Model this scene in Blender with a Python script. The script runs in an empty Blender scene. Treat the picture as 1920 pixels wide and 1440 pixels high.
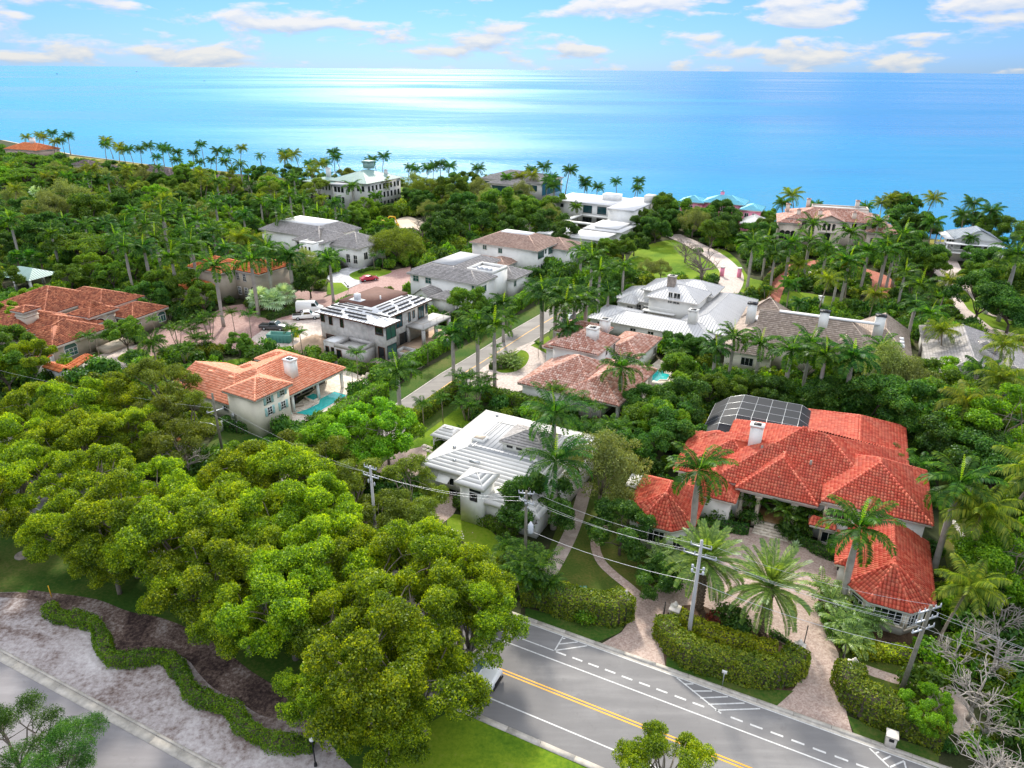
import bpy, math, random
import numpy as np
from mathutils import Vector, Matrix

# ---------------------------------------------------------------- camera, sky, sun, exposure
SC = bpy.context.scene
COL = SC.collection
RAD = math.radians
CAM_H = 50.0
FPX = 1333.0                                   # focal length in photo pixels (photo is 1920 wide)
PITCH = math.atan((720 - 130) / FPX)
ROLL = math.atan(15.5 / 1920)
cam = bpy.data.cameras.new('camera')
cam.sensor_width = 36
cam.lens = 36 * FPX / 1920
cam.clip_start = 0.5
cam.clip_end = 200000
camo = bpy.data.objects.new('camera', cam)
COL.objects.link(camo)
_R = Matrix.Rotation(math.pi / 2 - PITCH, 4, 'X') @ Matrix.Rotation(ROLL, 4, 'Z')
camo.matrix_world = Matrix.Translation((0, 0, CAM_H)) @ _R
SC.camera = camo

SUN_EL, SUN_AZ = 36.0, -7.0                    # degrees; azimuth from +Y, negative to the left
w = bpy.data.worlds.new('World'); SC.world = w; w.use_nodes = True
nt = w.node_tree; nt.nodes.clear()
def wn(t, **k):
    n = nt.nodes.new(t)
    for a, b in k.items(): setattr(n, a, b)
    return n
sky = wn('ShaderNodeTexSky', sky_type='NISHITA', sun_disc=False, sun_elevation=RAD(SUN_EL), sun_rotation=RAD(SUN_AZ),
         altitude=50, air_density=1.0, dust_density=0.3, ozone_density=3.5)
tc = wn('ShaderNodeTexCoord')
sep = wn('ShaderNodeSeparateXYZ'); nt.links.new(tc.outputs['Generated'], sep.inputs[0])
def wm(op, a, b=None, c=None):
    n = wn('ShaderNodeMath', operation=op)
    for i, x in enumerate((a, b, c)):
        if x is None: continue
        if isinstance(x, (int, float)): n.inputs[i].default_value = x
        else: nt.links.new(x, n.inputs[i])
    return n.outputs[0]
az = wm('ARCTAN2', sep.outputs[0], sep.outputs[1])
el = wm('ARCSINE', sep.outputs[2])
cmb = wn('ShaderNodeCombineXYZ')
nt.links.new(wm('MULTIPLY', az, 10.0), cmb.inputs[0]); nt.links.new(wm('MULTIPLY', el, 34.0), cmb.inputs[1])
cmb.inputs[2].default_value = 3.1
nz = wn('ShaderNodeTexNoise'); nz.inputs['Scale'].default_value = 1.0; nz.inputs['Detail'].default_value = 9
nz.inputs['Roughness'].default_value = 0.56; nz.inputs['Distortion'].default_value = 0.25
nt.links.new(cmb.outputs[0], nz.inputs['Vector'])
rp = wn('ShaderNodeValToRGB'); rp.color_ramp.elements[0].position = 0.49; rp.color_ramp.elements[1].position = 0.585
nt.links.new(wm('ADD', nz.outputs[0], wm('MULTIPLY', wm('MINIMUM', wm('MAXIMUM', wm('SUBTRACT', el, 0.12), 0.0), 0.6), 0.8)), rp.inputs[0])  # more cloud cover above the view, added to lift the ambient light
# cloud shading: same noise a little higher up tells the sunlit top from the grey base
cmb2 = wn('ShaderNodeCombineXYZ')
nt.links.new(wm('MULTIPLY', az, 10.0), cmb2.inputs[0]); nt.links.new(wm('ADD', wm('MULTIPLY', el, 34.0), 0.22), cmb2.inputs[1])
cmb2.inputs[2].default_value = 3.1
nz2 = wn('ShaderNodeTexNoise'); nz2.inputs['Scale'].default_value = 1.0; nz2.inputs['Detail'].default_value = 9
nz2.inputs['Roughness'].default_value = 0.56; nz2.inputs['Distortion'].default_value = 0.25
nt.links.new(cmb2.outputs[0], nz2.inputs['Vector'])
shade = wm('MULTIPLY', wm('SUBTRACT', nz.outputs[0], nz2.outputs[0]), 5.0)
shade = wm('ADD', shade, 0.55); 
cl = wn('ShaderNodeMix', data_type='RGBA')
nt.links.new(shade, cl.inputs[0]); cl.clamp_factor = True
cl.inputs[6].default_value = (2.3, 2.75, 3.4, 1); cl.inputs[7].default_value = (3.9, 3.75, 3.5, 1)
# unseen overhead cloud brightened by the overcast law, added to raise the ambient fill
clb = wn('ShaderNodeVectorMath', operation='SCALE'); nt.links.new(cl.outputs[2], clb.inputs[0]); nt.links.new(wm('ADD', wm('MULTIPLY', wm('MAXIMUM', sep.outputs[2], 0.0), 2.0), 1.0), clb.inputs['Scale'])
skytint = wn('ShaderNodeMix', data_type='RGBA', blend_type='MULTIPLY'); skytint.inputs[0].default_value = 1
nt.links.new(sky.outputs[0], skytint.inputs[6]); skytint.inputs[7].default_value = (0.19, 0.335, 0.70, 1)
mx = wn('ShaderNodeMix', data_type='RGBA')
nt.links.new(wm('MULTIPLY', rp.outputs[0], 0.88), mx.inputs[0])
nt.links.new(skytint.outputs[2], mx.inputs[6]); nt.links.new(clb.outputs[0], mx.inputs[7])
bg = wn('ShaderNodeBackground'); bg.inputs['Strength'].default_value = 0.10
nt.links.new(mx.outputs[2], bg.inputs[0])
out = wn('ShaderNodeOutputWorld'); nt.links.new(bg.outputs[0], out.inputs[0])

sl = bpy.data.lights.new('sun', 'SUN'); sl.energy = 2.6; sl.angle = RAD(6); sl.color = (1.0, 0.93, 0.80)
so = bpy.data.objects.new('sun', sl); COL.objects.link(so)
sd = Vector((math.sin(RAD(SUN_AZ)) * math.cos(RAD(SUN_EL)), math.cos(RAD(SUN_AZ)) * math.cos(RAD(SUN_EL)), math.sin(RAD(SUN_EL))))
so.rotation_euler = sd.to_track_quat('Z', 'Y').to_euler()
so.location = (0, 0, 120)
SC.view_settings.view_transform = 'Standard'; SC.view_settings.look = 'None'
SC.view_settings.gamma = 1; SC.view_settings.exposure = 1.16; SC.view_settings.use_curve_mapping = False
SC.render.engine = 'CYCLES'
SC.cycles.max_bounces = 6; SC.cycles.diffuse_bounces = 3; SC.cycles.glossy_bounces = 3
SC.cycles.transmission_bounces = 4; SC.cycles.transparent_max_bounces = 8; SC.cycles.sample_clamp_indirect = 4

# ---------------------------------------------------------------- survey helpers: photo pixel + height -> metres
_c, _s = math.cos(ROLL), math.sin(ROLL)
def ray(px, py):
    x = (px - 960) / FPX; y = (720 - py) / FPX
    xr = x * _c - y * _s; yr = x * _s + y * _c
    return (xr, math.cos(PITCH) + yr * math.sin(PITCH), -math.sin(PITCH) + yr * math.cos(PITCH))
def G(px, py, z=0.0):
    d = ray(px, py)
    if d[2] > -0.0012: d = (d[0], d[1], -0.0012)
    t = (CAM_H - z) / -d[2]
    return (d[0] * t, d[1] * t, z)
def PX(x, y, z):
    """metres -> photo pixel, used only for wording labels"""
    v = _R.to_3x3().transposed() @ Vector((x, y, z - CAM_H))
    return (960 + FPX * v.x / -v.z, 720 - FPX * v.y / -v.z)

# ---------------------------------------------------------------- mesh building
class MB:
    def __init__(s): s.v = []; s.n = 0; s.f = []; s.m = []
    def add(s, v, f, mi=0):
        v = np.asarray(v, dtype=np.float32).reshape(-1, 3)
        if isinstance(f, np.ndarray):
            s.f.append(f + s.n); s.m.append((len(f), mi))
        else:
            byk = {}
            for q in f: byk.setdefault(len(q), []).append(q)
            for k, q in byk.items():
                s.f.append(np.array(q, dtype=np.int32) + s.n); s.m.append((len(q), mi))
        s.v.append(v); s.n += len(v)
        return s
    def mesh(s, name, mats, smooth=False):
        me = bpy.data.meshes.new(name)
        if not s.v:
            return me
        v = np.concatenate(s.v)
        loops = np.concatenate([f.ravel() for f in s.f]).astype(np.int32)
        tot = np.concatenate([np.full(len(f), f.shape[1], dtype=np.int32) for f in s.f])
        st = np.zeros(len(tot), dtype=np.int32); st[1:] = np.cumsum(tot)[:-1]
        me.vertices.add(len(v)); me.vertices.foreach_set('co', v.ravel())
        me.loops.add(len(loops)); me.loops.foreach_set('vertex_index', loops)
        me.polygons.add(len(tot)); me.polygons.foreach_set('loop_start', st); me.polygons.foreach_set('loop_total', tot)
        mi = np.concatenate([np.full(n, k, dtype=np.int32) for n, k in s.m])
        for m_ in (mats if isinstance(mats, (list, tuple)) else [mats]): me.materials.append(m_)
        me.polygons.foreach_set('material_index', mi)
        if smooth: me.polygons.foreach_set('use_smooth', np.ones(len(tot), dtype=bool))
        me.update(calc_edges=True)
        return me
    def build(s, name, mats, parent=None, smooth=False):
        o = bpy.data.objects.new(name, s.mesh(name, mats, smooth)); COL.objects.link(o)
        if parent is not None: o.parent = parent
        return o
    # shapes
    def box(s, c, d, rz=0.0, mi=0):
        x, y, z = d[0] / 2, d[1] / 2, d[2] / 2
        ca, sa = math.cos(rz), math.sin(rz)
        v = [(c[0] + i * ca - j * sa, c[1] + i * sa + j * ca, c[2] + k) for i, j, k in
             ((-x, -y, -z), (x, -y, -z), (x, y, -z), (-x, y, -z), (-x, -y, z), (x, -y, z), (x, y, z), (-x, y, z))]
        return s.add(v, [(0, 3, 2, 1), (4, 5, 6, 7), (0, 1, 5, 4), (1, 2, 6, 5), (2, 3, 7, 6), (3, 0, 4, 7)], mi)
    def bx(s, x0, x1, y0, y1, z0, z1, mi=0):
        return s.box(((x0 + x1) / 2, (y0 + y1) / 2, (z0 + z1) / 2), (x1 - x0, y1 - y0, z1 - z0), 0, mi)
    def prism(s, poly, z0, z1, mi=0, bottom=True):
        n = len(poly); a = sum(poly[i][0] * poly[(i + 1) % n][1] - poly[(i + 1) % n][0] * poly[i][1] for i in range(n))
        if a < 0: poly = poly[::-1]
        v = [(p[0], p[1], z0) for p in poly] + [(p[0], p[1], z1) for p in poly]
        f = [tuple(range(n, 2 * n))] + [(i, (i + 1) % n, n + (i + 1) % n, n + i) for i in range(n)]
        if bottom: f.append(tuple(range(n - 1, -1, -1)))
        return s.add(v, f, mi)
    def face(s, pts, mi=0): return s.add(pts, [tuple(range(len(pts)))], mi)
    def tube(s, pts, r, k=6, mi=0, cap=True):
        pts = [Vector(p) for p in pts]; n = len(pts)
        if isinstance(r, (int, float)): r = [r] * n
        v = []
        for i, p in enumerate(pts):
            d = (pts[min(i + 1, n - 1)] - pts[max(i - 1, 0)]).normalized()
            u = d.cross(Vector((0, 0, 1)))
            if u.length < 0.05: u = d.cross(Vector((1, 0, 0)))
            u.normalize(); w_ = d.cross(u)
            for j in range(k):
                t = 2 * math.pi * j / k
                v.append(p + (u * math.cos(t) + w_ * math.sin(t)) * r[i])
        f = [(i * k + j, i * k + (j + 1) % k, (i + 1) * k + (j + 1) % k, (i + 1) * k + j) for i in range(n - 1) for j in range(k)]
        if cap: f += [tuple(range(k - 1, -1, -1)), tuple((n - 1) * k + j for j in range(k))]
        return s.add([tuple(q) for q in v], f, mi)
    def lathe(s, prof, k=10, c=(0, 0, 0), mi=0):
        v = [(c[0] + r * math.cos(2 * math.pi * j / k), c[1] + r * math.sin(2 * math.pi * j / k), c[2] + z) for r, z in prof for j in range(k)]
        n = len(prof)
        f = [(i * k + j, i * k + (j + 1) % k, (i + 1) * k + (j + 1) % k, (i + 1) * k + j) for i in range(n - 1) for j in range(k)]
        f.append(tuple((n - 1) * k + j for j in range(k)))
        return s.add(v, f, mi)

def tag(o, label=None, cat=None, group=None, kind=None):
    if label: o['label'] = label
    if cat: o['category'] = cat
    if group: o['group'] = group
    if kind: o['kind'] = kind
    return o
def empty(name, loc=(0, 0, 0), rz=0.0):
    o = bpy.data.objects.new(name, None); COL.objects.link(o); o.location = loc; o.rotation_euler = (0, 0, rz); o.empty_display_size = 0.5
    return o
def copy_tree(o, parent=None):
    c = o.copy(); COL.objects.link(c); c.parent = parent
    for ch in KIDS(o): copy_tree(ch, c)
    return c
_kids = {}
def KIDS(o):
    if o.name not in _kids: _kids[o.name] = list(o.children)
    return _kids[o.name]
def catmull(p, n=6, closed=True):
    out = []; m = len(p)
    for i in range(m if closed else m - 1):
        if closed: a, b, c, d = p[i - 1], p[i], p[(i + 1) % m], p[(i + 2) % m]
        else: a, b, c, d = p[max(i - 1, 0)], p[i], p[i + 1], p[min(i + 2, m - 1)]
        for k in range(n):
            t = k / n
            out.append(tuple(0.5 * (2 * b[j] + (c[j] - a[j]) * t + (2 * a[j] - 5 * b[j] + 4 * c[j] - d[j]) * t * t + (3 * b[j] - a[j] - 3 * c[j] + d[j]) * t ** 3) for j in range(2)))
    if not closed: out.append(tuple(p[-1][:2]))
    return out
def inpoly(x, y, P):
    r = False; j = len(P) - 1
    for i in range(len(P)):
        if (P[i][1] > y) != (P[j][1] > y) and x < (P[j][0] - P[i][0]) * (y - P[i][1]) / (P[j][1] - P[i][1]) + P[i][0]: r = not r
        j = i
    return r

# ---------------------------------------------------------------- materials
def newmat(name):
    m = bpy.data.materials.new(name); m.use_nodes = True; m.node_tree.nodes.clear(); return m
class NT:
    def __init__(s, m): s.t = m.node_tree; s.out = s.n('ShaderNodeOutputMaterial')
    def n(s, t, **k):
        x = s.t.nodes.new(t)
        for a, b in k.items(): setattr(x, a, b)
        return x
    def l(s, a, b): s.t.links.new(a, b)
    def ramp(s, fac, stops):
        r = s.n('ShaderNodeValToRGB'); e = r.color_ramp.elements
        while len(e) < len(stops): e.new(0.5)
        for i, (p, c) in enumerate(stops): e[i].position = p; e[i].color = (*c, 1) if len(c) == 3 else c
        s.l(fac, r.inputs[0]); return r.outputs[0]
    def noise(s, scale, detail=4, rough=0.55, vec=None, dist=0.0):
        x = s.n('ShaderNodeTexNoise'); x.inputs['Scale'].default_value = scale; x.inputs['Detail'].default_value = detail
        x.inputs['Roughness'].default_value = rough; x.inputs['Distortion'].default_value = dist
        s.l(vec if vec is not None else s.pos(), x.inputs['Vector']); return x.outputs[0]
    def pos(s):
        if not hasattr(s, '_p'): s._p = s.n('ShaderNodeNewGeometry')
        return s._p.outputs['Position']
    def island(s):
        s.pos(); return s._p.outputs['Random Per Island']
    def mix(s, f, a, b, blend='MIX'):
        x = s.n('ShaderNodeMix', data_type='RGBA', blend_type=blend)
        for i, q in ((0, f), (6, a), (7, b)):
            if isinstance(q, (int, float)): x.inputs[i].default_value = q
            elif isinstance(q, tuple): x.inputs[i].default_value = (*q, 1) if len(q) == 3 else q
            else: s.l(q, x.inputs[i])
        return x.outputs[2]
    def bump(s, h, strength=0.3, dist=0.05):
        b = s.n('ShaderNodeBump'); b.inputs['Strength'].default_value = strength; b.inputs['Distance'].default_value = dist
        s.l(h, b.inputs['Height']); return b.outputs[0]
    def math(s, op, a, b=0.0):
        x = s.n('ShaderNodeMath', operation=op)
        for i, q in enumerate((a, b)):
            if isinstance(q, (int, float)): x.inputs[i].default_value = q
            else: s.l(q, x.inputs[i])
        return x.outputs[0]
    def bsdf(s, col, rough=0.7, nrm=None, spec=0.3, metal=0.0, **k):
        b = s.n('ShaderNodeBsdfPrincipled')
        if isinstance(col, tuple): b.inputs['Base Color'].default_value = (*col, 1)
        else: s.l(col, b.inputs['Base Color'])
        if isinstance(rough, (int, float)): b.inputs['Roughness'].default_value = rough
        else: s.l(rough, b.inputs['Roughness'])
        b.inputs['Specular IOR Level'].default_value = spec; b.inputs['Metallic'].default_value = metal
        for a, v in k.items(): b.inputs[a].default_value = v
        if nrm is not None: s.l(nrm, b.inputs['Normal'])
        s.l(b.outputs[0], s.out.inputs[0]); return b
M = {}
def simple(name, col, rough=0.6, spec=0.3, metal=0.0, var=0.12, scale=0.8, **k):
    m = newmat(name); t = NT(m)
    a = tuple(c * (1 - var) for c in col); b = tuple(min(1, c * (1 + var)) for c in col)
    n = t.noise(scale, 6, 0.65)
    c = t.ramp(n, [(0.3, a), (0.7, b)])
    t.bsdf(c, rough, None, spec, metal, **k); M[name] = m; return m
def leafmat(name, stops, trans=0.35, gloss=0.06, grp=0.25):
    stops = [(p, tuple(min(.9, q * k) for q, k in zip(c, (1.75, 1.85, 1.3)))) for p, c in stops]; trans = min(.5, trans + .1); gloss = gloss * .3
    """stops: list of (pos, colour) picked per leaf"""
    m = newmat(name); t = NT(m)
    oi = t.n('ShaderNodeObjectInfo')
    nse = t.noise(0.35, 3, 0.6)
    f = t.math('ADD', t.math('MULTIPLY', t.island(), 0.6), t.math('MULTIPLY', t.math('SUBTRACT', nse, 0.3), 0.9))
    c = t.ramp(f, stops)
    hs = t.n('ShaderNodeHueSaturation')
    t.l(t.math('ADD', t.math('MULTIPLY', oi.outputs['Random'], 0.022), 0.489), hs.inputs['Hue'])
    t.l(t.math('ADD', t.math('MULTIPLY', oi.outputs['Random'], grp * 2), 1 - grp), hs.inputs['Value'])
    t.l(c, hs.inputs['Color'])
    d = t.n('ShaderNodeBsdfDiffuse'); tr = t.n('ShaderNodeBsdfTranslucent'); g = t.n('ShaderNodeBsdfGlossy'); g.inputs['Roughness'].default_value = 0.42
    g.inputs['Color'].default_value = (0.8, 0.85, 0.9, 1)
    t.l(hs.outputs[0], d.inputs[0])
    tcx = t.mix(1.0, hs.outputs[0], (1.5, 1.45, 0.5), 'MULTIPLY'); t.l(tcx, tr.inputs[0])
    m1 = t.n('ShaderNodeMixShader'); m1.inputs[0].default_value = trans; t.l(d.outputs[0], m1.inputs[1]); t.l(tr.outputs[0], m1.inputs[2])
    m2 = t.n('ShaderNodeMixShader'); m2.inputs[0].default_value = gloss; t.l(m1.outputs[0], m2.inputs[1]); t.l(g.outputs[0], m2.inputs[2])
    t.l(m2.outputs[0], t.out.inputs[0]); M[name] = m; return m
def tilemat(name, c1, c2, c3, rough=0.7, stain=(0.12, 0.08, 0.06), stain_amt=0.35, spec=0.25):
    m = newmat(name); t = NT(m)
    c = t.ramp(t.island(), [(0.0, c1), (0.5, c2), (1.0, c3)])
    n = t.noise(0.45, 6, 0.7); n2 = t.noise(3.0, 4, 0.6)
    f = t.math('MULTIPLY', t.ramp(t.math('MULTIPLY', t.math('ADD', n, t.math('MULTIPLY', n2, 0.4)), 0.75), [(0.46, (0, 0, 0)), (0.72, (1, 1, 1))]), stain_amt)
    c = t.mix(f, c, stain)
    t.bsdf(c, rough, None, spec); M[name] = m; return m
def cellmat(name, stops, scale=(5, 10), rough=0.8, bump=0.2, rz=0.0, dirt=0.25):
    """paving: brick-joint pattern too small to tell apart from this height, plus broad tone changes"""
    m = newmat(name); t = NT(m)
    mp = t.n('ShaderNodeMapping'); mp.inputs['Rotation'].default_value = (0, 0, rz); t.l(t.pos(), mp.inputs[0])
    v = t.n('ShaderNodeTexVoronoi'); v.inputs['Scale'].default_value = scale[0]; t.l(mp.outputs[0], v.inputs['Vector'])
    sp = t.n('ShaderNodeSeparateColor'); t.l(v.outputs['Color'], sp.inputs[0])
    f = t.math('ADD', t.math('MULTIPLY', sp.outputs[0], 0.5), t.math('MULTIPLY', t.noise(0.25, 5, 0.6), 0.5))
    c = t.ramp(f, stops)
    n = t.noise(0.5, 6, 0.7)
    c = t.mix(t.math('MULTIPLY', t.ramp(n, [(0.45, (0, 0, 0)), (0.75, (1, 1, 1))]), dirt), c, (0.10, 0.085, 0.075))
    t.bsdf(c, rough, t.bump(v.outputs['Distance'], bump, 0.02), 0.2); M[name] = m; return m
def groundmat(name, stops, scale=0.3, scale2=6.0, mixw=0.35, rough=0.95, bump=0.5, bd=0.05, warp=0.3):
    m = newmat(name); t = NT(m)
    n = t.noise(scale, 6, 0.62, None, warp); n2 = t.noise(scale2, 5, 0.7)
    f = t.math('ADD', t.math('MULTIPLY', n, 1 - mixw), t.math('MULTIPLY', n2, mixw))
    t.bsdf(t.ramp(f, stops), rough, t.bump(n2, bump, bd), 0.1); M[name] = m; return m

WHITE = simple('white_paint', (0.74, 0.74, 0.73), 0.55, var=0.05)
groundmat('soil', [(0.35, (0.020, 0.026, 0.012)), (0.5, (0.040, 0.050, 0.020)), (0.62, (0.075, 0.065, 0.040))], 0.25)
groundmat('lawn', [(0.30, (0.035, 0.085, 0.006)), (0.44, (0.080, 0.155, 0.010)), (0.56, (0.150, 0.225, 0.014)), (0.70, (0.21, 0.22, 0.045))], 0.10, 2.5, 0.38)
groundmat('verge_grass', [(0.28, (0.012, 0.045, 0.008)), (0.46, (0.035, 0.085, 0.012)), (0.56, (0.075, 0.105, 0.022)), (0.68, (0.14, 0.12, 0.045))], 0.10, 3.0, 0.42)
groundmat('front_lawn', [(0.30, (0.028, 0.055, 0.010)), (0.48, (0.055, 0.085, 0.014)), (0.60, (0.11, 0.105, 0.026)), (0.7, (0.15, 0.10, 0.045))], 0.14, 4.0, 0.42)
groundmat('dune_grass', [(0.30, (0.15, 0.15, 0.03)), (0.5, (0.22, 0.20, 0.045)), (0.7, (0.32, 0.27, 0.10))], 0.05, 1.0)
groundmat('pale_sand', [(0.34, (0.05, 0.035, 0.03)), (0.43, (0.17, 0.13, 0.12)), (0.51, (0.32, 0.285, 0.285)), (0.65, (0.52, 0.49, 0.50))], 0.16, 2.2, 0.42, bump=0.9, bd=0.08, warp=0.8)
groundmat('dark_mulch', [(0.34, (0.012, 0.009, 0.011)), (0.44, (0.050, 0.034, 0.032)), (0.52, (0.14, 0.10, 0.085)), (0.62, (0.34, 0.30, 0.29))], 0.15, 3.0, 0.42, bump=0.9, bd=0.08, warp=0.8)
groundmat('beach_sand', [(0.30, (0.44, 0.36, 0.27)), (0.6, (0.62, 0.52, 0.42))], 0.05, 1.5)
groundmat('path_gravel', [(0.30, (0.18, 0.14, 0.12)), (0.5, (0.34, 0.28, 0.25)), (0.7, (0.50, 0.43, 0.38))], 0.5, 6)
groundmat('mulch_bed', [(0.35, (0.03, 0.02, 0.014)), (0.5, (0.07, 0.045, 0.03)), (0.65, (0.13, 0.09, 0.06))], 0.8, 8)
def asphalt(name, a, b, crack=0.25):
    m = newmat(name); t = NT(m)
    mp = t.n('ShaderNodeMapping'); mp.inputs['Rotation'].default_value = (0, 0, RAD(26.5)); mp.inputs['Scale'].default_value = (0.12, 0.9, 1); t.l(t.pos(), mp.inputs[0])
    n = t.noise(0.7, 5, 0.6, mp.outputs[0]); n2 = t.noise(0.12, 5, 0.6); n3 = t.noise(30, 2, 0.8)
    f = t.math('ADD', t.math('ADD', t.math('MULTIPLY', n, 0.45), t.math('MULTIPLY', n2, 0.4)), t.math('MULTIPLY', n3, 0.15))
    c = t.ramp(f, [(0.34, tuple(q * .82 for q in a)), (0.5, a), (0.66, b)])
    n4 = t.noise(0.9, 8, 0.75); c = t.mix(t.math('MULTIPLY', t.ramp(n4, [(0.56, (0, 0, 0)), (0.72, (1, 1, 1))]), .35), c, (0.09, 0.085, 0.085))
    t.bsdf(c, 0.8, t.bump(n3, 0.25, 0.01), 0.25); M[name] = m
asphalt('road_asphalt', (0.175, 0.170, 0.173), (0.25, 0.243, 0.243))
asphalt('side_asphalt', (0.20, 0.185, 0.175), (0.29, 0.27, 0.25))
asphalt('lot_asphalt', (0.21, 0.20, 0.21), (0.31, 0.30, 0.31))
simple('kerb_concrete', (0.42, 0.39, 0.35), 0.85, var=0.25, scale=1.5)
simple('line_white', (0.52, 0.52, 0.52), 0.6, var=0.22, scale=4)
simple('line_yellow', (0.72, 0.36, 0.03), 0.6, var=0.12, scale=3)
cellmat('brick_paver', [(0.25, (0.30, 0.215, 0.185)), (0.5, (0.39, 0.295, 0.255)), (0.75, (0.47, 0.37, 0.325))], (7, 7), dirt=.45)
cellmat('pink_paver', [(0.3, (0.27, 0.155, 0.14)), (0.7, (0.40, 0.26, 0.24))], (5, 5))
cellmat('pale_paver', [(0.3, (0.40, 0.33, 0.30)), (0.7, (0.60, 0.51, 0.47))], (5, 5))
cellmat('red_paver', [(0.3, (0.28, 0.085, 0.055)), (0.7, (0.42, 0.15, 0.10))], (5, 5))
cellmat('travertine', [(0.3, (0.55, 0.47, 0.39)), (0.7, (0.74, 0.66, 0.57))], (3, 3), dirt=0.12)
cellmat('grey_concrete', [(0.3, (0.34, 0.34, 0.36)), (0.7, (0.52, 0.52, 0.54))], (0.8, 1), dirt=0.2)
simple('stucco_white', (0.74, 0.74, 0.72), 0.85, var=0.09, scale=.6)
simple('stucco_cream', (0.74, 0.70, 0.60), 0.85, var=0.08)
simple('stucco_pink', (0.50, 0.37, 0.31), 0.85, var=0.08)
simple('stucco_beige', (0.44, 0.38, 0.31), 0.85, var=0.1)
simple('siding_grey', (0.62, 0.615, 0.59), 0.8, var=0.06)
simple('stone_cream', (0.62, 0.53, 0.45), 0.85, var=0.15, scale=2)
simple('paint_pink', (0.80, 0.28, 0.42), 0.7, var=0.08)
simple('roof_blue', (0.16, 0.55, 0.72), 0.5, var=0.1)
simple('block_grey', (0.44, 0.435, 0.42), 0.9, var=0.25, scale=1.2)
simple('raw_concrete', (0.42, 0.41, 0.40), 0.85, var=0.2)
simple('trim_white', (0.70, 0.68, 0.64), 0.6, var=0.06)
simple('mortar_shade_red', (0.13, 0.035, 0.025), 0.9)  # dark tile ends: mortar tone with the shade of the hollow ends painted in
simple('mortar_shade_grey', (0.10, 0.09, 0.09), 0.9)  # same painted-in gap shade for the lips of flat tiles
simple('trim_stone', (0.60, 0.53, 0.44), 0.75, var=0.08)
simple('shutter_aqua', (0.38, 0.62, 0.62), 0.6)
simple('dark_frame', (0.04, 0.04, 0.045), 0.4)
simple('wood_door', (0.12, 0.045, 0.02), 0.5)
simple('dark_red_door', (0.09, 0.02, 0.018), 0.5)
simple('iron_black', (0.015, 0.015, 0.017), 0.45)
simple('rubber', (0.02, 0.02, 0.02), 0.8)
simple('bark_grey', (0.20, 0.17, 0.14), 0.9, var=0.35, scale=1.5)
simple('bark_dark', (0.10, 0.08, 0.065), 0.9, var=0.35, scale=1.5)
simple('bark_pale', (0.32, 0.29, 0.26), 0.9, var=0.25, scale=1.5)
simple('palm_trunk', (0.36, 0.33, 0.30), 0.85, var=0.22, scale=1.2)
simple('coconut_trunk', (0.27, 0.22, 0.18), 0.9, var=0.25, scale=1.2)
simple('date_trunk', (0.17, 0.125, 0.09), 0.95, var=0.4, scale=3)
simple('crownshaft_green', (0.16, 0.26, 0.06), 0.5, var=0.15)
simple('dead_frond', (0.22, 0.14, 0.07), 0.9, var=0.2)
simple('pole_wood', (0.16, 0.15, 0.12), 0.9, var=0.3, scale=2)
simple('pole_concrete', (0.36, 0.36, 0.37), 0.8, var=0.1)
simple('metal_grey', (0.45, 0.47, 0.50), 0.4, 0.5, 0.6, var=0.1)
simple('wire_steel', (0.55, 0.56, 0.60), 0.35, 0.5, 0.5, var=0.05)
simple('insulator', (0.50, 0.52, 0.58), 0.3)
simple('stone_pale', (0.56, 0.52, 0.47), 0.85, var=0.15, scale=3)
simple('rock', (0.26, 0.22, 0.19), 0.9, var=0.4, scale=1.5)
simple('dirt_pile', (0.40, 0.29, 0.21), 0.95, var=0.25, scale=0.8)
simple('dumpster_green', (0.06, 0.20, 0.17), 0.6)
simple('dig_yellow', (0.80, 0.45, 0.02), 0.5)
simple('sign_yellow', (0.75, 0.80, 0.02), 0.5)
simple('brown_membrane', (0.13, 0.065, 0.05), 0.85, var=0.2)
simple('underlay_white', (0.66, 0.67, 0.69), 0.75, var=0.05)
simple('black_fabric', (0.03, 0.03, 0.035), 0.8)
simple('furniture_tan', (0.42, 0.36, 0.30), 0.8)
simple('orange_flower', (0.55, 0.20, 0.03), 0.8)
simple('red_flower', (0.40, 0.03, 0.05), 0.8)
simple('white_flower', (0.7, 0.62, 0.66), 0.8)
simple('dark_purple_leaf', (0.07, 0.015, 0.02), 0.7)
simple('flat_roof_grey', (0.33, 0.34, 0.36), 0.7, var=0.12)
simple('flat_roof_white', (0.66, 0.66, 0.67), 0.7, var=0.06)
for nm, c, mt in (('car_white', (0.78, 0.78, 0.78), 0.0), ('car_red', (0.42, 0.015, 0.05), 0.1), ('car_grey', (0.09, 0.095, 0.105), 0.4), ('car_black', (0.012, 0.013, 0.016), 0.2), ('car_silver', (0.42, 0.43, 0.45), 0.4)):
    simple(nm, c, 0.25, 0.5, mt, var=0.02, **{'Coat Weight': 0.7, 'Coat Roughness': 0.08})
m = newmat('glass_dark'); t = NT(m); t.bsdf((0.012, 0.018, 0.022), 0.06, None, 0.7); M['glass_dark'] = m
m = newmat('glass_blue'); t = NT(m); t.bsdf((0.02, 0.07, 0.085), 0.06, None, 0.7); M['glass_blue'] = m
m = newmat('glass_green'); t = NT(m); t.bsdf((0.03, 0.10, 0.09), 0.12, None, 0.6); M['glass_green'] = m
m = newmat('screen_mesh'); t = NT(m)
b = t.bsdf((0.028, 0.031, 0.038), 0.6, None, 0.2); tr = t.n('ShaderNodeBsdfTransparent'); mxs = t.n('ShaderNodeMixShader'); mxs.inputs[0].default_value = 0.86
t.l(tr.outputs[0], mxs.inputs[1]); t.l(b.outputs[0], mxs.inputs[2]); t.l(mxs.outputs[0], t.out.inputs[0]); M['screen_mesh'] = m
m = newmat('pool_water'); t = NT(m)
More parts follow.
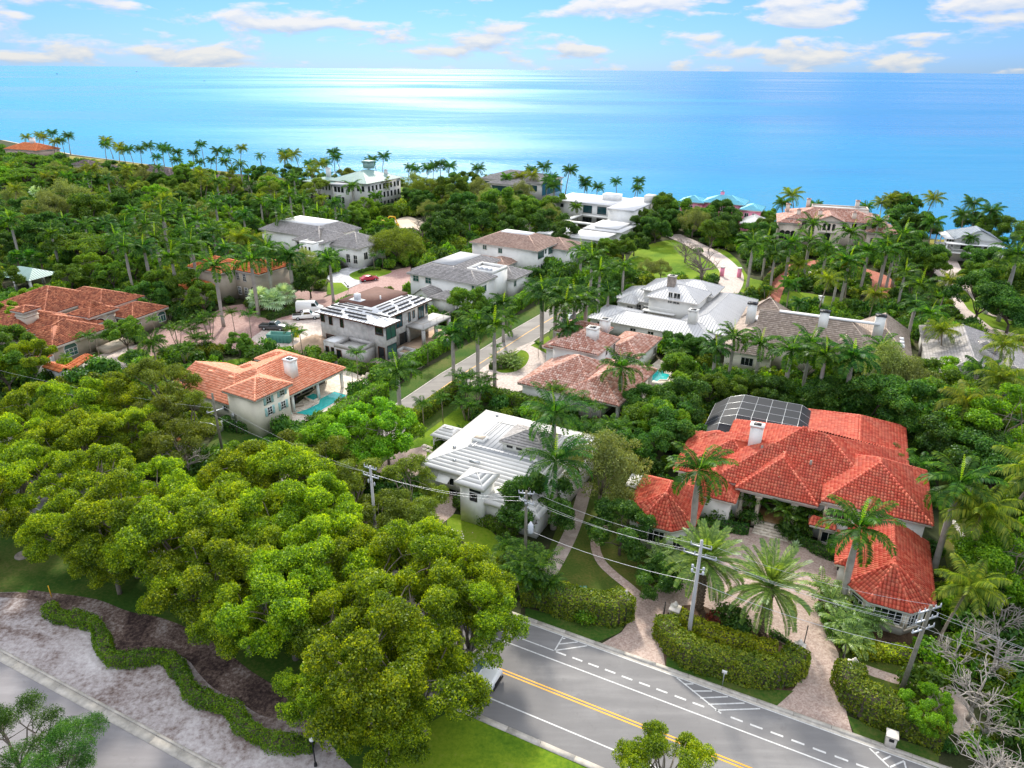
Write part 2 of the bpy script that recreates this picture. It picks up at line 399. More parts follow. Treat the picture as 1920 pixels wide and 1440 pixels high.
n = t.noise(1.6, 3, 0.5, None, 1.0); t.bsdf(t.ramp(n, [(0.35, (0.01, 0.34, 0.34)), (0.7, (0.04, 0.50, 0.47))]), 0.05, t.bump(n, 0.08, 0.05), 0.6); M['pool_water'] = m

TILE = {}
tilemat('tile_red', (0.42, 0.052, 0.030), (0.55, 0.092, 0.052), (0.62, 0.165, 0.095), 0.6, (0.34, 0.15, 0.11), 0.5)
tilemat('tile_salmon', (0.62, 0.21, 0.115), (0.74, 0.30, 0.18), (0.80, 0.39, 0.26), 0.65, (0.50, 0.27, 0.19), 0.25)
tilemat('tile_brown', (0.22, 0.065, 0.036), (0.42, 0.135, 0.068), (0.58, 0.23, 0.12), 0.7, (0.09, 0.035, 0.03), 0.65)
tilemat('tile_mixed', (0.40, 0.17, 0.12), (0.54, 0.30, 0.235), (0.70, 0.50, 0.43), 0.75, (0.26, 0.17, 0.14), 0.30)
tilemat('tile_orange', (0.50, 0.12, 0.04), (0.66, 0.19, 0.06), (0.74, 0.28, 0.12), 0.7, (0.25, 0.12, 0.08), 0.4)
tilemat('slate_grey', (0.28, 0.265, 0.26), (0.35, 0.33, 0.325), (0.43, 0.405, 0.40), 0.8, (0.14, 0.13, 0.13), 0.3)
tilemat('tile_tan', (0.33, 0.21, 0.165), (0.43, 0.285, 0.23), (0.52, 0.36, 0.29), 0.8, (0.20, 0.15, 0.13), 0.3)
tilemat('shake_brown', (0.31, 0.245, 0.20), (0.40, 0.32, 0.265), (0.49, 0.40, 0.34), 0.85, (0.13, 0.10, 0.09), 0.35)
tilemat('metal_white', (0.62, 0.61, 0.60), (0.66, 0.65, 0.64), (0.70, 0.69, 0.68), 0.42, (0.42, 0.41, 0.41), 0.30, 0.5)
tilemat('metal_grey_roof', (0.44, 0.44, 0.45), (0.50, 0.50, 0.51), (0.55, 0.55, 0.56), 0.40, (0.34, 0.34, 0.35), 0.3, 0.5)
tilemat('metal_green', (0.20, 0.33, 0.30), (0.25, 0.38, 0.35), (0.30, 0.42, 0.40), 0.45, (0.15, 0.22, 0.2), 0.3, 0.5)
tilemat('shingle_blue', (0.20, 0.24, 0.30), (0.26, 0.30, 0.36), (0.32, 0.36, 0.42), 0.8, (0.18, 0.2, 0.25), 0.3)
tilemat('shingle_dark', (0.10, 0.075, 0.08), (0.15, 0.115, 0.12), (0.20, 0.16, 0.165), 0.85, (0.09, 0.07, 0.07), 0.3)
tilemat('shingle_brown', (0.22, 0.12, 0.08), (0.30, 0.17, 0.12), (0.36, 0.22, 0.15), 0.85)

leafmat('leaf_canopy', [(0.15, (0.030, 0.058, 0.005)), (0.40, (0.072, 0.118, 0.007)), (0.62, (0.155, 0.205, 0.008)), (0.92, (0.32, 0.34, 0.011))], .4, .06, .24)
leafmat('leaf_bright', [(0.15, (0.035, 0.085, 0.006)), (0.5, (0.085, 0.170, 0.010)), (0.9, (0.20, 0.29, 0.018))])
leafmat('leaf_dark', [(0.15, (0.010, 0.034, 0.008)), (0.5, (0.030, 0.075, 0.014)), (0.9, (0.085, 0.145, 0.024))], 0.25)
leafmat('leaf_mid', [(0.15, (0.020, 0.052, 0.008)), (0.5, (0.055, 0.110, 0.013)), (0.9, (0.140, 0.195, 0.022))], 0.3)
leafmat('leaf_grey', [(0.15, (0.060, 0.075, 0.030)), (0.5, (0.11, 0.13, 0.052)), (0.9, (0.20, 0.22, 0.10))], 0.25)
leafmat('leaf_olive', [(0.15, (0.030, 0.045, 0.008)), (0.5, (0.080, 0.105, 0.015)), (0.9, (0.16, 0.18, 0.028))], 0.3)
leafmat('leaf_hedge', [(0.15, (0.020, 0.060, 0.005)), (0.5, (0.070, 0.150, 0.008)), (0.9, (0.15, 0.22, 0.014))], 0.3)
leafmat('leaf_hedge_gold', [(0.15, (0.060, 0.090, 0.006)), (0.5, (0.15, 0.19, 0.010)), (0.9, (0.34, 0.33, 0.016))], 0.3)
leafmat('leaf_hedge_olive', [(0.15, (0.028, 0.055, 0.006)), (0.5, (0.080, 0.115, 0.010)), (0.9, (0.20, 0.21, 0.022))], 0.3)
leafmat('leaf_red', [(0.2, (0.05, 0.012, 0.010)), (0.9, (0.16, 0.03, 0.025))], 0.3)
leafmat('palm_green', [(0.15, (0.010, 0.038, 0.006)), (0.5, (0.030, 0.078, 0.010)), (0.9, (0.095, 0.165, 0.016))], 0.4, 0.04, 0.15)
leafmat('palm_deep', [(0.15, (0.008, 0.034, 0.009)), (0.5, (0.022, 0.068, 0.014)), (0.9, (0.07, 0.13, 0.022))], 0.35, 0.04, 0.15)
leafmat('palm_gold', [(0.15, (0.035, 0.062, 0.008)), (0.5, (0.085, 0.115, 0.012)), (0.9, (0.20, 0.20, 0.025))], 0.4, 0.05, 0.15)
leafmat('palm_date', [(0.15, (0.045, 0.085, 0.025)), (0.5, (0.10, 0.155, 0.045)), (0.9, (0.21, 0.26, 0.075))], 0.3, 0.10, 0.1)
leafmat('palm_silver', [(0.15, (0.16, 0.22, 0.20)), (0.9, (0.36, 0.43, 0.40))], 0.2, 0.08, 0.1)
leafmat('palm_spear', [(0.15, (0.14, 0.24, 0.01)), (0.9, (0.30, 0.38, 0.02))], 0.4)

# ---------------------------------------------------------------- roofs
def tri_norm(p):
    n = (Vector(p[1]) - Vector(p[0])).cross(Vector(p[2]) - Vector(p[0]))
    if n.length < 1e-6 and len(p) > 3: n = (Vector(p[2]) - Vector(p[0])).cross(Vector(p[3]) - Vector(p[0]))
    n.normalize()
    return n if n.z > 0 else -n
def _barrel(w_, h):
    xs = [0.0, .14, .38, .62, .86]; zs = [0.005, .085, .125, .085, .005]
    v = []
    for yy, lift in ((-0.03, 0.065), (h, 0.0)):
        for a, b in zip(xs, zs): v.append((a * w_, yy, b * (w_ / .3) + lift))
    f = [(i, i + 1, i + 6, i + 5) for i in range(4)]
    v += [(xs[0] * w_, -0.03, 0), (xs[4] * w_, -0.03, 0)]
    f2 = [(10, 11, 4, 3, 2, 1, 0)]
    return v, f, f2
def _flat(w_, h):
    g = 0.012
    v = [(g, -0.02, 0.085), (w_ - g, -0.02, 0.085), (w_ - g, h, 0.012), (g, h, 0.012), (g, -0.02, 0), (w_ - g, -0.02, 0)]
    return v, [(0, 1, 2, 3)], [(4, 5, 1, 0)]
STY = {  # name: (kind, tile width, course height, material)
    'red': ('barrel', .34, .42, 'tile_red'), 'salmon': ('barrel', .36, .46, 'tile_salmon'), 'brown': ('barrel', .36, .46, 'tile_brown'),
    'mixed': ('barrel', .42, .50, 'tile_mixed'), 'orange': ('barrel', .5, .6, 'tile_orange'), 'slate': ('flat', .42, .45, 'slate_grey'),
    'tan': ('flat', .42, .5, 'tile_tan'), 'shake': ('flat', .40, .42, 'shake_brown'), 'white': ('seam', .50, 0, 'metal_white'),
    'grey': ('seam', .60, 0, 'metal_grey_roof'), 'green': ('seam', .6, 0, 'metal_green'), 'blue': ('flat', .6, .5, 'shingle_blue'),
    'dark': ('flat', .8, .8, 'shingle_dark'), 'greyflat': ('seam', 1.0, 0, 'flat_roof_grey'), 'pslate': ('flat', .42, .45, 'slate_grey'),
    'pinkm': ('flat', .8, .6, 'roof_blue'), 'shb': ('flat', .6, .6, 'shingle_brown'), 'whiteh': ('strip', 0, .62, 'metal_white')}
RNG = np.random.default_rng(7)
def tile_face(mb, pts, sty, mi=0):
    kind, tw, th = STY[sty][:3]
    n = tri_norm(pts)
    if n.z > 0.9995: u = Vector((1, 0, 0))
    else: u = Vector((0, 0, 1)).cross(n).normalized()
    v = n.cross(u); o = Vector(pts[0])
    U, V, N = np.array(u), np.array(v), np.array(n)
    P = np.array([(Vector(p) - o).dot(u) for p in pts]), np.array([(Vector(p) - o).dot(v) for p in pts])
    K = len(pts)
    def inside(x, y):
        r = np.zeros(x.shape, bool); j = K - 1
        for i in range(K):
            c = ((P[1][i] > y) != (P[1][j] > y)) & (x < (P[0][j] - P[0][i]) * (y - P[1][i]) / (P[1][j] - P[1][i] + 1e-12) + P[0][i])
            r ^= c; j = i
        return r
    def span(c, ax):   # interval of the polygon on the line P[ax]==c, measured on the other axis
        q = []
        for i in range(K):
            j = (i + 1) % K
            a, b = P[ax][i], P[ax][j]
            if (a > c) != (b > c): q.append(P[1 - ax][i] + (P[1 - ax][j] - P[1 - ax][i]) * (c - a) / (b - a))
        return (min(q), max(q)) if len(q) >= 2 else None
    O = np.array(o)
    to3 = lambda a: O + a[:, :1] * U + a[:, 1:2] * V + a[:, 2:3] * N
    if kind in ('barrel', 'flat'):
        vmin, vmax, umin, umax = P[1].min(), P[1].max(), P[0].min(), P[0].max()
        js = np.arange(0, max(1, math.ceil((vmax - vmin) / th))); iu = np.arange(math.floor(umin / tw) - 1, math.ceil(umax / tw) + 1)
        gu, gv = np.meshgrid(iu * tw, vmin + js * th)
        if kind == 'flat': gu = gu + (np.arange(len(js)) % 2)[:, None] * tw * .5
        gu, gv = gu.ravel(), gv.ravel()
        k = inside(gu + tw / 2, gv + th * .5); gu, gv = gu[k], gv[k]
        if not len(gu): return
        tv, f4, fn = (_barrel if kind == 'barrel' else _flat)(tw, th)
        tv = np.array(tv)
        jit = RNG.uniform(-.012, .012, (len(gu), 1)); 
        a = np.empty((len(gu), len(tv), 3)); a[:, :, 0] = tv[:, 0] + gu[:, None]; a[:, :, 1] = tv[:, 1] + gv[:, None] + jit
        a[:, :, 2] = tv[:, 2] + 0.02 + RNG.uniform(0, .014, (len(gu), 1))
        vv = to3(a.reshape(-1, 3)); base = (np.arange(len(gu)) * len(tv))[:, None, None]
        fa = (np.array(f4)[None] + base).reshape(-1, 4)
        n0 = mb.n
        mb.add(vv, fa.astype(np.int32), mi)
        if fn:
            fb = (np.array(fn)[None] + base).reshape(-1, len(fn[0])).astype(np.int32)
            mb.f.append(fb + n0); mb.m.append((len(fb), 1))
    elif kind == 'seam':
        cs = np.arange(P[0].min() + tw * .5, P[0].max(), tw)
        for c in cs:
            s_ = span(c, 0)
            if not s_ or s_[1] - s_[0] < .3: continue
            a, b = s_[0] + .03, s_[1] - .06
            q = np.array([(c - .03, a, .0), (c + .03, a, .0), (c + .03, b, .0), (c - .03, b, .0), (c - .022, a, .075), (c + .022, a, .075), (c + .022, b, .075), (c - .022, b, .075)])
            mb.add(to3(q), [(4, 5, 6, 7), (0, 1, 5, 4), (1, 2, 6, 5), (3, 0, 4, 7)], mi)
    elif kind == 'strip':
        c = P[1].min()
        while c < P[1].max() - .05:
            s0 = span(c + .01, 1); s1 = span(min(c + th, P[1].max() - .01), 1)
            if s0 and s1:
                q = np.array([(s0[0], c, .038), (s0[1], c, .038), (s1[1], c + th, .014), (s1[0], c + th, .014), (s0[0], c, 0), (s0[1], c, 0)])
                mb.add(to3(q), [(0, 1, 2, 3), (4, 5, 1, 0)], mi)
            c += th

class House:
    def __init__(s, name, label, cat, px, deg, group=None):
        g = G(*px); s.th = RAD(deg); s.root = empty(name, (g[0], g[1], 0), s.th); tag(s.root, label, cat, group)
        s.o = g; s.ca, s.sa = math.cos(s.th), math.sin(s.th); s.walls = {}; s.trim = MB()
    def w2l(s, x, y):
        dx, dy = x - s.o[0], y - s.o[1]; return (dx * s.ca + dy * s.sa, -dx * s.sa + dy * s.ca)
    def l2w(s, a, b): return (s.o[0] + a * s.ca - b * s.sa, s.o[1] + a * s.sa + b * s.ca)
    def L(s, px, py, z=0.0):
        g = G(px, py, z); return s.w2l(g[0], g[1])
    def foot(s, x0, x1, y0, y1, pad=0.6):
        FOOT.append([s.l2w(x0 - pad, y0 - pad), s.l2w(x1 + pad, y0 - pad), s.l2w(x1 + pad, y1 + pad), s.l2w(x0 - pad, y1 + pad)])
    def wall(s, mat): return s.walls.setdefault(mat, MB())
    def roofpart(s, faces, caps, sty, fascia_poly=None, ze=0, cap_r=None, fmat='trim_white', name='roof', th=.26):
        mb = MB()
        for f in faces: mb.face(f, 0)
        if fascia_poly is not None:
            P = fascia_poly; n = len(P)
            a = sum(P[i][0] * P[(i + 1) % n][1] - P[(i + 1) % n][0] * P[i][1] for i in range(n))
            if a < 0: P = P[::-1]
            v = [(p[0], p[1], ze - .005) for p in P] + [(p[0], p[1], ze - th) for p in P]
            mb.add(v, [(n + i, n + (i + 1) % n, (i + 1) % n, i) for i in range(n)] + [tuple(range(2 * n - 1, n - 1, -1))], 1)
        r = mb.build(name, [M[STY[sty][3]], M[fmat]], s.root)
        kind = STY[sty][0]
        cr = cap_r if cap_r is not None else {'barrel': .15, 'flat': .10, 'seam': .05, 'strip': .05}[kind]
        tb = MB()
        for f in faces: tile_face(tb, f, sty)
        if tb.n: tag(tb.build('roof_tiles' if kind in ('barrel', 'flat') else 'roof_seams', [M[STY[sty][3]], M['mortar_shade_red' if kind == 'barrel' else 'mortar_shade_grey']], r), kind='stuff')
        if caps and cr > 0:
            cb = MB()
            for a, b in caps:
                a, b = Vector(a), Vector(b)
                L_ = (b - a).length; m_ = max(1, int(L_ / .45)) if kind == 'barrel' and cr >= .13 else 1
                for i in range(m_):
                    p, q = a.lerp(b, i / m_), a.lerp(b, (i + 1) / m_)
                    z = Vector((0, 0, .035))
                    cb.tube([p + z, q + z], [cr * 1.08, cr * .92], 6, 0, cap=True)
            cb.build('ridge_caps', M[STY[sty][3]], r)
        return r
    def hip(s, pa, pb, ze, pitch=.42, sty='red', wall='stucco_white', over=.6, z0=0.0, ridge=None, gable=(0, 0), axis=None, local=None, foot=True, fmat='trim_white', cap_r=None, flat=None, th=.26):
        if local: x0, x1, y0, y1 = local
        else:
            a, b = s.L(*pa, ze), s.L(*pb, ze); x0, x1 = sorted((a[0], b[0])); y0, y1 = sorted((a[1], b[1]))
        W, D = x1 - x0, y1 - y0
        ax = axis or ('x' if W >= D else 'y')
        e = [(x0, y0, ze), (x1, y0, ze), (x1, y1, ze), (x0, y1, ze)]
        if flat is not None:      # hip slopes that stop at a flat top
            i = flat[0]; zt = ze + i * pitch; dz = .03
            t_ = [(x0 + i, y0 + i, zt), (x1 - i, y0 + i, zt), (x1 - i, y1 - i, zt), (x0 + i, y1 - i, zt)]
            faces = [[e[k], e[(k + 1) % 4], t_[(k + 1) % 4], t_[k]] for k in range(4)]
            caps = [(e[k], t_[k]) for k in range(4)]
            r = s.roofpart(faces, caps, sty, [q[:2] for q in e], ze, cap_r, fmat, th=th)
            m2 = MB(); m2.bx(x0 + i - .15, x1 - i + .15, y0 + i - .15, y1 - i + .15, zt - .25, zt + .12)
            m2.build('flat_roof', M[flat[1]], s.root)
        else:
            h = (D if ax == 'x' else W) / 2
            if ridge:
                r0, r1 = ridge
            elif ax == 'x':
                r0 = (x0 + (0.02 if gable[0] else h), (y0 + y1) / 2, ze + h * pitch); r1 = (x1 - (0.02 if gable[1] else h), (y0 + y1) / 2, ze + h * pitch)
            else:
                r0 = ((x0 + x1) / 2, y0 + (0.02 if gable[0] else h), ze + h * pitch); r1 = ((x0 + x1) / 2, y1 - (0.02 if gable[1] else h), ze + h * pitch)
            if ax == 'x':
                faces = [[e[0], e[1], r1, r0], [e[2], e[3], r0, r1]]
                g0, g1 = [e[3], e[0], r0], [e[1], e[2], r1]
                caps = [(r0, r1)] + ([] if gable[0] else [(e[0], r0), (e[3], r0)]) + ([] if gable[1] else [(e[1], r1), (e[2], r1)])
            else:
                faces = [[e[1], e[2], r1, r0], [e[3], e[0], r0, r1]]
                g0, g1 = [e[0], e[1], r0], [e[2], e[3], r1]
                caps = [(r0, r1)] + ([] if gable[0] else [(e[0], r0), (e[1], r0)]) + ([] if gable[1] else [(e[2], r1), (e[3], r1)])
            if (Vector(r1) - Vector(r0)).length < .05:
                faces = [[e[0], e[1], r0], [e[1], e[2], r0], [e[2], e[3], r0], [e[3], e[0], r0]]; g0 = g1 = None; gable = (0, 0)
                caps = [(q, r0) for q in e]
            if g0 and not gable[0]: faces.append(g0)
            if g1 and not gable[1]: faces.append(g1)
            s.roofpart(faces, caps, sty, [q[:2] for q in e], ze, cap_r, fmat, th=th)
            if wall:
                for on, g in ((gable[0], g0), (gable[1], g1)):
                    if on and g:
                        c = (Vector(g[0]) + Vector(g[1])) / 2; d = (Vector(((x0 + x1) / 2, (y0 + y1) / 2, 0)) - Vector((c.x, c.y, 0))).normalized() * .45
                        p = [Vector(q) + d for q in g]; p[2].z -= .15
                        s.wall(wall).face([tuple(q) for q in p])
        bl = dict(x0=x0 + over, x1=x1 - over, y0=y0 + over, y1=y1 - over, ze=ze)
        if wall: s.wall(wall).bx(bl['x0'], bl['x1'], bl['y0'], bl['y1'], z0, ze - .1)
        if foot: s.foot(x0, x1, y0, y1, .3)
        return bl
    def flatbox(s, pa, pb, zt, z0=0.0, wall='stucco_white', roof='flat_roof_white', par=.35, local=None, foot=True, over=0.0):
        """flat-roofed block; pixels are roof corners at height zt"""
        if local: x0, x1, y0, y1 = local
        else:
            a, b = s.L(*pa, zt), s.L(*pb, zt); x0, x1 = sorted((a[0], b[0])); y0, y1 = sorted((a[1], b[1]))
        if over:
            s.wall(wall).bx(x0 + over, x1 - over, y0 + over, y1 - over, z0, zt - .4)
            m = MB(); m.bx(x0, x1, y0, y1, zt - .4, zt - .1)
        else:
            s.wall(wall).bx(x0, x1, y0, y1, z0, zt - par); m = MB(); m.bx(x0 + .02, x1 - .02, y0 + .02, y1 - .02, zt - par, zt - par + .05)
        m.build('roof', M[roof], s.root)
        if par and not over:
            t = .25; w_ = s.wall(wall)
            w_.bx(x0, x1, y0, y0 + t, zt - par, zt); w_.bx(x0, x1, y1 - t, y1, zt - par, zt)
            w_.bx(x0, x0 + t, y0 + t, y1 - t, zt - par, zt); w_.bx(x1 - t, x1, y0 + t, y1 - t, zt - par, zt)
        if foot: s.foot(x0, x1, y0, y1, .3)
        return dict(x0=x0 + over, x1=x1 - over, y0=y0 + over, y1=y1 - over, ze=zt)
    def seg(s, bl, side):
        return {'S': ((bl['x0'], bl['y0']), (bl['x1'], bl['y0'])), 'E': ((bl['x1'], bl['y0']), (bl['x1'], bl['y1'])),
                'N': ((bl['x1'], bl['y1']), (bl['x0'], bl['y1'])), 'W': ((bl['x0'], bl['y1']), (bl['x0'], bl['y0']))}[side]
    def hit(s, bl, side, px, py):
        p0, p1 = s.seg(bl, side) if isinstance(side, str) else side
        d = ray(px, py); c = s.w2l(0, 0); dl = (d[0] * s.ca + d[1] * s.sa, -d[0] * s.sa + d[1] * s.ca)
        ux, uy = p1[0] - p0[0], p1[1] - p0[1]; L_ = math.hypot(ux, uy); ux /= L_; uy /= L_; nx, ny = uy, -ux
        t = ((p0[0] - c[0]) * nx + (p0[1] - c[1]) * ny) / (dl[0] * nx + dl[1] * ny)
        x, y, z = c[0] + dl[0] * t, c[1] + dl[1] * t, CAM_H + d[2] * t
        return (x - p0[0]) * ux + (y - p0[1]) * uy, z, p0, (ux, uy), (nx, ny), L_
    def win(s, bl, side, px, py, w_, h, frame='trim_white', glass='glass_dark', nx=2, ny=1, arch=False, surround=None, shutters=None, name='window', clampz=None, at=None):
        if at: 
            p0, p1 = s.seg(bl, side) if isinstance(side, str) else side
            L_ = math.dist(p0, p1); ux, uy = (p1[0] - p0[0]) / L_, (p1[1] - p0[1]) / L_; su, z, n_ = at[0], at[1], (uy, -ux); u_ = (ux, uy)
        else: su, z, p0, u_, n_, L_ = s.hit(bl, side, px, py)
        su = min(max(su, w_ / 2 + .1), L_ - w_ / 2 - .1) if L_ > w_ + .2 else L_ / 2
        if clampz is not None: z = clampz
        z = max(z, h / 2 + .05)
        def P(a, b, o): return (p0[0] + u_[0] * (su + a) + n_[0] * o, p0[1] + u_[1] * (su + a) + n_[1] * o, z + b)
        def slab(mb, a0, a1, b0, b1, o0, o1, mi=0):
            v = [P(a, b, o) for o in (o0, o1) for a, b in ((a0, b0), (a1, b0), (a1, b1), (a0, b1))]
            mb.add(v, [(0, 3, 2, 1), (4, 5, 6, 7), (0, 1, 5, 4), (1, 2, 6, 5), (2, 3, 7, 6), (3, 0, 4, 7)], mi)
        fr = MB(); t = min(.09, w_ * .09); a, b = w_ / 2, h / 2
        slab(fr, -a, -a + t, -b, b, 0, .09); slab(fr, a - t, a, -b, b, 0, .09)
        slab(fr, -a + t, a - t, -b, -b + t, 0, .09)
        if not arch: slab(fr, -a + t, a - t, b - t, b, 0, .09)
        for i in range(1, nx): x = -a + w_ * i / nx; slab(fr, x - t * .35, x + t * .35, -b + t, b - (0 if arch else t), .0, .075)
        for i in range(1, ny): y = -b + h * i / ny; slab(fr, -a + t, a - t, y - t * .3, y + t * .3, .0, .07)
        pn = MB(); pl = [(-a + t * .5, -b + t * .5), (a - t * .5, -b + t * .5), (a - t * .5, b)] 
        if arch:
            ar = arch if isinstance(arch, float) else .5
            K = 9; pts = [(a * math.cos(math.pi * k / K), b + ar * w_ * math.sin(math.pi * k / K)) for k in range(K + 1)]
            for k in range(K):
                (x0, y0), (x1, y1) = pts[k], pts[k + 1]
                q = 1 + t * 1.0 / a
                v = [P(x0, y0, 0), P(x1, y1, 0), P(x1 * q, b + (y1 - b) * q, 0), P(x0 * q, b + (y0 - b) * q, 0), P(x0, y0, .09), P(x1, y1, .09), P(x1 * q, b + (y1 - b) * q, .09), P(x0 * q, b + (y0 - b) * q, .09)]
                fr.add(v, [(4, 5, 6, 7), (0, 1, 5, 4), (2, 3, 7, 6)])
            slab(fr, -a + t, a - t, b - t * .4, b + t * .4, 0, .075)
            pl = [(-a, -b + t * .5), (a, -b + t * .5)] + pts
        else: pl = [(-a + t * .5, -b + t * .5), (a - t * .5, -b + t * .5), (a - t * .5, b - t * .5), (-a + t * .5, b - t * .5)]
        pn.face([P(x, y, .03) for x, y in pl])
        fo = fr.build(name, M[frame], s.root)
        pn.build('pane', M[glass], fo)
        if surround:
            sr = MB(); g = .22
            slab(sr, -a - g, -a - .01, -b - .1, b + (.1 if arch else g), 0, .12); slab(sr, a + .01, a + g, -b - .1, b + (.1 if arch else g), 0, .12)
            slab(sr, -a - g, a + g, -b - g - .1, -b - .1, 0, .16)
            if arch:
                ar = arch if isinstance(arch, float) else .5
                K = 9
                for k in range(K):
                    q0, q1 = 1.06, 1.06 + g / a
                    c0, s0, c1, s1 = math.cos(math.pi * k / K), math.sin(math.pi * k / K), math.cos(math.pi * (k + 1) / K), math.sin(math.pi * (k + 1) / K)
                    A_ = [(a * c0 * q, b + ar * w_ * s0 * q) for q in (q0, q1)]; B_ = [(a * c1 * q, b + ar * w_ * s1 * q) for q in (q0, q1)]
                    v = [P(*A_[0], .12), P(*A_[1], .12), P(*B_[1], .12), P(*B_[0], .12), P(*A_[1], 0), P(*B_[1], 0)]
                    sr.add(v, [(0, 1, 2, 3), (1, 4, 5, 2)])
            else: slab(sr, -a - g, a + g, b + g, b + g * 2, 0, .14)
            sr.build('surround', M[surround], fo)
        if shutters:
            for sg in (-1, 1):
                sh = MB(); x0, x1 = sorted((sg * (a + .04), sg * (a + .04 + w_ * .42)))
                slab(sh, x0, x1, -b, b, 0, .06)
                for k in range(9): y = -b + .08 + (h - .16) * k / 9; slab(sh, x0 + .05, x1 - .05, y, y + (h - .16) / 9 * .55, .06, .085)
                sh.build('shutter', M[shutters], s.root)
        return fo
    def row(s, bl, side, n, z, w_, h, a=0.1, b=0.9, **k):
        p0, p1 = s.seg(bl, side) if isinstance(side, str) else side; L_ = math.dist(p0, p1)
        for i in range(n): s.win(bl, side, 0, 0, w_, h, at=(L_ * (a + (b - a) * (i + .5) / n), z), **k)
    def chimney(s, px, py, zt, w_=1.4, d=1.1, h=3.0, mat='stucco_white', cap='trim_white', local=None):
        a = local or s.L(px, py, zt)
        m = MB(); m.bx(a[0] - w_ / 2, a[0] + w_ / 2, a[1] - d / 2, a[1] + d / 2, zt - h, zt - .22)
        m.bx(a[0] - w_ / 2 - .12, a[0] + w_ / 2 + .12, a[1] - d / 2 - .12, a[1] + d / 2 + .12, zt - .22, zt - .05, 1)
        m.bx(a[0] - w_ * .3, a[0] + w_ * .3, a[1] - d * .3, a[1] + d * .3, zt - .05, zt + .04, 2)
        m.build('chimney', [M[mat], M[cap], M['iron_black']], s.root)
    def done(s):
        for k, mb in s.walls.items(): mb.build('wall', M[k], s.root)
        return s.root

FOOT = []       # building footprints (metres)
CLEAR = []      # open ground: roads, lawns, drives
# ---------------------------------------------------------------- ground sheets
_lay = {}
def sheet(name, px, z, mat, smooth=False, clear=True, thick=0.0, kind='structure', world=None, parent=None):
    P = world or [G(*p)[:2] for p in px]
    if smooth: P = catmull(P, 5)
    m = MB()
    if thick: m.prism(P, z - thick, z)
    else:
        a = sum(P[i][0] * P[(i + 1) % len(P)][1] - P[(i + 1) % len(P)][0] * P[i][1] for i in range(len(P)))
        m.face([(x, y, z) for x, y in (P if a > 0 else P[::-1])])
    o = m.build(name, M[mat], parent)
    if kind and parent is None: tag(o, kind=kind)
    if clear: CLEAR.append(P)
    return o
def offset_line(P, d):
    out = []
    for i in range(len(P)):
        a, b = P[max(i - 1, 0)], P[min(i + 1, len(P) - 1)]
        dx, dy = b[0] - a[0], b[1] - a[1]; l_ = math.hypot(dx, dy) or 1
        out.append((P[i][0] - dy / l_ * d, P[i][1] + dx / l_ * d))
    return out
def ribbon(name, P, wd, z, mat, thick=0.0, clear=True, kind='structure'):
    """strip of width wd centred on polyline P (metres)"""
    A, B_ = offset_line(P, wd / 2), offset_line(P, -wd / 2)
    m = MB(); n = len(P)
    v = [(x, y, z) for x, y in A] + [(x, y, z) for x, y in B_]
    f = [(i, n + i, n + i + 1, i + 1) for i in range(n - 1)]
    if thick:
        v += [(x, y, z - thick) for x, y in A] + [(x, y, z - thick) for x, y in B_]
        f += [(i, i + 1, 2 * n + i + 1, 2 * n + i) for i in range(n - 1)] + [(n + i, 3 * n + i, 3 * n + i + 1, n + i + 1) for i in range(n - 1)]
        f += [(0, 2 * n, 3 * n, n), (n - 1, 2 * n - 1, 4 * n - 1, 3 * n - 1)]
    m.add(v, f); o = m.build(name, M[mat]); tag(o, kind=kind)
    if clear: CLEAR.append(A + B_[::-1])
    return o

# ================================================================ GROUND, SEA, ROADS
m = newmat('sea'); t = NT(m)
mp = t.n('ShaderNodeMapping'); mp.inputs['Rotation'].default_value = (0, 0, RAD(8)); mp.inputs['Scale'].default_value = (0.35, 1, 1); t.l(t.pos(), mp.inputs[0])
big = t.noise(0.0016, 5, 0.62, mp.outputs[0], 0.4)
mp2 = t.n('ShaderNodeMapping'); mp2.inputs['Scale'].default_value = (0.5, 1, 1); t.l(t.pos(), mp2.inputs[0])
rip = t.noise(0.25, 8, 0.72, mp2.outputs[0])
swell = t.noise(0.018, 6, 0.65, mp.outputs[0])
hgt_ = t.math('ADD', t.math('MULTIPLY', rip, 0.7), t.math('MULTIPLY', swell, 2.5))
# depth of the sea bed: shallow and turquoise inshore, deeper to the right and out (a property of the water body)
sx = t.n('ShaderNodeSeparateXYZ'); t.l(t.pos(), sx.inputs[0])
dep = t.math('ADD', t.math('MULTIPLY', sx.outputs[0], 0.0011), t.math('MULTIPLY', t.math('SUBTRACT', big, 0.5), 2.6))
colr = t.ramp(t.math('ADD', dep, 0.42), [(0.0, (0.006, 0.235, 0.40)), (0.45, (0.0, 0.20, 0.385)), (1.0, (0.0, 0.145, 0.35))])
str_ = t.noise(0.0011, 6, 0.66, mp.outputs[0], 0.8); rgh = t.ramp(str_, [(0.42, (.15, .15, .15)), (0.50, (.27, .27, .27)), (0.58, (.39, .39, .39))])
b = t.bsdf(colr, rgh, t.bump(hgt_, 0.7, 0.8), 0.18); b.inputs['IOR'].default_value = 1.33; b.inputs['Specular Tint'].default_value = (0.5, 0.9, 1.0, 1)
M['sea'] = m
o = MB().face([(-90000, -2000, -0.6), (90000, -2000, -0.6), (90000, 110000, -0.6), (-90000, 110000, -0.6)]).build('sea', M['sea']); tag(o, kind='structure')
SHORE = [G(*p)[:2] for p in ((0, 262), (130, 289), (350, 318), (560, 336), (760, 348), (900, 357), (1060, 374), (1230, 390), (1420, 412), (1600, 430), (1760, 449), (1920, 476))]
SH2 = [(SHORE[0][0] - 700, SHORE[0][1] + 380)] + SHORE + [(SHORE[-1][0] + 160, SHORE[-1][1] - 90)]
m_ = MB(); m_.prism([(-1300, -60)] + SH2 + [(400, -60)], -3, 0.0)
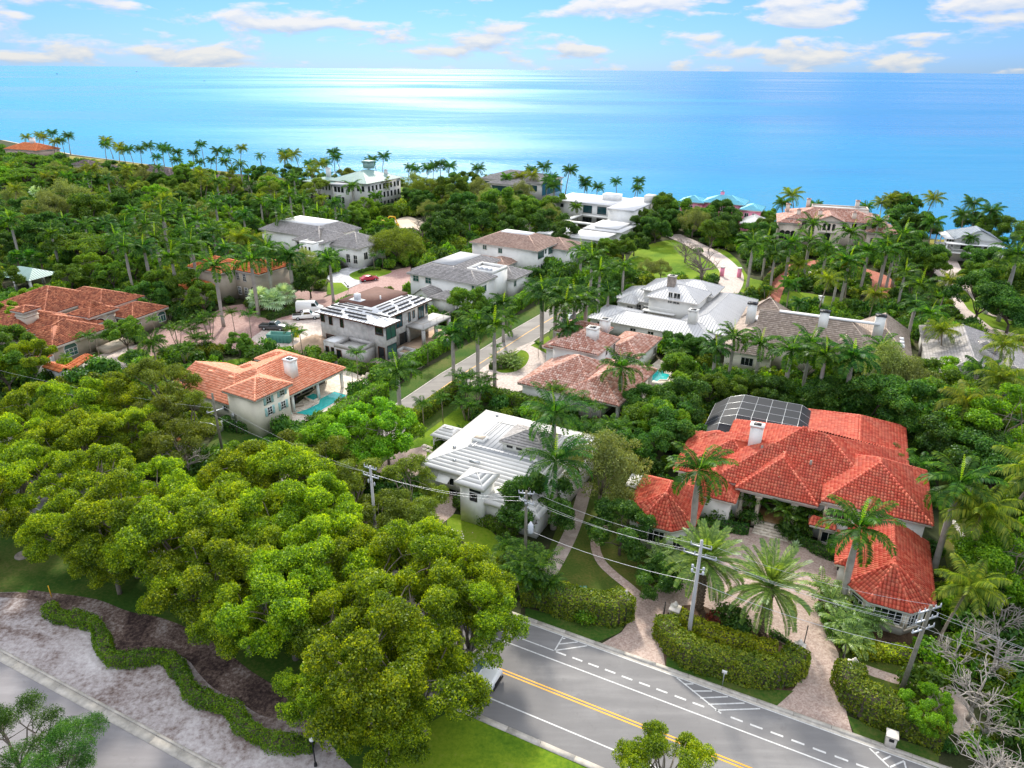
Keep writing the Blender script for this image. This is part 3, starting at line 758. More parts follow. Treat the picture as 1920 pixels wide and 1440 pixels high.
tag(m_.build('ground', M['soil']), kind='structure')
band = offset_line(SH2, -20)
m_ = MB(); n_ = len(SH2); A_, B_ = offset_line(SH2, 3), band
m_.add([(x, y, -.55) for x, y in A_] + [(x, y, .02) for x, y in B_], [(i, n_ + i, n_ + i + 1, i + 1) for i in range(n_ - 1)])
tag(m_.build('beach', M['beach_sand']), kind='structure')
CLEAR.append(offset_line(SH2, 8) + band[::-1])

# main road frame: s along the road (to the right), t across it (away from the camera)
R0 = G(946, 1260); RE = (math.cos(RAD(-26.5)), math.sin(RAD(-26.5)))
def RW(s, t): return (R0[0] + RE[0] * s - RE[1] * t, R0[1] + RE[1] * s + RE[0] * t)
def toST(px, py):
    g = G(px, py); dx, dy = g[0] - R0[0], g[1] - R0[1]; return (dx * RE[0] + dy * RE[1], -dx * RE[1] + dy * RE[0])
def rs(s0, s1, t0, t1): return [RW(s0, t0), RW(s1, t0), RW(s1, t1), RW(s0, t1)]
sheet('lawn', None, .006, 'verge_grass', world=[RW(-260, 6.9), RW(60, 6.9), RW(60, -60), RW(-260, -60)])
sheet('road', None, .014, 'road_asphalt', world=rs(-260, 60, -5.1, 6.9))
def line(s0, s1, t0, w_=.13, mat='line_white', name='lane_marking', s_=None):
    sheet(name, None, .020, mat, world=rs(s0, s1, t0 - w_ / 2, t0 + w_ / 2), clear=False)
line(-260, 60, -.16, .14, 'line_yellow'); line(-260, 60, .16, .14, 'line_yellow')
line(-260, 60, 3.35); line(-260, 60, -3.2)
sA, sB = toST(967, 1194), toST(1038, 1220)
line(-60, sB[0], sB[1], .12)
def pxline(a, b, w_=.12, z=.021, mat='line_white'):
    A = G(*a)[:2]; B_ = G(*b)[:2]; ribbon('lane_marking', [A, B_], w_, z, mat, clear=False)
for a, b in (((1040, 1220), (1056, 1193)), ((1040, 1220), (1101, 1211)), ((1047, 1208), (1083, 1204)), ((1053, 1198), (1060, 1197)),
             ((1269, 1271), (1352, 1338)), ((1283, 1283), (1300, 1282.5)), ((1298, 1296), (1335, 1296)), ((1313, 1309), (1365, 1306.5)), ((1328, 1321), (1396, 1318.5)), ((1341, 1332), (1425, 1329)),
             ((1630, 1403), (1668, 1439)), ((1641, 1413), (1648, 1410)), ((1655, 1425), (1670, 1418)), ((1668, 1439), (1695, 1427)), ((1695, 1427), (1699, 1442))):
    pxline(a, b, .13, .0215 + .0004 * (hash(a) % 5))
for x, y in ((1052, 1225.6), (1082.5, 1236.5), (1112.7, 1247.6), (1144, 1259), (1175.5, 1271.5), (1208.4, 1283.5), (1241, 1295.7), (1275.6, 1308.7), (1309.4, 1321.6), (1381.3, 1349), (1418, 1362.6), (1456.6, 1377), (1496, 1392), (1536.3, 1407.5), (1577.5, 1422.5), (1618, 1437.5)):
    s_, t_ = toST(x, y); sheet('lane_marking', None, .0208, 'line_white', world=rs(s_ - .5, s_ + .5, t_ - .09, t_ + .09), clear=False)
# kerbs
for t0, t1 in ((6.9, 7.25), (-5.65, -5.1)):
    m_ = MB()
    for k in range(-80, 20):
        a, b_ = RW(k * 3.0 + .01, t0), RW(k * 3.0 + 2.99, t1); c_ = ((a[0] + b_[0]) / 2, (a[1] + b_[1]) / 2, .0)
        m_.box((c_[0], c_[1], .02), (2.98, t1 - t0, .22 if t0 > 0 else .09), RAD(-26.5))
    tag(m_.build('kerb', M['kerb_concrete']), kind='structure')
line(-55, 60, 6.55, .10)
sheet('gutter', None, .018, 'kerb_concrete', world=rs(-60, 60, 6.62, 6.9), clear=False)

# planting bed between the two roads
BED = [(-30, 1112), (30, 1110), (100, 1116), (180, 1128), (240, 1150), (300, 1162), (370, 1190), (420, 1222), (470, 1262), (520, 1292), (560, 1318), (600, 1370), (640, 1420), (690, 1470), (450, 1480), (415, 1442), (0, 1219), (-40, 1198)]
sheet('sand_bed', BED, .016, 'pale_sand')
MUL = [(50, 1108), (100, 1112), (180, 1124), (240, 1146), (300, 1158), (370, 1186), (420, 1218), (470, 1258), (520, 1288), (560, 1314), (578, 1342), (500, 1345), (440, 1310), (400, 1290), (372, 1262), (352, 1238), (318, 1226), (250, 1232), (215, 1236), (202, 1200), (195, 1170), (165, 1155), (110, 1146), (95, 1132)]
sheet('mulch', MUL, .024, 'dark_mulch', smooth=True)
for P in ([(0, 1112), (60, 1112), (110, 1118), (90, 1130), (40, 1122), (0, 1120)],):
    sheet('mulch', P, .027, 'dark_mulch', smooth=True)
# parking road lower left
k0, k1 = G(0, 1219)[:2], G(415, 1442)[:2]; ka = math.atan2(k1[1] - k0[1], k1[0] - k0[0]); kd = (math.cos(ka), math.sin(ka)); kn = (-kd[1], kd[0])
def KW(s, t): return (k0[0] + kd[0] * s + kn[0] * t, k0[1] + kd[1] * s + kn[1] * t)
sheet('road', None, .03, 'lot_asphalt', world=[KW(-60, -.9), KW(50, -.9), KW(50, -30), KW(-60, -30)])
for off, hh, wd_ in ((0, .13, .22), (-.5, .055, .78)):
    m_ = MB()
    for k in range(-18, 16):
        c_ = KW(k * 3 + 1.5, off); m_.box((c_[0], c_[1], hh / 2 + .0), (2.98, wd_, hh), ka)
    tag(m_.build('kerb', M['kerb_concrete']), kind='structure')
sheet('lawn', [(700, 1440), (720, 1405), (850, 1330), (880, 1328), (1180, 1460), (700, 1500)], .0105, 'lawn', smooth=False)

# mansion grounds
sheet('front_lawn', [(1015, 1075), (1040, 1000), (1060, 960), (1110, 900), (1170, 850), (1230, 860), (1220, 900), (1180, 960), (1180, 1000), (1215, 1040), (1240, 1080), (1235, 1110), (1190, 1150), (1150, 1190), (1100, 1180), (1010, 1120)], .022, 'front_lawn', smooth=True)
DRIVE = [(1121, 1211), (1165, 1186), (1182, 1162), (1184, 1135), (1188, 1122), (1205, 1112), (1232, 1100), (1262, 1096), (1290, 1075), (1300, 1030), (1290, 1000), (1300, 960), (1340, 965), (1380, 985), (1420, 992), (1475, 992), (1510, 1025), (1560, 1048), (1600, 1060), (1600, 1100), (1560, 1100), (1535, 1115), (1533, 1145), (1552, 1185), (1572, 1225), (1577, 1285), (1583, 1320), (1592, 1355), (1600, 1381), (1452, 1326), (1245, 1254)]
sheet('driveway', DRIVE, .034, 'brick_paver')
sheet('driveway', [(1125, 1209), (1165, 1224), (1245, 1252), (1252, 1256), (1240, 1250)], .0345, 'brick_paver')
sheet('planting_bed', [(1252, 1150), (1268, 1137), (1310, 1133), (1370, 1160), (1430, 1185), (1480, 1215), (1500, 1228), (1503, 1262), (1490, 1290), (1455, 1324), (1300, 1272), (1248, 1252), (1240, 1205), (1240, 1170)], .042, 'mulch_bed')
sheet('lawn', [(1250, 1232), (1300, 1250), (1420, 1292), (1488, 1296), (1470, 1312), (1455, 1325), (1350, 1290), (1248, 1255)], .048, 'verge_grass')
sheet('lawn', [(985, 1160), (1120, 1205), (1160, 1188), (1170, 1178), (1100, 1170), (985, 1140)], .044, 'verge_grass')
sheet('planting_bed', [(1533, 1120), (1580, 1100), (1640, 1130), (1720, 1190), (1760, 1260), (1700, 1240), (1580, 1215), (1572, 1222), (1550, 1185)], .030, 'mulch_bed')
sheet('front_lawn', [(1576, 1224), (1620, 1215), (1680, 1222), (1730, 1232), (1735, 1250), (1715, 1266), (1660, 1264), (1590, 1248)], .038, 'front_lawn', smooth=True)
sheet('front_lawn', [(1600, 1250), (1640, 1262), (1715, 1284), (1738, 1300), (1730, 1330), (1680, 1325), (1640, 1300), (1612, 1275)], .040, 'front_lawn', smooth=True)
sheet('lawn', [(1588, 1342), (1604, 1383), (1760, 1441), (1760, 1410), (1680, 1385), (1620, 1355)], .045, 'verge_grass')
ribbon('path', catmull([G(*p)[:2] for p in ((1585, 1245), (1613, 1252), (1650, 1265), (1690, 1277), (1715, 1279), (1733, 1270), (1745, 1245), (1740, 1215))], 5, False), 1.15, .046, 'brick_paver')
ribbon('path', catmull([G(*p)[:2] for p in ((1135, 985), (1118, 1010), (1117, 1030), (1128, 1055), (1150, 1077), (1175, 1097), (1202, 1120))], 5, False), 1.05, .0455, 'brick_paver')
ribbon('path', catmull([G(*p)[:2] for p in ((1100, 905), (1085, 960), (1068, 1005), (1050, 1040), (1030, 1075))], 5, False), 1.7, .036, 'path_gravel')
sheet('path', [(1745, 1280), (1790, 1290), (1830, 1350), (1800, 1380), (1740, 1330)], .028, 'path_gravel', smooth=True)
sheet('side_lawn', [(1760, 880), (1800, 880), (1840, 1060), (1850, 1120), (1790, 1120), (1760, 1000)], .0265, 'front_lawn')
# white house lawn and terrace
sheet('front_lawn', [(845, 965), (880, 970), (905, 985), (925, 1000), (945, 1020), (948, 1035), (930, 1048), (900, 1046), (880, 1032), (868, 1015), (850, 1000), (838, 985)], .028, 'lawn', smooth=True)
sheet('terrace', [(830, 920), (870, 925), (850, 965), (820, 990), (800, 960)], .032, 'brick_paver')
sheet('path', [(815, 1005), (835, 990), (850, 1008), (862, 1030), (850, 1040), (830, 1025)], .027, 'path_gravel', smooth=True)
sheet('lawn', [(790, 790), (850, 760), (870, 775), (880, 795), (820, 820), (800, 870), (770, 850)], .025, 'lawn', smooth=True)
sheet('driveway', [(740, 850), (800, 835), (800, 880), (770, 900), (700, 900), (600, 900), (530, 905), (540, 885), (640, 860)], .031, 'brick_paver')
# side street
SL = [G(*p)[:2] for p in ((720, 772), (827, 700), (868, 676), (962, 618), (1029, 580))]
dx_, dy_ = SL[-1][0] - SL[0][0], SL[-1][1] - SL[0][1]; l_ = math.hypot(dx_, dy_); dx_ /= l_; dy_ /= l_
SL = [(SL[0][0] - dx_ * 34, SL[0][1] - dy_ * 34)] + SL + [(SL[-1][0] + dx_ * 14, SL[-1][1] + dy_ * 14)]
SR = offset_line(SL, -7.0)
sheet('side_street', None, .012 + .006, 'side_asphalt', world=SL + SR[::-1])
for e_, d_ in ((SL, -.12), (SR, .12)): ribbon('kerb', offset_line(e_, d_), .25, .045, 'kerb_concrete', thick=.08)
ribbon('lane_marking', offset_line(SL, -3.5), .14, .024, 'line_yellow', clear=False)
ribbon('lawn', offset_line(SL, 1.9), 3.6, .033, 'verge_grass')
ribbon('lawn', offset_line(SR, -1.5), 2.6, .0335, 'verge_grass')
# pale driveway and island by the mixed-tile house
sheet('driveway', [(905, 690), (930, 672), (975, 650), (1000, 640), (1030, 660), (1030, 700), (1000, 725), (960, 738), (920, 725), (890, 730), (880, 712)], .037, 'pale_paver')
sheet('lawn', [(928, 690), (945, 672), (968, 658), (984, 658), (992, 668), (985, 685), (965, 697), (940, 699)], .043, 'lawn', smooth=True)
sheet('lawn', [(995, 648), (1028, 630), (1040, 650), (1032, 668), (1010, 655)], .047, 'lawn')
# pool terraces
sheet('patio', [(505, 800), (560, 755), (640, 690), (665, 700), (690, 712), (690, 730), (575, 790), (520, 808)], .037, 'travertine')
sheet('patio', [(1195, 735), (1215, 690), (1235, 674), (1272, 685), (1265, 720), (1240, 745), (1225, 770)], .037, 'travertine')
# H3 back lawn
sheet('lawn', [(400, 690), (430, 675), (470, 670), (485, 690), (440, 705)], .035, 'lawn')
sheet('lawn', [(415, 800), (520, 800), (510, 830), (430, 850), (380, 850)], .035, 'verge_grass')
# brick court between the left villas
COURT = [(290, 620), (350, 608), (395, 590), (420, 600), (440, 640), (470, 620), (500, 608), (560, 578), (600, 560), (640, 548), (680, 530), (730, 508), (770, 500), (770, 545), (720, 548), (640, 560), (600, 590), (560, 640), (500, 640), (440, 660), (380, 650), (330, 650), (290, 680), (250, 690), (230, 670)]
sheet('brick_court', COURT, .0385, 'pink_paver', smooth=False)
sheet('brick_court', [(395, 590), (420, 575), (460, 570), (470, 590), (500, 575), (545, 555), (560, 545), (620, 548), (600, 562), (560, 580), (500, 610), (440, 640)], .0375, 'pink_paver')
sheet('lawn', [(478, 588), (520, 575), (560, 560), (578, 568), (570, 580), (530, 594), (500, 597)], .044, 'verge_grass', smooth=True)
sheet('driveway', [(470, 635), (520, 600), (570, 600), (600, 590), (620, 640), (620, 665), (540, 660), (490, 650)], .0395, 'pale_paver')
sheet('driveway', [(640, 520), (660, 502), (700, 500), (735, 510), (720, 515), (690, 512), (665, 520), (680, 530), (655, 540)], .041, 'grey_concrete')
sheet('driveway', [(610, 520), (640, 505), (665, 498), (680, 500), (650, 515), (645, 530), (655, 540), (630, 535)], .0415, 'grey_concrete')
sheet('lawn', [(655, 515), (680, 505), (710, 504), (735, 510), (700, 522), (670, 525)], .0435, 'lawn', smooth=True)
sheet('lawn', [(615, 530), (640, 530), (655, 543), (630, 553), (612, 552)], .0425, 'lawn')
# H4 forecourt
sheet('driveway', [(40, 690), (100, 680), (160, 665), (205, 655), (235, 650), (300, 640), (330, 650), (250, 690), (200, 700), (120, 705), (50, 700)], .0365, 'pale_paver')
sheet('lawn', [(220, 672), (235, 662), (255, 668), (250, 678), (230, 680)], .0432, 'lawn', smooth=True)
sheet('lawn', [(120, 680), (170, 664), (205, 652), (210, 657), (165, 675), (130, 684)], .0434, 'verge_grass')
sheet('building_site', [(590, 665), (640, 690), (720, 705), (790, 690), (840, 640), (850, 620), (800, 600), (700, 620), (600, 640), (560, 650)], .032, 'path_gravel')
sheet('driveway', [(740, 412), (765, 405), (800, 418), (815, 440), (780, 445), (745, 432)], .030, 'beach_sand')
# right-hand estates
sheet('front_lawn', [(1190, 470), (1230, 455), (1270, 452), (1310, 480), (1345, 500), (1352, 515), (1320, 528), (1260, 530), (1200, 525), (1175, 500)], .0365, 'lawn', smooth=True)
sheet('front_lawn', [(1340, 468), (1360, 470), (1385, 490), (1405, 520), (1440, 530), (1430, 555), (1385, 545), (1385, 520), (1375, 495)], .0362, 'lawn', smooth=True)
ribbon('driveway', catmull([G(*p)[:2] for p in ((1260, 440), (1300, 458), (1340, 480), (1367, 505), (1372, 525), (1360, 548), (1335, 570))], 5, False), 6.0, .039, 'pale_paver')
ribbon('driveway', catmull([G(*p)[:2] for p in ((1438, 565), (1448, 540), (1462, 512), (1485, 500), (1520, 495))], 5, False), 5.5, .0392, 'red_paver')
ribbon('driveway', catmull([G(*p)[:2] for p in ((1490, 500), (1530, 492), (1580, 498), (1640, 515), (1655, 530), (1650, 550), (1635, 575))], 5, False), 5.0, .0402, 'red_paver')
sheet('front_lawn', [(1455, 560), (1480, 545), (1620, 565), (1620, 585), (1520, 585), (1450, 580)], .0352, 'lawn')
sheet('driveway', [(1740, 485), (1790, 480), (1800, 500), (1815, 530), (1830, 570), (1860, 590), (1960, 620), (1960, 650), (1860, 640), (1810, 600), (1780, 560), (1755, 520)], .0385, 'pale_paver')
sheet('car_park', [(1840, 640), (1960, 655), (1960, 760), (1900, 745), (1860, 700)], .0345, 'brick_paver')
sheet('lawn', [(1788, 540), (1810, 545), (1850, 590), (1930, 610), (1930, 632), (1860, 615), (1815, 580)], .0412, 'lawn')
sheet('dune_lawn', [(1742, 450), (1800, 448), (1795, 478), (1745, 484)], .0362, 'dune_grass')
sheet('dune_lawn', [(130, 292), (200, 300), (300, 312), (430, 322), (430, 332), (300, 325), (200, 312), (130, 300)], .0362, 'dune_grass')
sheet('dune_lawn', [(740, 350), (760, 352), (760, 378), (742, 380)], .0362, 'lawn')
# sea-side of the ground: small white breakers

# ================================================================ RED-TILED MANSION
H = House('mansion', 'large white mansion under bright red barrel tile roofs beside the main road', 'mansion', (1480, 990), -25)
def rp(px, py, z): return (*H.L(px, py, z), z)
# main hall
ze = 5.0
main = H.hip(None, None, 5.0, .46, 'red', local=(-9.6, 10.8, -1.2, 16.2), ridge=((-.7, 8.2, 9.4), (2.2, 7.6, 9.4)), wall=None)
for q_ in ((-9.0, 10.2, 3.3, 15.6), (2.3, 10.1, -.6, 3.25), (-9.0, -6.2, -.5, 3.25)): H.wall('stucco_white').bx(*q_, 0, 4.9)
lf = H.hip(None, None, 3.9, .46, 'red', local=(-14.6, -4.0, .8, 12.2), ridge=((-8.5, 6.6, 6.8), (-5.0, 6.6, 6.8)))
bw = H.hip(None, None, 4.6, .24, 'red', local=(-.5, 12.2, 12.0, 25.3), ridge=((6.2, 14.0, 6.3), (6.2, 22.5, 6.3)), axis='y')
rw = H.hip(None, None, 6.1, .5, 'red', local=(2.7, 13.7, -2.6, 9.9), ridge=((8.1, 3.9, 9.0), (8.1, 5.0, 9.0)), axis='y')
en = H.hip(None, None, 4.9, .5, 'red', local=(-6.6, 2.5, -1.9, 9.0), ridge=((-2.1, 2.7, 7.7), (-2.1, 5.2, 7.7)), axis='y', wall=None)
fl = H.hip(None, None, 4.0, .42, 'red', local=(-12.6, -6.2, -4.0, 4.0), ridge=((-9.4, -1.0, 5.9), (-9.4, 3.6, 5.9)), axis='y')
# half-octagon ended wings
def octwing(xl, xr, y_end, y_back, ze, apex, ridge_end, cut=1.9, sty='red'):
    P = [(xr, y_back), (xr, y_end + cut), (xr - cut, y_end), (xl + cut, y_end), (xl, y_end + cut), (xl, y_back)]
    E_ = [(x, y, ze) for x, y in P]
    F = [[E_[1], E_[0], ridge_end, apex], [E_[2], E_[1], apex], [E_[3], E_[2], apex], [E_[4], E_[3], apex], [E_[5], E_[4], apex, ridge_end], [E_[0], E_[5], ridge_end]]
    H.roofpart(F, [(E_[1], apex), (E_[2], apex), (E_[3], apex), (E_[4], apex), (apex, ridge_end), (E_[0], ridge_end), (E_[5], ridge_end)], sty, P, ze)
    o_ = .6
    W_ = [(xr - o_, y_back - o_), (xr - o_, y_end + cut + .25), (xr - cut - .25, y_end + o_), (xl + cut + .25, y_end + o_), (xl + o_, y_end + cut + .25), (xl + o_, y_back - o_)]
    H.wall('stucco_white').prism(W_, 0, ze - .1)
    H.foot(xl, xr, y_end, y_back, .3)
    return W_
Wp = octwing(-17.6, -9.6, -12.0, -1.6, 3.5, (-13.4, -8.4, 6.0), (-13.5, -5.8, 6.0), 2.1)
Ww = octwing(6.0, 13.9, -14.7, -1.5, 3.3, (9.9, -11.2, 6.1), (9.9, -3.2, 6.1), 2.1)
H.hip(None, None, 3.3, .5, 'red', local=(4.9, 9.2, -9.8, -3.4), ridge=((9.0, -6.6, 5.0), (9.1, -6.6, 5.0)), wall=None, foot=False)
H.wall('stucco_white').bx(5.5, 7.0, -9.2, -3.8, 0, 3.2)
H.hip(None, None, 3.1, .35, 'red', local=(2.0, 4.6, -3.2, -2.0), ridge=((2.2, -2.1, 3.6), (4.4, -2.1, 3.6)), wall=None, foot=False)
# small turret roof behind the left ridge
tz = 5.0; tc_ = H.L(1347, 815, 5.6); K = 8
ring = [(tc_[0] + 3.0 * math.cos(math.pi * 2 * (k + .5) / K), tc_[1] + 3.0 * math.sin(math.pi * 2 * (k + .5) / K), 4.4) for k in range(K)]
ap = (tc_[0], tc_[1], 6.1)
H.roofpart([[ring[k], ring[(k + 1) % K], ap] for k in range(K)], [(r_, ap) for r_ in ring], 'red', [r_[:2] for r_ in ring], 4.4)
H.wall('stucco_white').prism([(tc_[0] + (x - tc_[0]) * .8, tc_[1] + (y - tc_[1]) * .8) for x, y, _ in ring], 0, 4.3)
H.chimney(1421, 795, 9.7, 1.5, 1.1, 4.5)
# entry porch: columns, beam, floor, steps, dark doorway
m_ = MB()
for i, x in enumerate((-5.9, -3.9, .1, 2.0)):
    c = MB(); y = -1.2 if i in (1, 2) else -.2
    c.box((x, y, .55), (.75, .75, 1.1)); c.lathe([(.30, 1.1), (.26, 1.3), (.22, 3.7), (.34, 3.85), (.40, 4.0)], 10, (x, y, 0)); c.box((x, y, 4.1), (.8, .8, .3))
    c.build('column', M['trim_stone'], H.root)
m_ = MB(); m_.bx(-6.1, 2.2, -1.5, -1.0, 4.25, 4.85); m_.bx(-6.2, -5.7, -1.0, 3, 4.25, 4.85); m_.build('porch_beam', M['stucco_white'], H.root)
cellmat('gold_tile', [(0.3, (0.23, 0.12, 0.045)), (0.7, (0.36, 0.22, 0.10))], (2, 2), 0.25)
m_ = MB(); m_.bx(-5.6, 2.0, -1.0, 3.2, 0, .78); m_.build('porch_floor', M['gold_tile'], H.root)
for k in range(5):
    m_ = MB(); m_.bx(-3.7 - k * .06, -.1 + k * .06, -1.0 - .42 * (k + 1), -1.0 - .42 * k - .004, 0, .78 - .15 * (k + 1) + .12); m_.build('step', M['travertine'], H.root)
m_ = MB(); m_.bx(-5.9, 2.2, 3.1, 3.6, 0, 4.9); m_.build('wall', M['stucco_cream'], H.root)
ent = ((-5.5, 3.08), (1.8, 3.08))
H.win(None, ent, 0, 0, 3.0, 2.6, at=(3.6, 2.2), nx=4, arch=.35, frame='wood_door', name='front_door')
H.win(None, ent, 0, 0, 1.1, 2.2, at=(1.0, 2.0), nx=1, name='window'); H.win(None, ent, 0, 0, 1.1, 2.2, at=(6.2, 2.0), nx=1, name='window')
m_ = MB(); 
for x0, x1 in ((-5.5, -4.3), (.55, 1.6)): MB().bx(x0, x1, -.9, -.65, .1, 1.25).build('porch_parapet', M['trim_stone'], H.root)
# windows
H.win(rw, 'S', 1570, 963, 2.5, 1.35, nx=3, surround='trim_stone'); H.win(rw, 'S', 1553, 1008, 2.3, 1.5, nx=3, surround='trim_stone')
pv = (Wp[3], Wp[2]); H.win(None, pv, 1230, 1006, 1.9, 1.6, nx=3, arch=.30, surround='trim_stone', frame='white_paint')
H.win(None, (Wp[2], Wp[1]), 1277, 1012, 1.2, 1.7, nx=2, frame='white_paint', at=(1.0, 1.4))
H.win(None, (Ww[3], Ww[2]), 1664, 1153, 2.5, 1.5, nx=4, arch=.26, surround='trim_stone', frame='white_paint')
H.win(None, (Ww[4], Ww[3]), 1618, 1128, 1.5, 1.4, nx=3, arch=.30, surround='trim_stone', frame='white_paint', at=(1.05, 1.6))
H.win(None, (Ww[2], Ww[1]), 1712, 1158, 1.3, 1.4, nx=3, arch=.30, surround='trim_stone', frame='white_paint', at=(1.0, 1.6))
m_ = MB(); m_.bx(5.3, 5.5, -8.4, -8.2, 1.9, 2.3); m_.bx(5.32, 5.48, -8.38, -8.22, 1.6, 1.9); m_.build('wall_lamp', M['iron_black'], H.root)
for px_, py_ in ((1518, 838), (1522, 860), (1430, 832)):
    a = H.L(px_, py_, 8.2); m_ = MB(); m_.lathe([(.14, 7.4), (.14, 7.95)], 8, (a[0], a[1], 0)); m_.build('roof_vent', M['rock'], H.root)
H.done()

# screened pool enclosure behind it
pc = empty('pool_enclosure', (H.o[0], H.o[1], 0), H.th); tag(pc, 'dark mesh screened pool enclosure with pale frame behind the red roofs', 'screen enclosure')
SX = [-13.6 + 14.2 * k / 7 for k in range(8)]; Y0, Y1, Y2, Y3 = 12.2, 15.2, 18.2, 22.0; Z0, Z1, Z2 = 3.4, 5.1, 5.9
def cz(x, y):
    d = min(x - (-13.6), .6 - x + 1.6, y - 13.2); return 3.3 + 2.3 * min(1, max(0, d) / 3.0)
YS = [13.2, 15.0, 16.8, 19.2, 21.6, 24.2]; fr = MB()
for i in range(8):
    fr.tube([(SX[i], y, cz(SX[i], y)) for y in YS], .035, 4); fr.tube([(SX[i], YS[0], 0), (SX[i], YS[0], 3.3)], .055, 4); fr.tube([(SX[i], YS[-1], 0), (SX[i], YS[-1], cz(SX[i], YS[-1]))], .055, 4)
for j, y in enumerate(YS):
    fr.tube([(x, y, cz(x, y)) for x in SX], .028, 4); fr.tube([(SX[0], y, 0), (SX[0], y, 3.3)], .055, 4)
fr.build('frame', M['metal_grey'], pc)
for i in range(7):
    for j in range(5):
        q = [(SX[i], YS[j]), (SX[i + 1], YS[j]), (SX[i + 1], YS[j + 1]), (SX[i], YS[j + 1])]
        MB().face([(x, y, cz(x, y)) for x, y in q]).build('screen_panel', M['screen_mesh'], pc)
    MB().face([(SX[i], YS[-1], .05), (SX[i + 1], YS[-1], .05), (SX[i + 1], YS[-1], cz(SX[i + 1], YS[-1])), (SX[i], YS[-1], cz(SX[i], YS[-1]))]).build('screen_panel', M['screen_mesh'], pc)
    MB().face([(SX[i], YS[0], .05), (SX[i + 1], YS[0], .05), (SX[i + 1], YS[0], 3.3), (SX[i], YS[0], 3.3)]).build('screen_panel', M['screen_mesh'], pc)
for j in range(5): MB().face([(SX[0], YS[j], .05), (SX[0], YS[j + 1], .05), (SX[0], YS[j + 1], 3.3), (SX[0], YS[j], 3.3)]).build('screen_panel', M['screen_mesh'], pc)
cg = [(x, y) for x, y in ((-13.8, 11.5), (1, 11.5), (1, 23.8), (-13.8, 23.8))]
H.foot(-13.8, 1, 11.5, 23.8, .3)
sheet('pool_deck', None, .05, 'travertine', world=[H.l2w(*q) for q in cg], clear=False)
pw = empty('swimming_pool', (*H.l2w(-6.5, 18), 0), H.th); tag(pw, 'dark swimming pool under the mesh screen enclosure', 'pool')
MB().bx(-5, 5, -2.5, 2.5, -.4, .06).build('water', M['pool_water'], pw)
# generator box beside the left pavilion
gx = empty('generator_box', (*G(1192, 925)[:2], 0), H.th); tag(gx, 'dark utility cabinet with pale top beside the left red roofed pavilion', 'utility cabinet')
MB().bx(-1.0, 1.0, -1.5, 1.5, 0, 1.7).build('cabinet', M['car_black'], gx); MB().bx(-1.1, 1.1, -1.6, 1.6, 1.7, 1.85).build('lid', M['trim_white'], gx)
for k in range(4): MB().bx(-.9 + .47 * k, -.5 + .47 * k, -1.53, -1.505, .3, 1.4).build('louvre_panel', M['metal_grey'], gx)

# ================================================================ WHITE METAL-ROOFED HOUSE
H = House('white_house', 'low white house with white standing seam roof round a grey flat centre', 'house', (870, 925), -27)
mn = H.hip(None, None, 3.6, .30, 'whiteh', local=(-5.8, 13.5, -1.5, 16.3), flat=(4.8, 'flat_roof_grey'))
for k in range(14):
    MB().bx(-.8 + .66 * k, -.74 + .66 * k, 3.4, 11.3, 5.15, 5.2).build('roof_seam', M['flat_roof_grey'], H.root)
lo = H.hip(None, None, 3.3, .28, 'whiteh', local=(4.8, 13.0, -5.0, 1.5))
tu = H.hip(None, None, 5.5, .42, 'whiteh', local=(2.2, 6.2, -5.8, -1.8), over=.5)
cl = H.hip(None, None, 6.5, .38, 'pslate', local=(3.0, 9.4, 4.0, 9.2), over=.35, z0=5)
for i in range(3): H.win(cl, 'S', 0, 0, .8, .45, at=(1.0 + 1.35 * i, 5.95), nx=1, frame='dark_frame')
H.win(tu, 'S', 888, 932, 1.0, 1.1, nx=1, frame='dark_frame'); H.win(tu, 'S', 891, 920, 1.5, .45, nx=1, frame='dark_frame')
H.win(mn, 'S', 826, 902, 1.6, 1.2, at=(3.6, 1.9), nx=2, frame='white_paint'); H.win(mn, 'S', 0, 0, .9, 2.1, at=(7.2, 1.2), nx=1, frame='dark_frame', name='door')
m_ = MB(); m_.add([(-3.0, -1.1, 2.7), (-1.2, -1.1, 2.7), (-1.2, -2.1, 2.2), (-3.0, -2.1, 2.2), (-3.0, -1.1, 2.62), (-1.2, -1.1, 2.62), (-1.2, -2.1, 2.12), (-3.0, -2.1, 2.12)], [(0, 1, 2, 3), (7, 6, 5, 4), (3, 2, 6, 7), (0, 3, 7, 4), (1, 5, 6, 2)]); m_.build('awning', M['white_paint'], H.root)
a = H.L(900, 822, 5.3); m_ = MB(); m_.bx(a[0] - .9, a[0] + .9, a[1] - .7, a[1] + .7, 4.9, 5.5); m_.bx(a[0] - .7, a[0] + .7, a[1] - .5, a[1] + .5, 5.5, 5.56, 1); m_.build('skylight', [M['white_paint'], M['furniture_tan']], H.root)
for px_, py_, z_ in ((932, 779, 4.6), (852, 863, 4.6), (890, 866, 4.9), (946, 921, 4.2), (852, 838, 4.6)):
    a = H.L(px_, py_, z_); m_ = MB(); m_.box((a[0], a[1], z_), (.35 if px_ != 890 else 1.4, .3, .35)); m_.build('roof_vent', M['metal_grey'], H.root)
H.done()
g = empty('gazebo', (*H.l2w(-7.2, 8.0), 0), H.th); tag(g, 'white slatted garden gazebo against the white metal roofed house', 'gazebo')
for x in (-1.5, 1.5):
    for y in (-1.5, 1.5): MB().bx(x - .09, x + .09, y - .09, y + .09, 0, 3.0).build('post', M['white_paint'], g)
m_ = MB(); e_ = [(-1.9, -1.9, 3.3), (1.9, -1.9, 3.3), (1.9, 1.9, 3.3), (-1.9, 1.9, 3.3)]; r0_, r1_ = (-.7, 0, 4.1), (.7, 0, 4.1)
for q in ((e_[0], e_[1], r1_, r0_), (e_[2], e_[3], r0_, r1_), (e_[1], e_[2], r1_), (e_[3], e_[0], r0_)): m_.face(list(q))
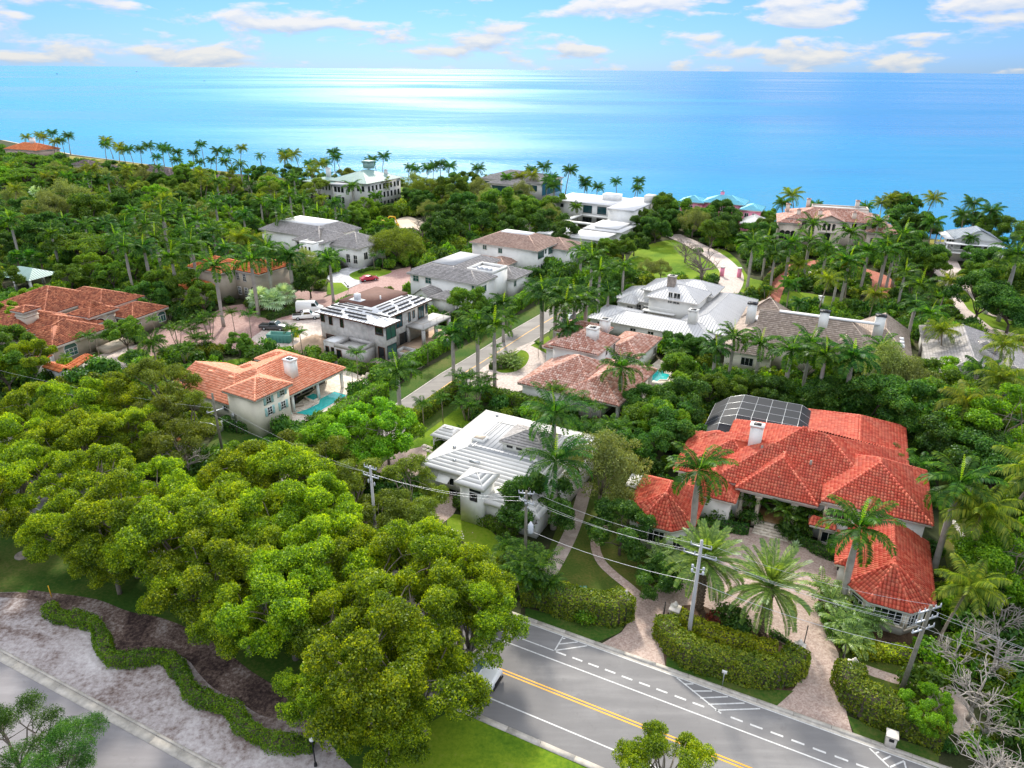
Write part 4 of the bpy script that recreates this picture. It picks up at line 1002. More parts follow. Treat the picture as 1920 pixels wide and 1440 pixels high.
ro = m_.build('roof', M['white_paint'], g)
m_ = MB()
for q in ((e_[0], e_[1], r1_, r0_), (e_[2], e_[3], r0_, r1_), (e_[1], e_[2], r1_), (e_[3], e_[0], r0_)): tile_face(m_, list(q), 'whiteh')
tag(m_.build('slats', M['metal_white'], ro), kind='stuff')
for rz in (0, math.pi / 2, math.pi, -math.pi / 2):
    m_ = MB(); ca, sa = math.cos(rz), math.sin(rz); P_ = lambda x, y, z: (x * ca - y * sa, x * sa + y * ca, z)
    pts = [P_(-1.4 + 2.8 * i / 8, -1.5, 2.3 + .6 * math.sin(math.pi * i / 8)) for i in range(9)]
    m_.tube(pts, .07, 4); m_.tube([P_(-1.5, -1.5, 3.2), P_(1.5, -1.5, 3.2)], .08, 4)
    for i in range(1, 8): m_.tube([pts[i], P_(-1.4 + 2.8 * i / 8, -1.5, 3.15)], .035, 4)
    m_.build('arch_trellis', M['white_paint'], g)

# ================================================================ SALMON-TILED HOUSE WITH THE LONG POOL
H = House('salmon_roof_house', 'cream house with salmon pink tile roofs and aqua shutters beside a long pool', 'house', (480, 800), -30)
w2 = H.hip(None, None, 6.3, .44, 'salmon', 'stucco_cream', local=(-3.0, 4.0, -2.7, 4.6), over=.5)
mn = H.hip(None, None, 3.4, .40, 'salmon', None, local=(-12.8, 1.9, 1.5, 18.5), ridge=((-5.5, 6.0, 6.2), (-6.0, 13.2, 6.2)), axis='y')
H.wall('stucco_cream').bx(-12.2, -2.4, 2.0, 17.8, 0, 3.3)
wl = H.hip(None, None, 3.4, .40, 'salmon', 'stucco_cream', local=(-17.5, -2.6, -1.6, 9.4), gable=(1, 0), axis='x')
H.hip(None, None, 3.3, .40, 'salmon', 'stucco_cream', local=(-15.0, -9.6, 13.5, 18.8)); H.hip(None, None, 3.3, .4, 'salmon', 'stucco_cream', local=(-14.4, -9.0, 7.6, 12.4), axis='x')
H.chimney(543, 672, 7.6, 1.7, 1.3, 3.6, 'stucco_white', 'stucco_white')
for px_, py_ in ((532, 678), (505, 686), (396, 697), (434, 708)):
    a = H.L(px_, py_, 5.4); MB().box((a[0], a[1], 5.35), (1.3, .35, .5)).build('roof_vent', M['tile_salmon'], H.root)
for y in (6.5, 12, 17.6): MB().bx(1.1, 1.5, y - .2, y + .2, 0, 3.2).build('column', M['stucco_white'], H.root)
for px_, py_ in ((503, 749), (528, 734), (506, 770), (531, 759)): H.win(w2, 'E', px_, py_, .95, 1.35, nx=2, ny=3, shutters='shutter_aqua', frame='white_paint')
H.win(wl, 'S', 424, 766, 1.0, 1.0, nx=2)
m_ = MB(); H.row(mn if False else dict(x0=-12, x1=-2.38, y0=2, y1=17.8), 'E', 4, 1.4, 2.4, 2.3, .25, .98, nx=3, frame='dark_frame')
MB().bx(-3.4, -3.1, -5.2, -2.3, 0, 1.6).build('garden_wall', M['stucco_white'], H.root)
for px_, py_, z_ in ((452, 790, 1.2), (456, 771, 2.4)):
    a = H.L(px_, py_, z_); MB().box((a[0], -2.4, z_), (.5, .2, .8)).build('meter_box', M['metal_grey'], H.root)
H.done(); H3 = H
def pool(name, label, pxs, z=.07, cop=.35, mat='pool_water', cat='pool'):
    P = [G(*p)[:2] for p in pxs]; c = (sum(p[0] for p in P) / len(P), sum(p[1] for p in P) / len(P))
    r = empty(name, (c[0], c[1], 0)); tag(r, label, cat)
    L_ = [(x - c[0], y - c[1]) for x, y in P]
    a = sum(L_[i][0] * L_[(i + 1) % len(L_)][1] - L_[(i + 1) % len(L_)][0] * L_[i][1] for i in range(len(L_)))
    if a < 0: L_ = L_[::-1]
    MB().face([(x, y, z) for x, y in L_]).build('water', M[mat], r)
    O_ = [(x * (1 + cop / math.hypot(x, y)), y * (1 + cop / math.hypot(x, y))) for x, y in L_]
    n = len(L_); m = MB(); v = [(x, y, z + .05) for x, y in L_] + [(x, y, z + .05) for x, y in O_] + [(x, y, 0) for x, y in O_] + [(x, y, z - .01) for x, y in L_]
    m.add(v, [(i, n + i, n + (i + 1) % n, (i + 1) % n) for i in range(n)] + [(n + i, 2 * n + i, 2 * n + (i + 1) % n, n + (i + 1) % n) for i in range(n)] + [(3 * n + i, i, (i + 1) % n, 3 * n + (i + 1) % n) for i in range(n)])
    m.build('coping', M['travertine'], r); return r
pool('swimming_pool', 'long turquoise pool on the pale patio of the salmon roofed house', ((554, 775), (584, 781), (651, 742), (627, 735), (600, 749), (598, 757), (580, 766)))
pool('spa', 'small square raised spa beside the long turquoise pool', ((573, 748), (588, 741), (602, 746), (588, 754)), .35, .3, cat='spa')
pool('swimming_pool', 'small turquoise pool beside the blush mottled tile roof', ((1221, 703), (1231, 694), (1243, 695), (1244, 700), (1256, 703), (1250, 713), (1238, 712), (1230, 717), (1221, 716)))

# ================================================================ UNFINISHED BLOCK HOUSE
H = House('unfinished_house', 'unfinished grey block house with black tile bundles on its white roof', 'house', (640, 650), -30)
mn = H.hip(None, None, 7.2, .16, 'greyflat', 'block_grey', local=(-3.9, 10.6, -2.3, 16.0), flat=(3.0, 'underlay_white'), over=.7, fmat='wood_door', cap_r=0)
se = H.hip(None, None, 7.15, .16, 'greyflat', 'block_grey', local=(8.0, 13.3, -2.35, 2.4), over=.7, fmat='wood_door', cap_r=0)
for o_ in H.root.children:
    if o_.name.startswith('roof'):
        o_.data.materials[0] = M['underlay_white']
m_ = MB(); m_.bx(-3.3, 5.0, 3.9, 15.2, 7.25, 8.0); m_.build('flat_roof', M['brown_membrane'], H.root)
m_ = MB(); m_.bx(-1.6, 1.4, 4.9, 6.5, 8.02, 8.1); m_.box((0, 5.7, 8.7), (1.0, 1.0, 1.2)); m_.build('roof_unit', M['underlay_white'], H.root)
m_ = MB(); m_.lathe([(.15, 8.0), (.15, 8.7)], 8, (3.4, 8.6, 0)); m_.build('roof_vent', M['white_paint'], H.root)
rr = random.Random(4)
simple('tile_black', (0.035, 0.036, 0.04), 0.5, 0.4, var=.3)
def tile_rows(x0, x1, y, horiz=True):
    m = MB(); x = x0
    while x < x1:
        zz = (7.72 if not (horiz and y < .5) else 7.2 + .16 * (y + 2.3) + .08) 
        c = (x, y) if horiz else (y, x)
        if not horiz: zz = 7.2 + .16 * (10.6 - y) + .06 if y > 7.6 else 7.72
        m.box((c[0], c[1], zz + .1), (.13, .42, .22) if horiz else (.42, .13, .22), rr.uniform(-.1, .1)); x += .24
    o = m.build('tile_bundle', M['tile_black'], H.root); tag(o, kind='stuff')
for y, segs in ((-1.4, ((-3, 2.5), (4, 8.5))), (-.3, ((-2.6, 1.2), (2.2, 7.4))), (1.0, ((-2.4, 0.8), (1.8, 5.2), (6.2, 11.6))), (2.2, ((-1.8, 2.4), (3.4, 6.6))), (3.2, ((-1, 3.6),))):
    for a_, b_ in segs: tile_rows(a_, b_, y)
for x, segs in ((6.0, ((4.5, 8.5), (9.5, 14))), (7.3, ((3.6, 7), (8.2, 13.6))), (8.5, ((3.2, 6.8), (7.8, 11), (12, 15))), (9.7, ((3.4, 5.6), (6.6, 10.4), (11.4, 14.8)))):
    for a_, b_ in segs: tile_rows(a_, b_, x, False)
for x in (1.2, 4.8, 8.6): 
    pass
for px_, py_, w_, h_ in ((600, 594, 1.0, 1.7), (620, 601, .9, 1.7), (641, 606, .9, 1.7)): H.win(mn, 'S', px_, py_, w_, h_, nx=1, frame='wood_door')
H.win(se, 'S', 711, 621, 1.9, 1.6, nx=1, frame='wood_door'); H.win(se, 'S', 0, 0, 1.6, 2.6, at=(3.0, 1.5), nx=1, frame='wood_door')
H.win(se, 'E', 735, 622, 2.8, 2.6, nx=2, frame='dark_frame', glass='glass_green', clampz=5.4); H.win(se, 'E', 735, 650, 2.8, 2.7, nx=2, frame='dark_frame', glass='glass_green', clampz=1.6)
for y_, w_, h_, z_ in ((3.6, .8, 1.2, 5.5), (6.0, 2.0, 2.6, 5.3), (9.2, .8, 2.0, 5.2), (10.6, .7, 1.6, 5.4), (13.0, 2.0, 2.6, 5.2), (15.0, .7, 2.0, 5.4)): H.win(mn, 'E', 0, 0, w_, h_, at=(y_ + 1.6, z_), nx=2 if w_ > 1.5 else 1, frame='wood_door', glass='glass_blue')
for y_ in (4.5, 8.5): H.win(mn, 'E', 0, 0, 2.6, 2.6, at=(y_, 1.5), nx=1, frame='raw_concrete')
H.win(mn, 'S', 0, 0, 5.0, 2.8, at=(3.6, 1.5), nx=1, frame='wood_door', name='garage_opening')
an = H.flatbox(None, None, 3.5, 0, 'raw_concrete', 'raw_concrete', .8, local=(4.0, 10.2, -6.0, -1.8))
an2 = H.flatbox(None, None, 3.2, 0, 'block_grey', 'underlay_white', .15, local=(.8, 4.0, -5.4, -1.8))
H.win(an2, 'S', 0, 0, .9, 1.3, at=(.9, 1.6), nx=1, frame='wood_door'); H.win(an2, 'S', 0, 0, .9, 1.3, at=(2.3, 1.6), nx=1, frame='wood_door'); H.win(an, 'S', 0, 0, 1.2, 1.8, at=(1.2, 1.5), nx=1, frame='wood_door')
m_ = MB(); m_.bx(9.8, 14.2, 8.0, 17.2, 3.45, 3.85); m_.build('balcony_slab', M['raw_concrete'], H.root)
for x, y in ((13.9, 8.3), (13.9, 12.5), (13.9, 16.9), (10.2, 8.3)): MB().bx(x - .28, x + .28, y - .28, y + .28, 0, 3.45).build('column', M['raw_concrete'], H.root)
m_ = MB(); m_.tube([(14.1, 8.1, 4.8), (14.1, 17.1, 4.8)], .04, 4); m_.tube([(10, 8.1, 4.8), (14.1, 8.1, 4.8)], .04, 4)
for y in (8.1, 10.3, 12.6, 14.8, 17.1): m_.tube([(14.1, y, 3.85), (14.1, y, 4.9)], .04, 4)
m_.build('guard_rail', M['furniture_tan'], H.root)
m_ = MB(); m_.bx(10, 15, 3.0, 17.5, 0, .35); m_.build('floor_slab', M['dirt_pile'], H.root)
H.done()
e_ = empty('plunge_pool', (*H.l2w(13.2, 3.2), 0), H.th); tag(e_, 'grey unfinished square plunge pool shell beside the block house', 'pool shell')
m_ = MB(); 
for q in ((-1.6, 1.6, -1.6, -1.2), (-1.6, 1.6, 1.2, 1.6), (-1.6, -1.2, -1.2, 1.2), (1.2, 1.6, -1.2, 1.2)): MB().bx(*q, 0, .9).build('shell_wall', M['raw_concrete'], e_)
MB().bx(-1.2, 1.2, -1.2, 1.2, 0, .3).build('basin', M['grey_concrete'], e_)

# ================================================================ BROWN-ORANGE VILLA FAR LEFT
H = House('brown_tile_villa', 'beige villa with weathered brown orange tile roofs and a roofed chimney tower', 'villa', (140, 670), -22)
H.hip(None, None, 4.8, .42, 'brown', 'stucco_beige', local=(-29, -13.2, 5.0, 20.0), th=.5)
H.hip(None, None, 4.5, .42, 'brown', 'stucco_beige', local=(-23, -6.9, 12.5, 23.5), th=.5)
H.hip(None, None, 4.4, .42, 'brown', 'stucco_beige', local=(-26, -9.8, -3.2, 8.2), th=.4)
H.hip(None, None, 3.9, .42, 'brown', 'stucco_beige', local=(-14, -2.0, -1.2, 9.0), th=.4)
ga = H.hip(None, None, 3.6, .45, 'brown', 'stucco_beige', local=(-6.0, 1.2, -4.4, 7.8), ridge=((-3.4, -.5, 5.9), (-5.0, 3.0, 5.9)), axis='y', th=.4)
en = H.hip(None, None, 5.2, .42, 'brown', 'stucco_beige', local=(-9.0, -2.9, 6.8, 13.7), th=.4)
H.hip(None, None, 5.9, .8, 'brown', None, local=(-8.2, -4.8, 9.0, 12.4), foot=False)
rw_ = H.hip(None, None, 3.6, .42, 'brown', 'stucco_beige', local=(-7.0, 1.3, 12.8, 22.0), th=.4)
m_ = MB(); m_.bx(-13.4, -10.8, -.1, 2.5, 4, 7.2); m_.bx(-13.55, -10.65, -.25, 2.65, 6.3, 6.5); m_.build('chimney', M['trim_stone'], H.root)
H.hip(None, None, 7.5, .4, 'brown', None, local=(-13.9, -10.3, -.6, 3.0), foot=False, th=.3)
H.win(ga, 'S', 87, 668, 4.4, 2.2, at=(3.2, 1.15), nx=1, frame='white_paint', glass='white_paint', name='garage_door')
H.win(ga, 'E', 134, 660, 2.6, 1.5, nx=3, ny=2, arch=.45, frame='white_paint', glass='glass_green')
H.win(en, 'E', 0, 0, 2.3, 2.9, at=(1.9, 1.7), nx=1, frame='white_paint', glass='dark_red_door', name='front_door', arch=.5); H.win(en, 'E', 0, 0, 2.1, 2.9, at=(4.4, 1.7), nx=1, arch=.5, frame='white_paint', glass='stucco_beige')
H.win(rw_, 'E', 0, 0, 2.0, 1.4, at=(7.0, 1.5), nx=3, arch=.4, frame='white_paint', glass='glass_green'); H.win(rw_, 'E', 0, 0, .8, .8, at=(1.3, 1.9), nx=1, frame='white_paint')
H.done()
pw = empty('planter_wall', (*H.l2w(3.0, 6.5), 0), H.th); tag(pw, 'low beige planter box with red and green plants by the villa door', 'planter')
MB().bx(-1.5, 1.5, -3, 3, 0, 1.0).build('wall', M['stucco_beige'], pw)

# orange-capped garden walls
for i, (a_, b_, lab) in enumerate((((62, 716), (95, 692), 'white garden wall under an orange tiled cap, leftmost by the villa forecourt'), ((98, 712), (130, 722), 'white gatehouse wall with a broad orange tile roof behind the green canopy'), ((130, 722), (172, 695), 'white wall with bright orange roof running up towards the pale forecourt'))):
    A_, B_ = G(*a_), G(*b_); L_ = math.dist(A_, B_); an_ = math.atan2(B_[1] - A_[1], B_[0] - A_[0])
    r_ = empty('garden_wall', (A_[0], A_[1], 0), an_); tag(r_, lab, 'wall')
    MB().bx(0, L_, -.6, .6, 0, 2.6).build('wall', M['stucco_white'], r_)
    m_ = MB(); f1 = [(0, -1.1, 2.7), (L_, -1.1, 2.7), (L_, 0, 3.2), (0, 0, 3.2)]; f2 = [(L_, 1.1, 2.7), (0, 1.1, 2.7), (0, 0, 3.2), (L_, 0, 3.2)]
    m_.face(f1); m_.face(f2); rf = m_.build('roof', M['tile_orange'], r_)
    m_ = MB(); tile_face(m_, f1, 'orange'); tile_face(m_, f2, 'orange'); tag(m_.build('roof_tiles', [M['tile_orange'], M['mortar_shade_red']], rf), kind='stuff')

# ================================================================ WHITE HOUSES IN THE MIDDLE
H = House('white_house', 'tall white house with grey slate roof and air conditioners on its terrace', 'house', (800, 560), -30)
fb = H.hip(None, None, 7.0, .40, 'slate', local=(-2.0, 17.3, -4.6, 4.0), over=.6)
bb = H.hip(None, None, 7.0, .40, 'slate', local=(-3.0, 10.0, -1.5, 17.5), flat=(3.6, 'flat_roof_grey'))
te = H.flatbox(None, None, 8.2, 0, 'stucco_white', 'flat_roof_white', .7, local=(9.6, 16.6, 3.0, 9.5))
rb = H.hip(None, None, 5.0, .40, 'slate', local=(9.0, 18.5, 9.6, 18.5))
g1 = H.hip(None, None, 3.6, .75, 'slate', local=(3.0, 8.2, -9.5, -3.0), gable=(1, 0), axis='y', over=.3); g2 = H.hip(None, None, 3.9, .40, 'slate', local=(7.6, 13.8, -9.0, -3.0), axis='x', gable=(0, 1))
H.wall('stucco_white').bx(13.9, 16.6, -8.4, -4.1, 0, 4.6)
for px_, py_ in ((780, 521), (803, 525)): H.win(fb, 'S', px_, py_, 1.7, 1.7, nx=2, ny=2, glass='glass_green')
H.win(fb, 'S', 887, 541, .8, 1.8, nx=1, glass='glass_green'); H.win(fb, 'E', 902, 537, 4.0, 1.6, nx=4, glass='glass_green', clampz=5.2); H.win(rb, 'E', 954, 537, 1.2, 1.5, nx=2, glass='glass_green')
for i in range(3): a = H.L(890 + 13 * i, 507, 8.3); MB().box((a[0], 3.7, 8.2), (.95, .95, .9)).build('air_conditioner', M['metal_grey'], H.root)
H.done()
H = House('white_house', 'large white two storey house with tan tile roof and dark green windows', 'house', (940, 510), -30)
mn = H.hip(None, None, 7.5, .38, 'tan', local=(-8.8, 12.2, -2.2, 13.5), flat=(6.3, 'flat_roof_white'))
ri = H.hip(None, None, 6.5, .38, 'tan', local=(6.0, 16.4, 6.6, 17.0)); l1 = H.hip(None, None, 3.5, .4, 'tan', local=(-10.0, 1.0, -5.6, 0)); l2 = H.hip(None, None, 3.9, .4, 'tan', local=(-1.5, 5.8, -7.8, 0), axis='y')
H.win(mn, 'E', 1014, 477, 3.2, 2.0, nx=3, frame='dark_frame', glass='glass_green'); H.win(mn, 'E', 1033, 468, 3.0, 2.0, nx=3, frame='dark_frame', glass='glass_green'); H.win(mn, 'E', 1023, 471, .7, 1.2, nx=1, frame='dark_frame', glass='glass_green')
for px_ in (1010, 1015, 1019, 1023): H.win(mn, 'E', px_, 496, .6, 2.2, nx=1, frame='dark_frame', glass='glass_green', clampz=2.4)
for px_, py_ in ((909, 463), (938, 470)): H.win(mn, 'S', px_, py_, 1.3, 1.4, nx=2, glass='glass_green')
H.win(l1, 'S', 0, 0, 1.3, 2.0, at=(8, 1.6), nx=1, glass='glass_green'); H.win(ri, 'E', 0, 0, 1.4, 1.6, at=(3, 4.5), nx=2, glass='glass_green')
H.done()

# ================================================================ BLUSH MOTTLED TILE HOUSE
H = House('mottled_tile_house', 'white house with spreading blush and rose mottled tile roofs beside the side street', 'house', (1060, 740), -30)
A1 = H.hip(None, None, 3.3, .44, 'mixed', local=(-5.6, 8.0, -6.5, 8.2), ridge=((1.2, 2.2, 6.5), (1.6, 2.2, 6.5)))
B1 = H.hip(None, None, 3.3, .44, 'mixed', local=(1.8, 12.0, -6.2, 10.8), axis='y', wall=None)
H.wall('stucco_white').bx(2.4, 8.6, -5.4, 10.2, 0, 3.2)
for y in (-4.6, -1.2, 2.4, 6, 9.8): MB().bx(11.0, 11.5, y - .25, y + .25, 0, 3.2).build('column', M['stucco_white'], H.root)
md = H.hip(None, None, 6.3, .40, 'mixed', local=(-5.8, 3.6, 4.6, 14.2), ridge=((-1.6, 9.0, 8.2), (-.8, 11.0, 8.2)))
H.hip(None, None, 5.0, .40, 'mixed', local=(-9.8, -1.0, 14.8, 22.2)); H.hip(None, None, 4.6, .40, 'mixed', local=(-8.4, -2.8, 7.2, 14.0)); rt = H.hip(None, None, 3.6, .40, 'mixed', local=(.5, 7.8, 13.0, 25.2), axis='y')
H.chimney(1135, 597, 9.3, 1.6, 1.4, 2.6); H.chimney(1112, 613, 9.6, 1.8, 1.6, 2.4)
H.win(md, 'E', 1137, 661, .8, 1.0, nx=1); H.win(md, 'E', 1150, 655, 1.4, 2.0, nx=2, clampz=4.6); H.win(md, 'E', 0, 0, 1.1, 1.3, at=(6.6, 4.8), nx=2)
m_ = MB(); m_.tube([(3.2, 7.0, 4.5), (4.6, 7.0, 4.5), (4.6, 11, 4.5), (3.2, 11, 4.5)], .05, 4)
for y in (7, 8, 9, 10, 11): m_.tube([(4.6, y, 3.5), (4.6, y, 4.5)], .03, 4)
m_.build('balcony_rail', M['dark_frame'], H.root); MB().bx(3.1, 4.7, 6.9, 11.1, 3.4, 3.55).build('balcony_slab', M['stucco_white'], H.root)
H.win(rt, 'E', 0, 0, 1.8, 1.6, at=(9.6, 1.7), nx=2); H.win(rt, 'S', 0, 0, 1.2, 1.6, at=(4.5, 1.5), nx=2)
H.done()

# ================================================================ GREY METAL-ROOFED HOUSE
H = House('grey_roof_house', 'rambling pale grey house with standing seam metal roofs and a stone chimney', 'house', (1160, 610), -30)
fr = H.hip(None, None, 3.5, .36, 'grey', 'siding_grey', local=(-3.9, 4.8, -8.2, 1.8)); fr2 = H.hip(None, None, 3.5, .36, 'grey', 'siding_grey', local=(-1.0, 22.0, -8.4, 0))
up = H.hip(None, None, 6.6, .42, 'grey', 'siding_grey', local=(4.5, 15.8, 2.6, 12.6)); up2 = H.hip(None, None, 6.6, .45, 'grey', 'siding_grey', local=(1.8, 10.5, 7.0, 16.4)); up3 = H.hip(None, None, 6.0, .42, 'grey', 'siding_grey', local=(6, 16.5, 11.5, 20.5))
lf = H.hip(None, None, 3.9, .42, 'grey', 'siding_grey', local=(-4.0, 7.0, 6.6, 16.8)); bay = H.hip(None, None, 3.7, .5, 'grey', 'siding_grey', local=(-2.6, 1.8, 4.6, 9.0), ridge=((-.4, 6.8, 5.2), (-.3, 6.8, 5.2)))
rr_ = H.hip(None, None, 3.9, .40, 'grey', 'siding_grey', local=(13.5, 24.0, -5.5, 21.5), axis='y')
H.chimney(1261, 516, 10.6, 1.6, 1.3, 4.0, 'rock', 'stone_pale'); H.chimney(1301, 580, 7.6, 1.6, 1.4, 3.6, 'siding_grey', 'siding_grey')
for px_, py_ in ((1125, 602), (1149, 607), (1187, 618), (1220, 625)): H.win(fr2 if px_ > 1150 else fr, 'S', px_, py_, 1.3, 1.3, nx=2, ny=2, clampz=2.2)
for px_, py_, w_, h_ in ((1257, 558, 1.0, 2.4), (1269, 560, 1.5, 2.4), (1245, 548, .8, 1.6), (1237, 546, .8, .9)): H.win(up if px_ > 1250 else up2, 'S', px_, py_, w_, h_, nx=2, ny=2)
for i in range(3): H.win(up, 'S', 0, 0, 1.5, 2.7, at=(1.6 + 1.65 * i, 1.5), nx=2, ny=3, glass='furniture_tan')
for px_ in (1182, 1197, 1211): H.win(lf if px_ > 1190 else bay, 'S', px_, 572, 1.5, 2.3, nx=2, ny=3, clampz=1.9)
m_ = MB(); m_.tube([(4.5, 2.0, 4.6), (11, 2.0, 4.6)], .05, 4)
for k in range(24): m_.tube([(4.5 + 6.5 * k / 23, 2.0, 3.7), (4.5 + 6.5 * k / 23, 2.0, 4.6)], .025, 3)
m_.build('balcony_rail', M['white_paint'], H.root); MB().bx(4.3, 11.2, 1.8, 3, 3.5, 3.7).build('balcony_slab', M['white_paint'], H.root)
H.done()

# ================================================================ BROWN SHAKE HOUSE
H = House('shake_roof_house', 'long house under brown shake gables with a white strip along its ridge', 'house', (1550, 670), -25)
mn = H.hip(None, None, 4.2, .78, 'shake', 'stucco_cream', local=(-13, 9.0, -10.8, 2.0), gable=(1, 0), axis='x')
MB().bx(-9.5, 7.4, -4.9, -3.9, 9.05, 9.3).build('ridge_strip', M['flat_roof_white'], H.root)
rt = H.hip(None, None, 3.8, .85, 'shake', 'stucco_cream', local=(3.6, 13.6, -7.6, 12.0), axis='y')
lw = H.hip(None, None, 3.8, .75, 'shake', 'stucco_cream', local=(-17.5, -8.5, -15.5, 6.0), axis='y'); l3 = H.hip(None, None, 4.5, .8, 'shake', 'stucco_cream', local=(-17.0, -8.0, 3.5, 11.5), axis='y')
sk = MB(); sk.bx(-13.5, -10.5, -6.0, -3.0, 7.2, 7.35); sk.build('skylight', M['flat_roof_white'], H.root)
for px_, py_, z_ in ((1412, 567, 10.6), (1548, 582, 10.8), (1653, 590, 10.8)): H.chimney(px_, py_, z_, 1.6, 1.3, 4.2, 'stucco_white', 'iron_black')
for x in (-2.4, 2.4):
    H.hip(None, None, 6.0, .95, 'shake', None, local=(x - 1.5, x + 1.5, -10.8, -6.0), gable=(1, 0), axis='y', foot=False)
    d_ = dict(x0=x - 1.2, x1=x + 1.2, y0=-10.5, y1=-6, ze=6.4); H.wall('stucco_cream').bx(x - 1.2, x + 1.2, -10.5, -6.5, 4.5, 6.0); H.wall('stucco_cream').face([(x - 1.2, -10.48, 6.0), (x + 1.2, -10.48, 6.0), (x, -10.48, 7.2)])
    H.win(d_, 'S', 0, 0, 1.1, 1.3, at=(1.2, 5.6), nx=2, ny=2, frame='white_paint')
for i in range(5): H.win(mn, 'S', 0, 0, 1.3, 1.6, at=(2.5 + i * 4, 2.3), nx=2, ny=2, frame='white_paint')
H.win(lw, 'S', 0, 0, 2.2, 1.6, at=(4, 2.2), nx=3, frame='white_paint')
for i in range(3): a = H.L(1680 , 645 + 8 * i, 5.5); MB().box((11.6, -4 + 2 * i, 5.6), (.9, .9, .5)).build('dormer_vent', M['flat_roof_white'], H.root)
H.done()
H = House('grey_gable_house', 'narrow house with long grey shingle gable roof at the right edge', 'house', (1800, 690), -25)
mn = H.hip(None, None, 3.6, .50, 'slate', 'siding_grey', local=(-7.0, 5.5, -19.5, 11.5), gable=(0, 0), axis='y'); H.hip(None, None, 5.0, .5, 'slate', 'siding_grey', local=(.5, 5.0, -3.0, 1.5), foot=False, axis='x')
H.hip(None, None, 3.2, .35, 'slate', 'siding_grey', local=(3.5, 9.5, -10, 9.0), axis='y')
H.done()

# ================================================================ HOUSES TOWARDS THE BEACH
H = House('grey_villa', 'pale two storey villa with mauve grey tile roof and tall windows beyond the brick court', 'villa', (590, 510), -30)
mn = H.hip(None, None, 7.4, .5, 'slate', local=(-27, -3.0, 6.2, 23.0), flat=(4.6, 'flat_roof_white')); e1 = H.hip(None, None, 6.6, .45, 'slate', local=(-11.5, -1.0, 4.0, 16), axis='x')
e2 = H.hip(None, None, 5.6, .45, 'slate', local=(-4.0, 8.6, 8.0, 20.5)); by = H.flatbox(None, None, 7.2, 0, local=(-6.5, -1.5, 1.8, 6.0))
H.hip(None, None, 3.8, .4, 'slate', None, local=(-9.5, -5.6, .5, 5.0), foot=False)
H.win(e1, 'S', 0, 0, 2.4, 3.0, at=(1.9, 4.6), nx=2, frame='dark_frame'); 
for i in range(3): H.win(by, 'S', 0, 0, .85, 2.2, at=(1.0 + 1.35 * i, 5.0), nx=1, ny=2, frame='white_paint')
H.win(by, 'S', 0, 0, 2.0, 2.4, at=(2.2, 1.5), nx=2, ny=2); H.win(e2, 'S', 0, 0, 1.4, 2.4, at=(7.8, 2.5), nx=2, ny=2); H.win(e2, 'S', 0, 0, 1.4, 2.4, at=(10.4, 2.5), nx=2, ny=2); H.win(e2, 'E', 0, 0, 1.6, 2.0, at=(3, 3), nx=2)
MB().bx(-6.8, -1.2, .8, 1.9, 3.6, 3.8).build('balcony_slab', M['white_paint'], H.root)
H.done()
H = House('orange_tile_villa', 'ochre stone villa with orange tile roof half hidden behind royal palms', 'villa', (450, 575), -30)
a = H.hip(None, None, 7.0, .42, 'orange', 'stucco_beige', local=(-17, -5, 0, 9.5)); b_ = H.hip(None, None, 7.0, .42, 'orange', 'stucco_beige', local=(-9.5, 3.2, 3.8, 14.5)); d_ = H.hip(None, None, 3.4, .42, 'orange', 'stucco_beige', local=(-16, -8, -5, 2))
for i in range(3): H.win(b_, 'S', 0, 0, 1.1, 1.8, at=(2.0 + 2.2 * i, 5.4), nx=2, ny=3, frame='white_paint'); H.win(b_, 'S', 0, 0, 1.1, 2.0, at=(2.0 + 2.2 * i, 2.0), nx=2, ny=3, frame='white_paint')
H.win(b_, 'S', 0, 0, 2.4, 2.6, at=(9.3, 1.5), nx=1, arch=.4, frame='trim_stone'); H.win(d_, 'E', 0, 0, 2.4, 2.4, at=(4, 1.4), nx=1, arch=.4, frame='trim_stone')
H.done()
H = House('seaside_palace', 'large pale three storey palace with green copper roof near the beach', 'palace', (670, 395), -30)
mn = H.hip(None, None, 10.4, .34, 'green', 'siding_grey', local=(-14, 5.4, 0, 22.5), over=1.0); w_ = H.flatbox(None, None, 10.0, 0, 'siding_grey', 'flat_roof_grey', .3, local=(-9, -1, -4.5, 3), over=.8)
lw = H.hip(None, None, 9.4, .22, 'green', 'siding_grey', local=(-25.5, -9, -2, 10), over=.9)
for zz, hh in ((8.2, 1.9), (5.0, 2.1), (1.6, 2.0)): H.row(mn, 'E', 9, zz, 1.0, hh, .02, .98, nx=1, frame='dark_frame')
H.row(mn, 'S', 2, 8.2, 1.2, 2, .7, .98, nx=1, frame='dark_frame'); H.row(w_, 'S', 3, 8.0, 1.3, 2.0, nx=1, frame='dark_frame'); H.row(w_, 'S', 3, 4.2, 1.3, 2.2, nx=1, frame='dark_frame'); H.row(w_, 'E', 2, 8.0, 1.3, 2.0, nx=1, frame='dark_frame')
H.row(lw, 'S', 7, 7.6, .9, 1.8, nx=1, arch=.5, frame='white_paint'); H.row(lw, 'S', 5, 3.8, 1.2, 2.2, nx=1, frame='dark_frame')
cu = MB(); cu.box((-5, 14, 15.2), (3.4, 2.8, 2.6)); cu.box((-5, 14, 16.6), (4.4, 3.8, .3)); cu.build('cupola', M['metal_green'], H.root); H.chimney(0, 0, 14.0, 1.4, 1.4, 4, 'siding_grey', local=(-19, 6)); H.chimney(0, 0, 13.6, 1.0, 1.0, 3, 'siding_grey', local=(1, 17))
H.done()
H = House('dark_screened_house', 'low grey tiled house with dark blue screened ground floor on the shore', 'house', (950, 372), -30)
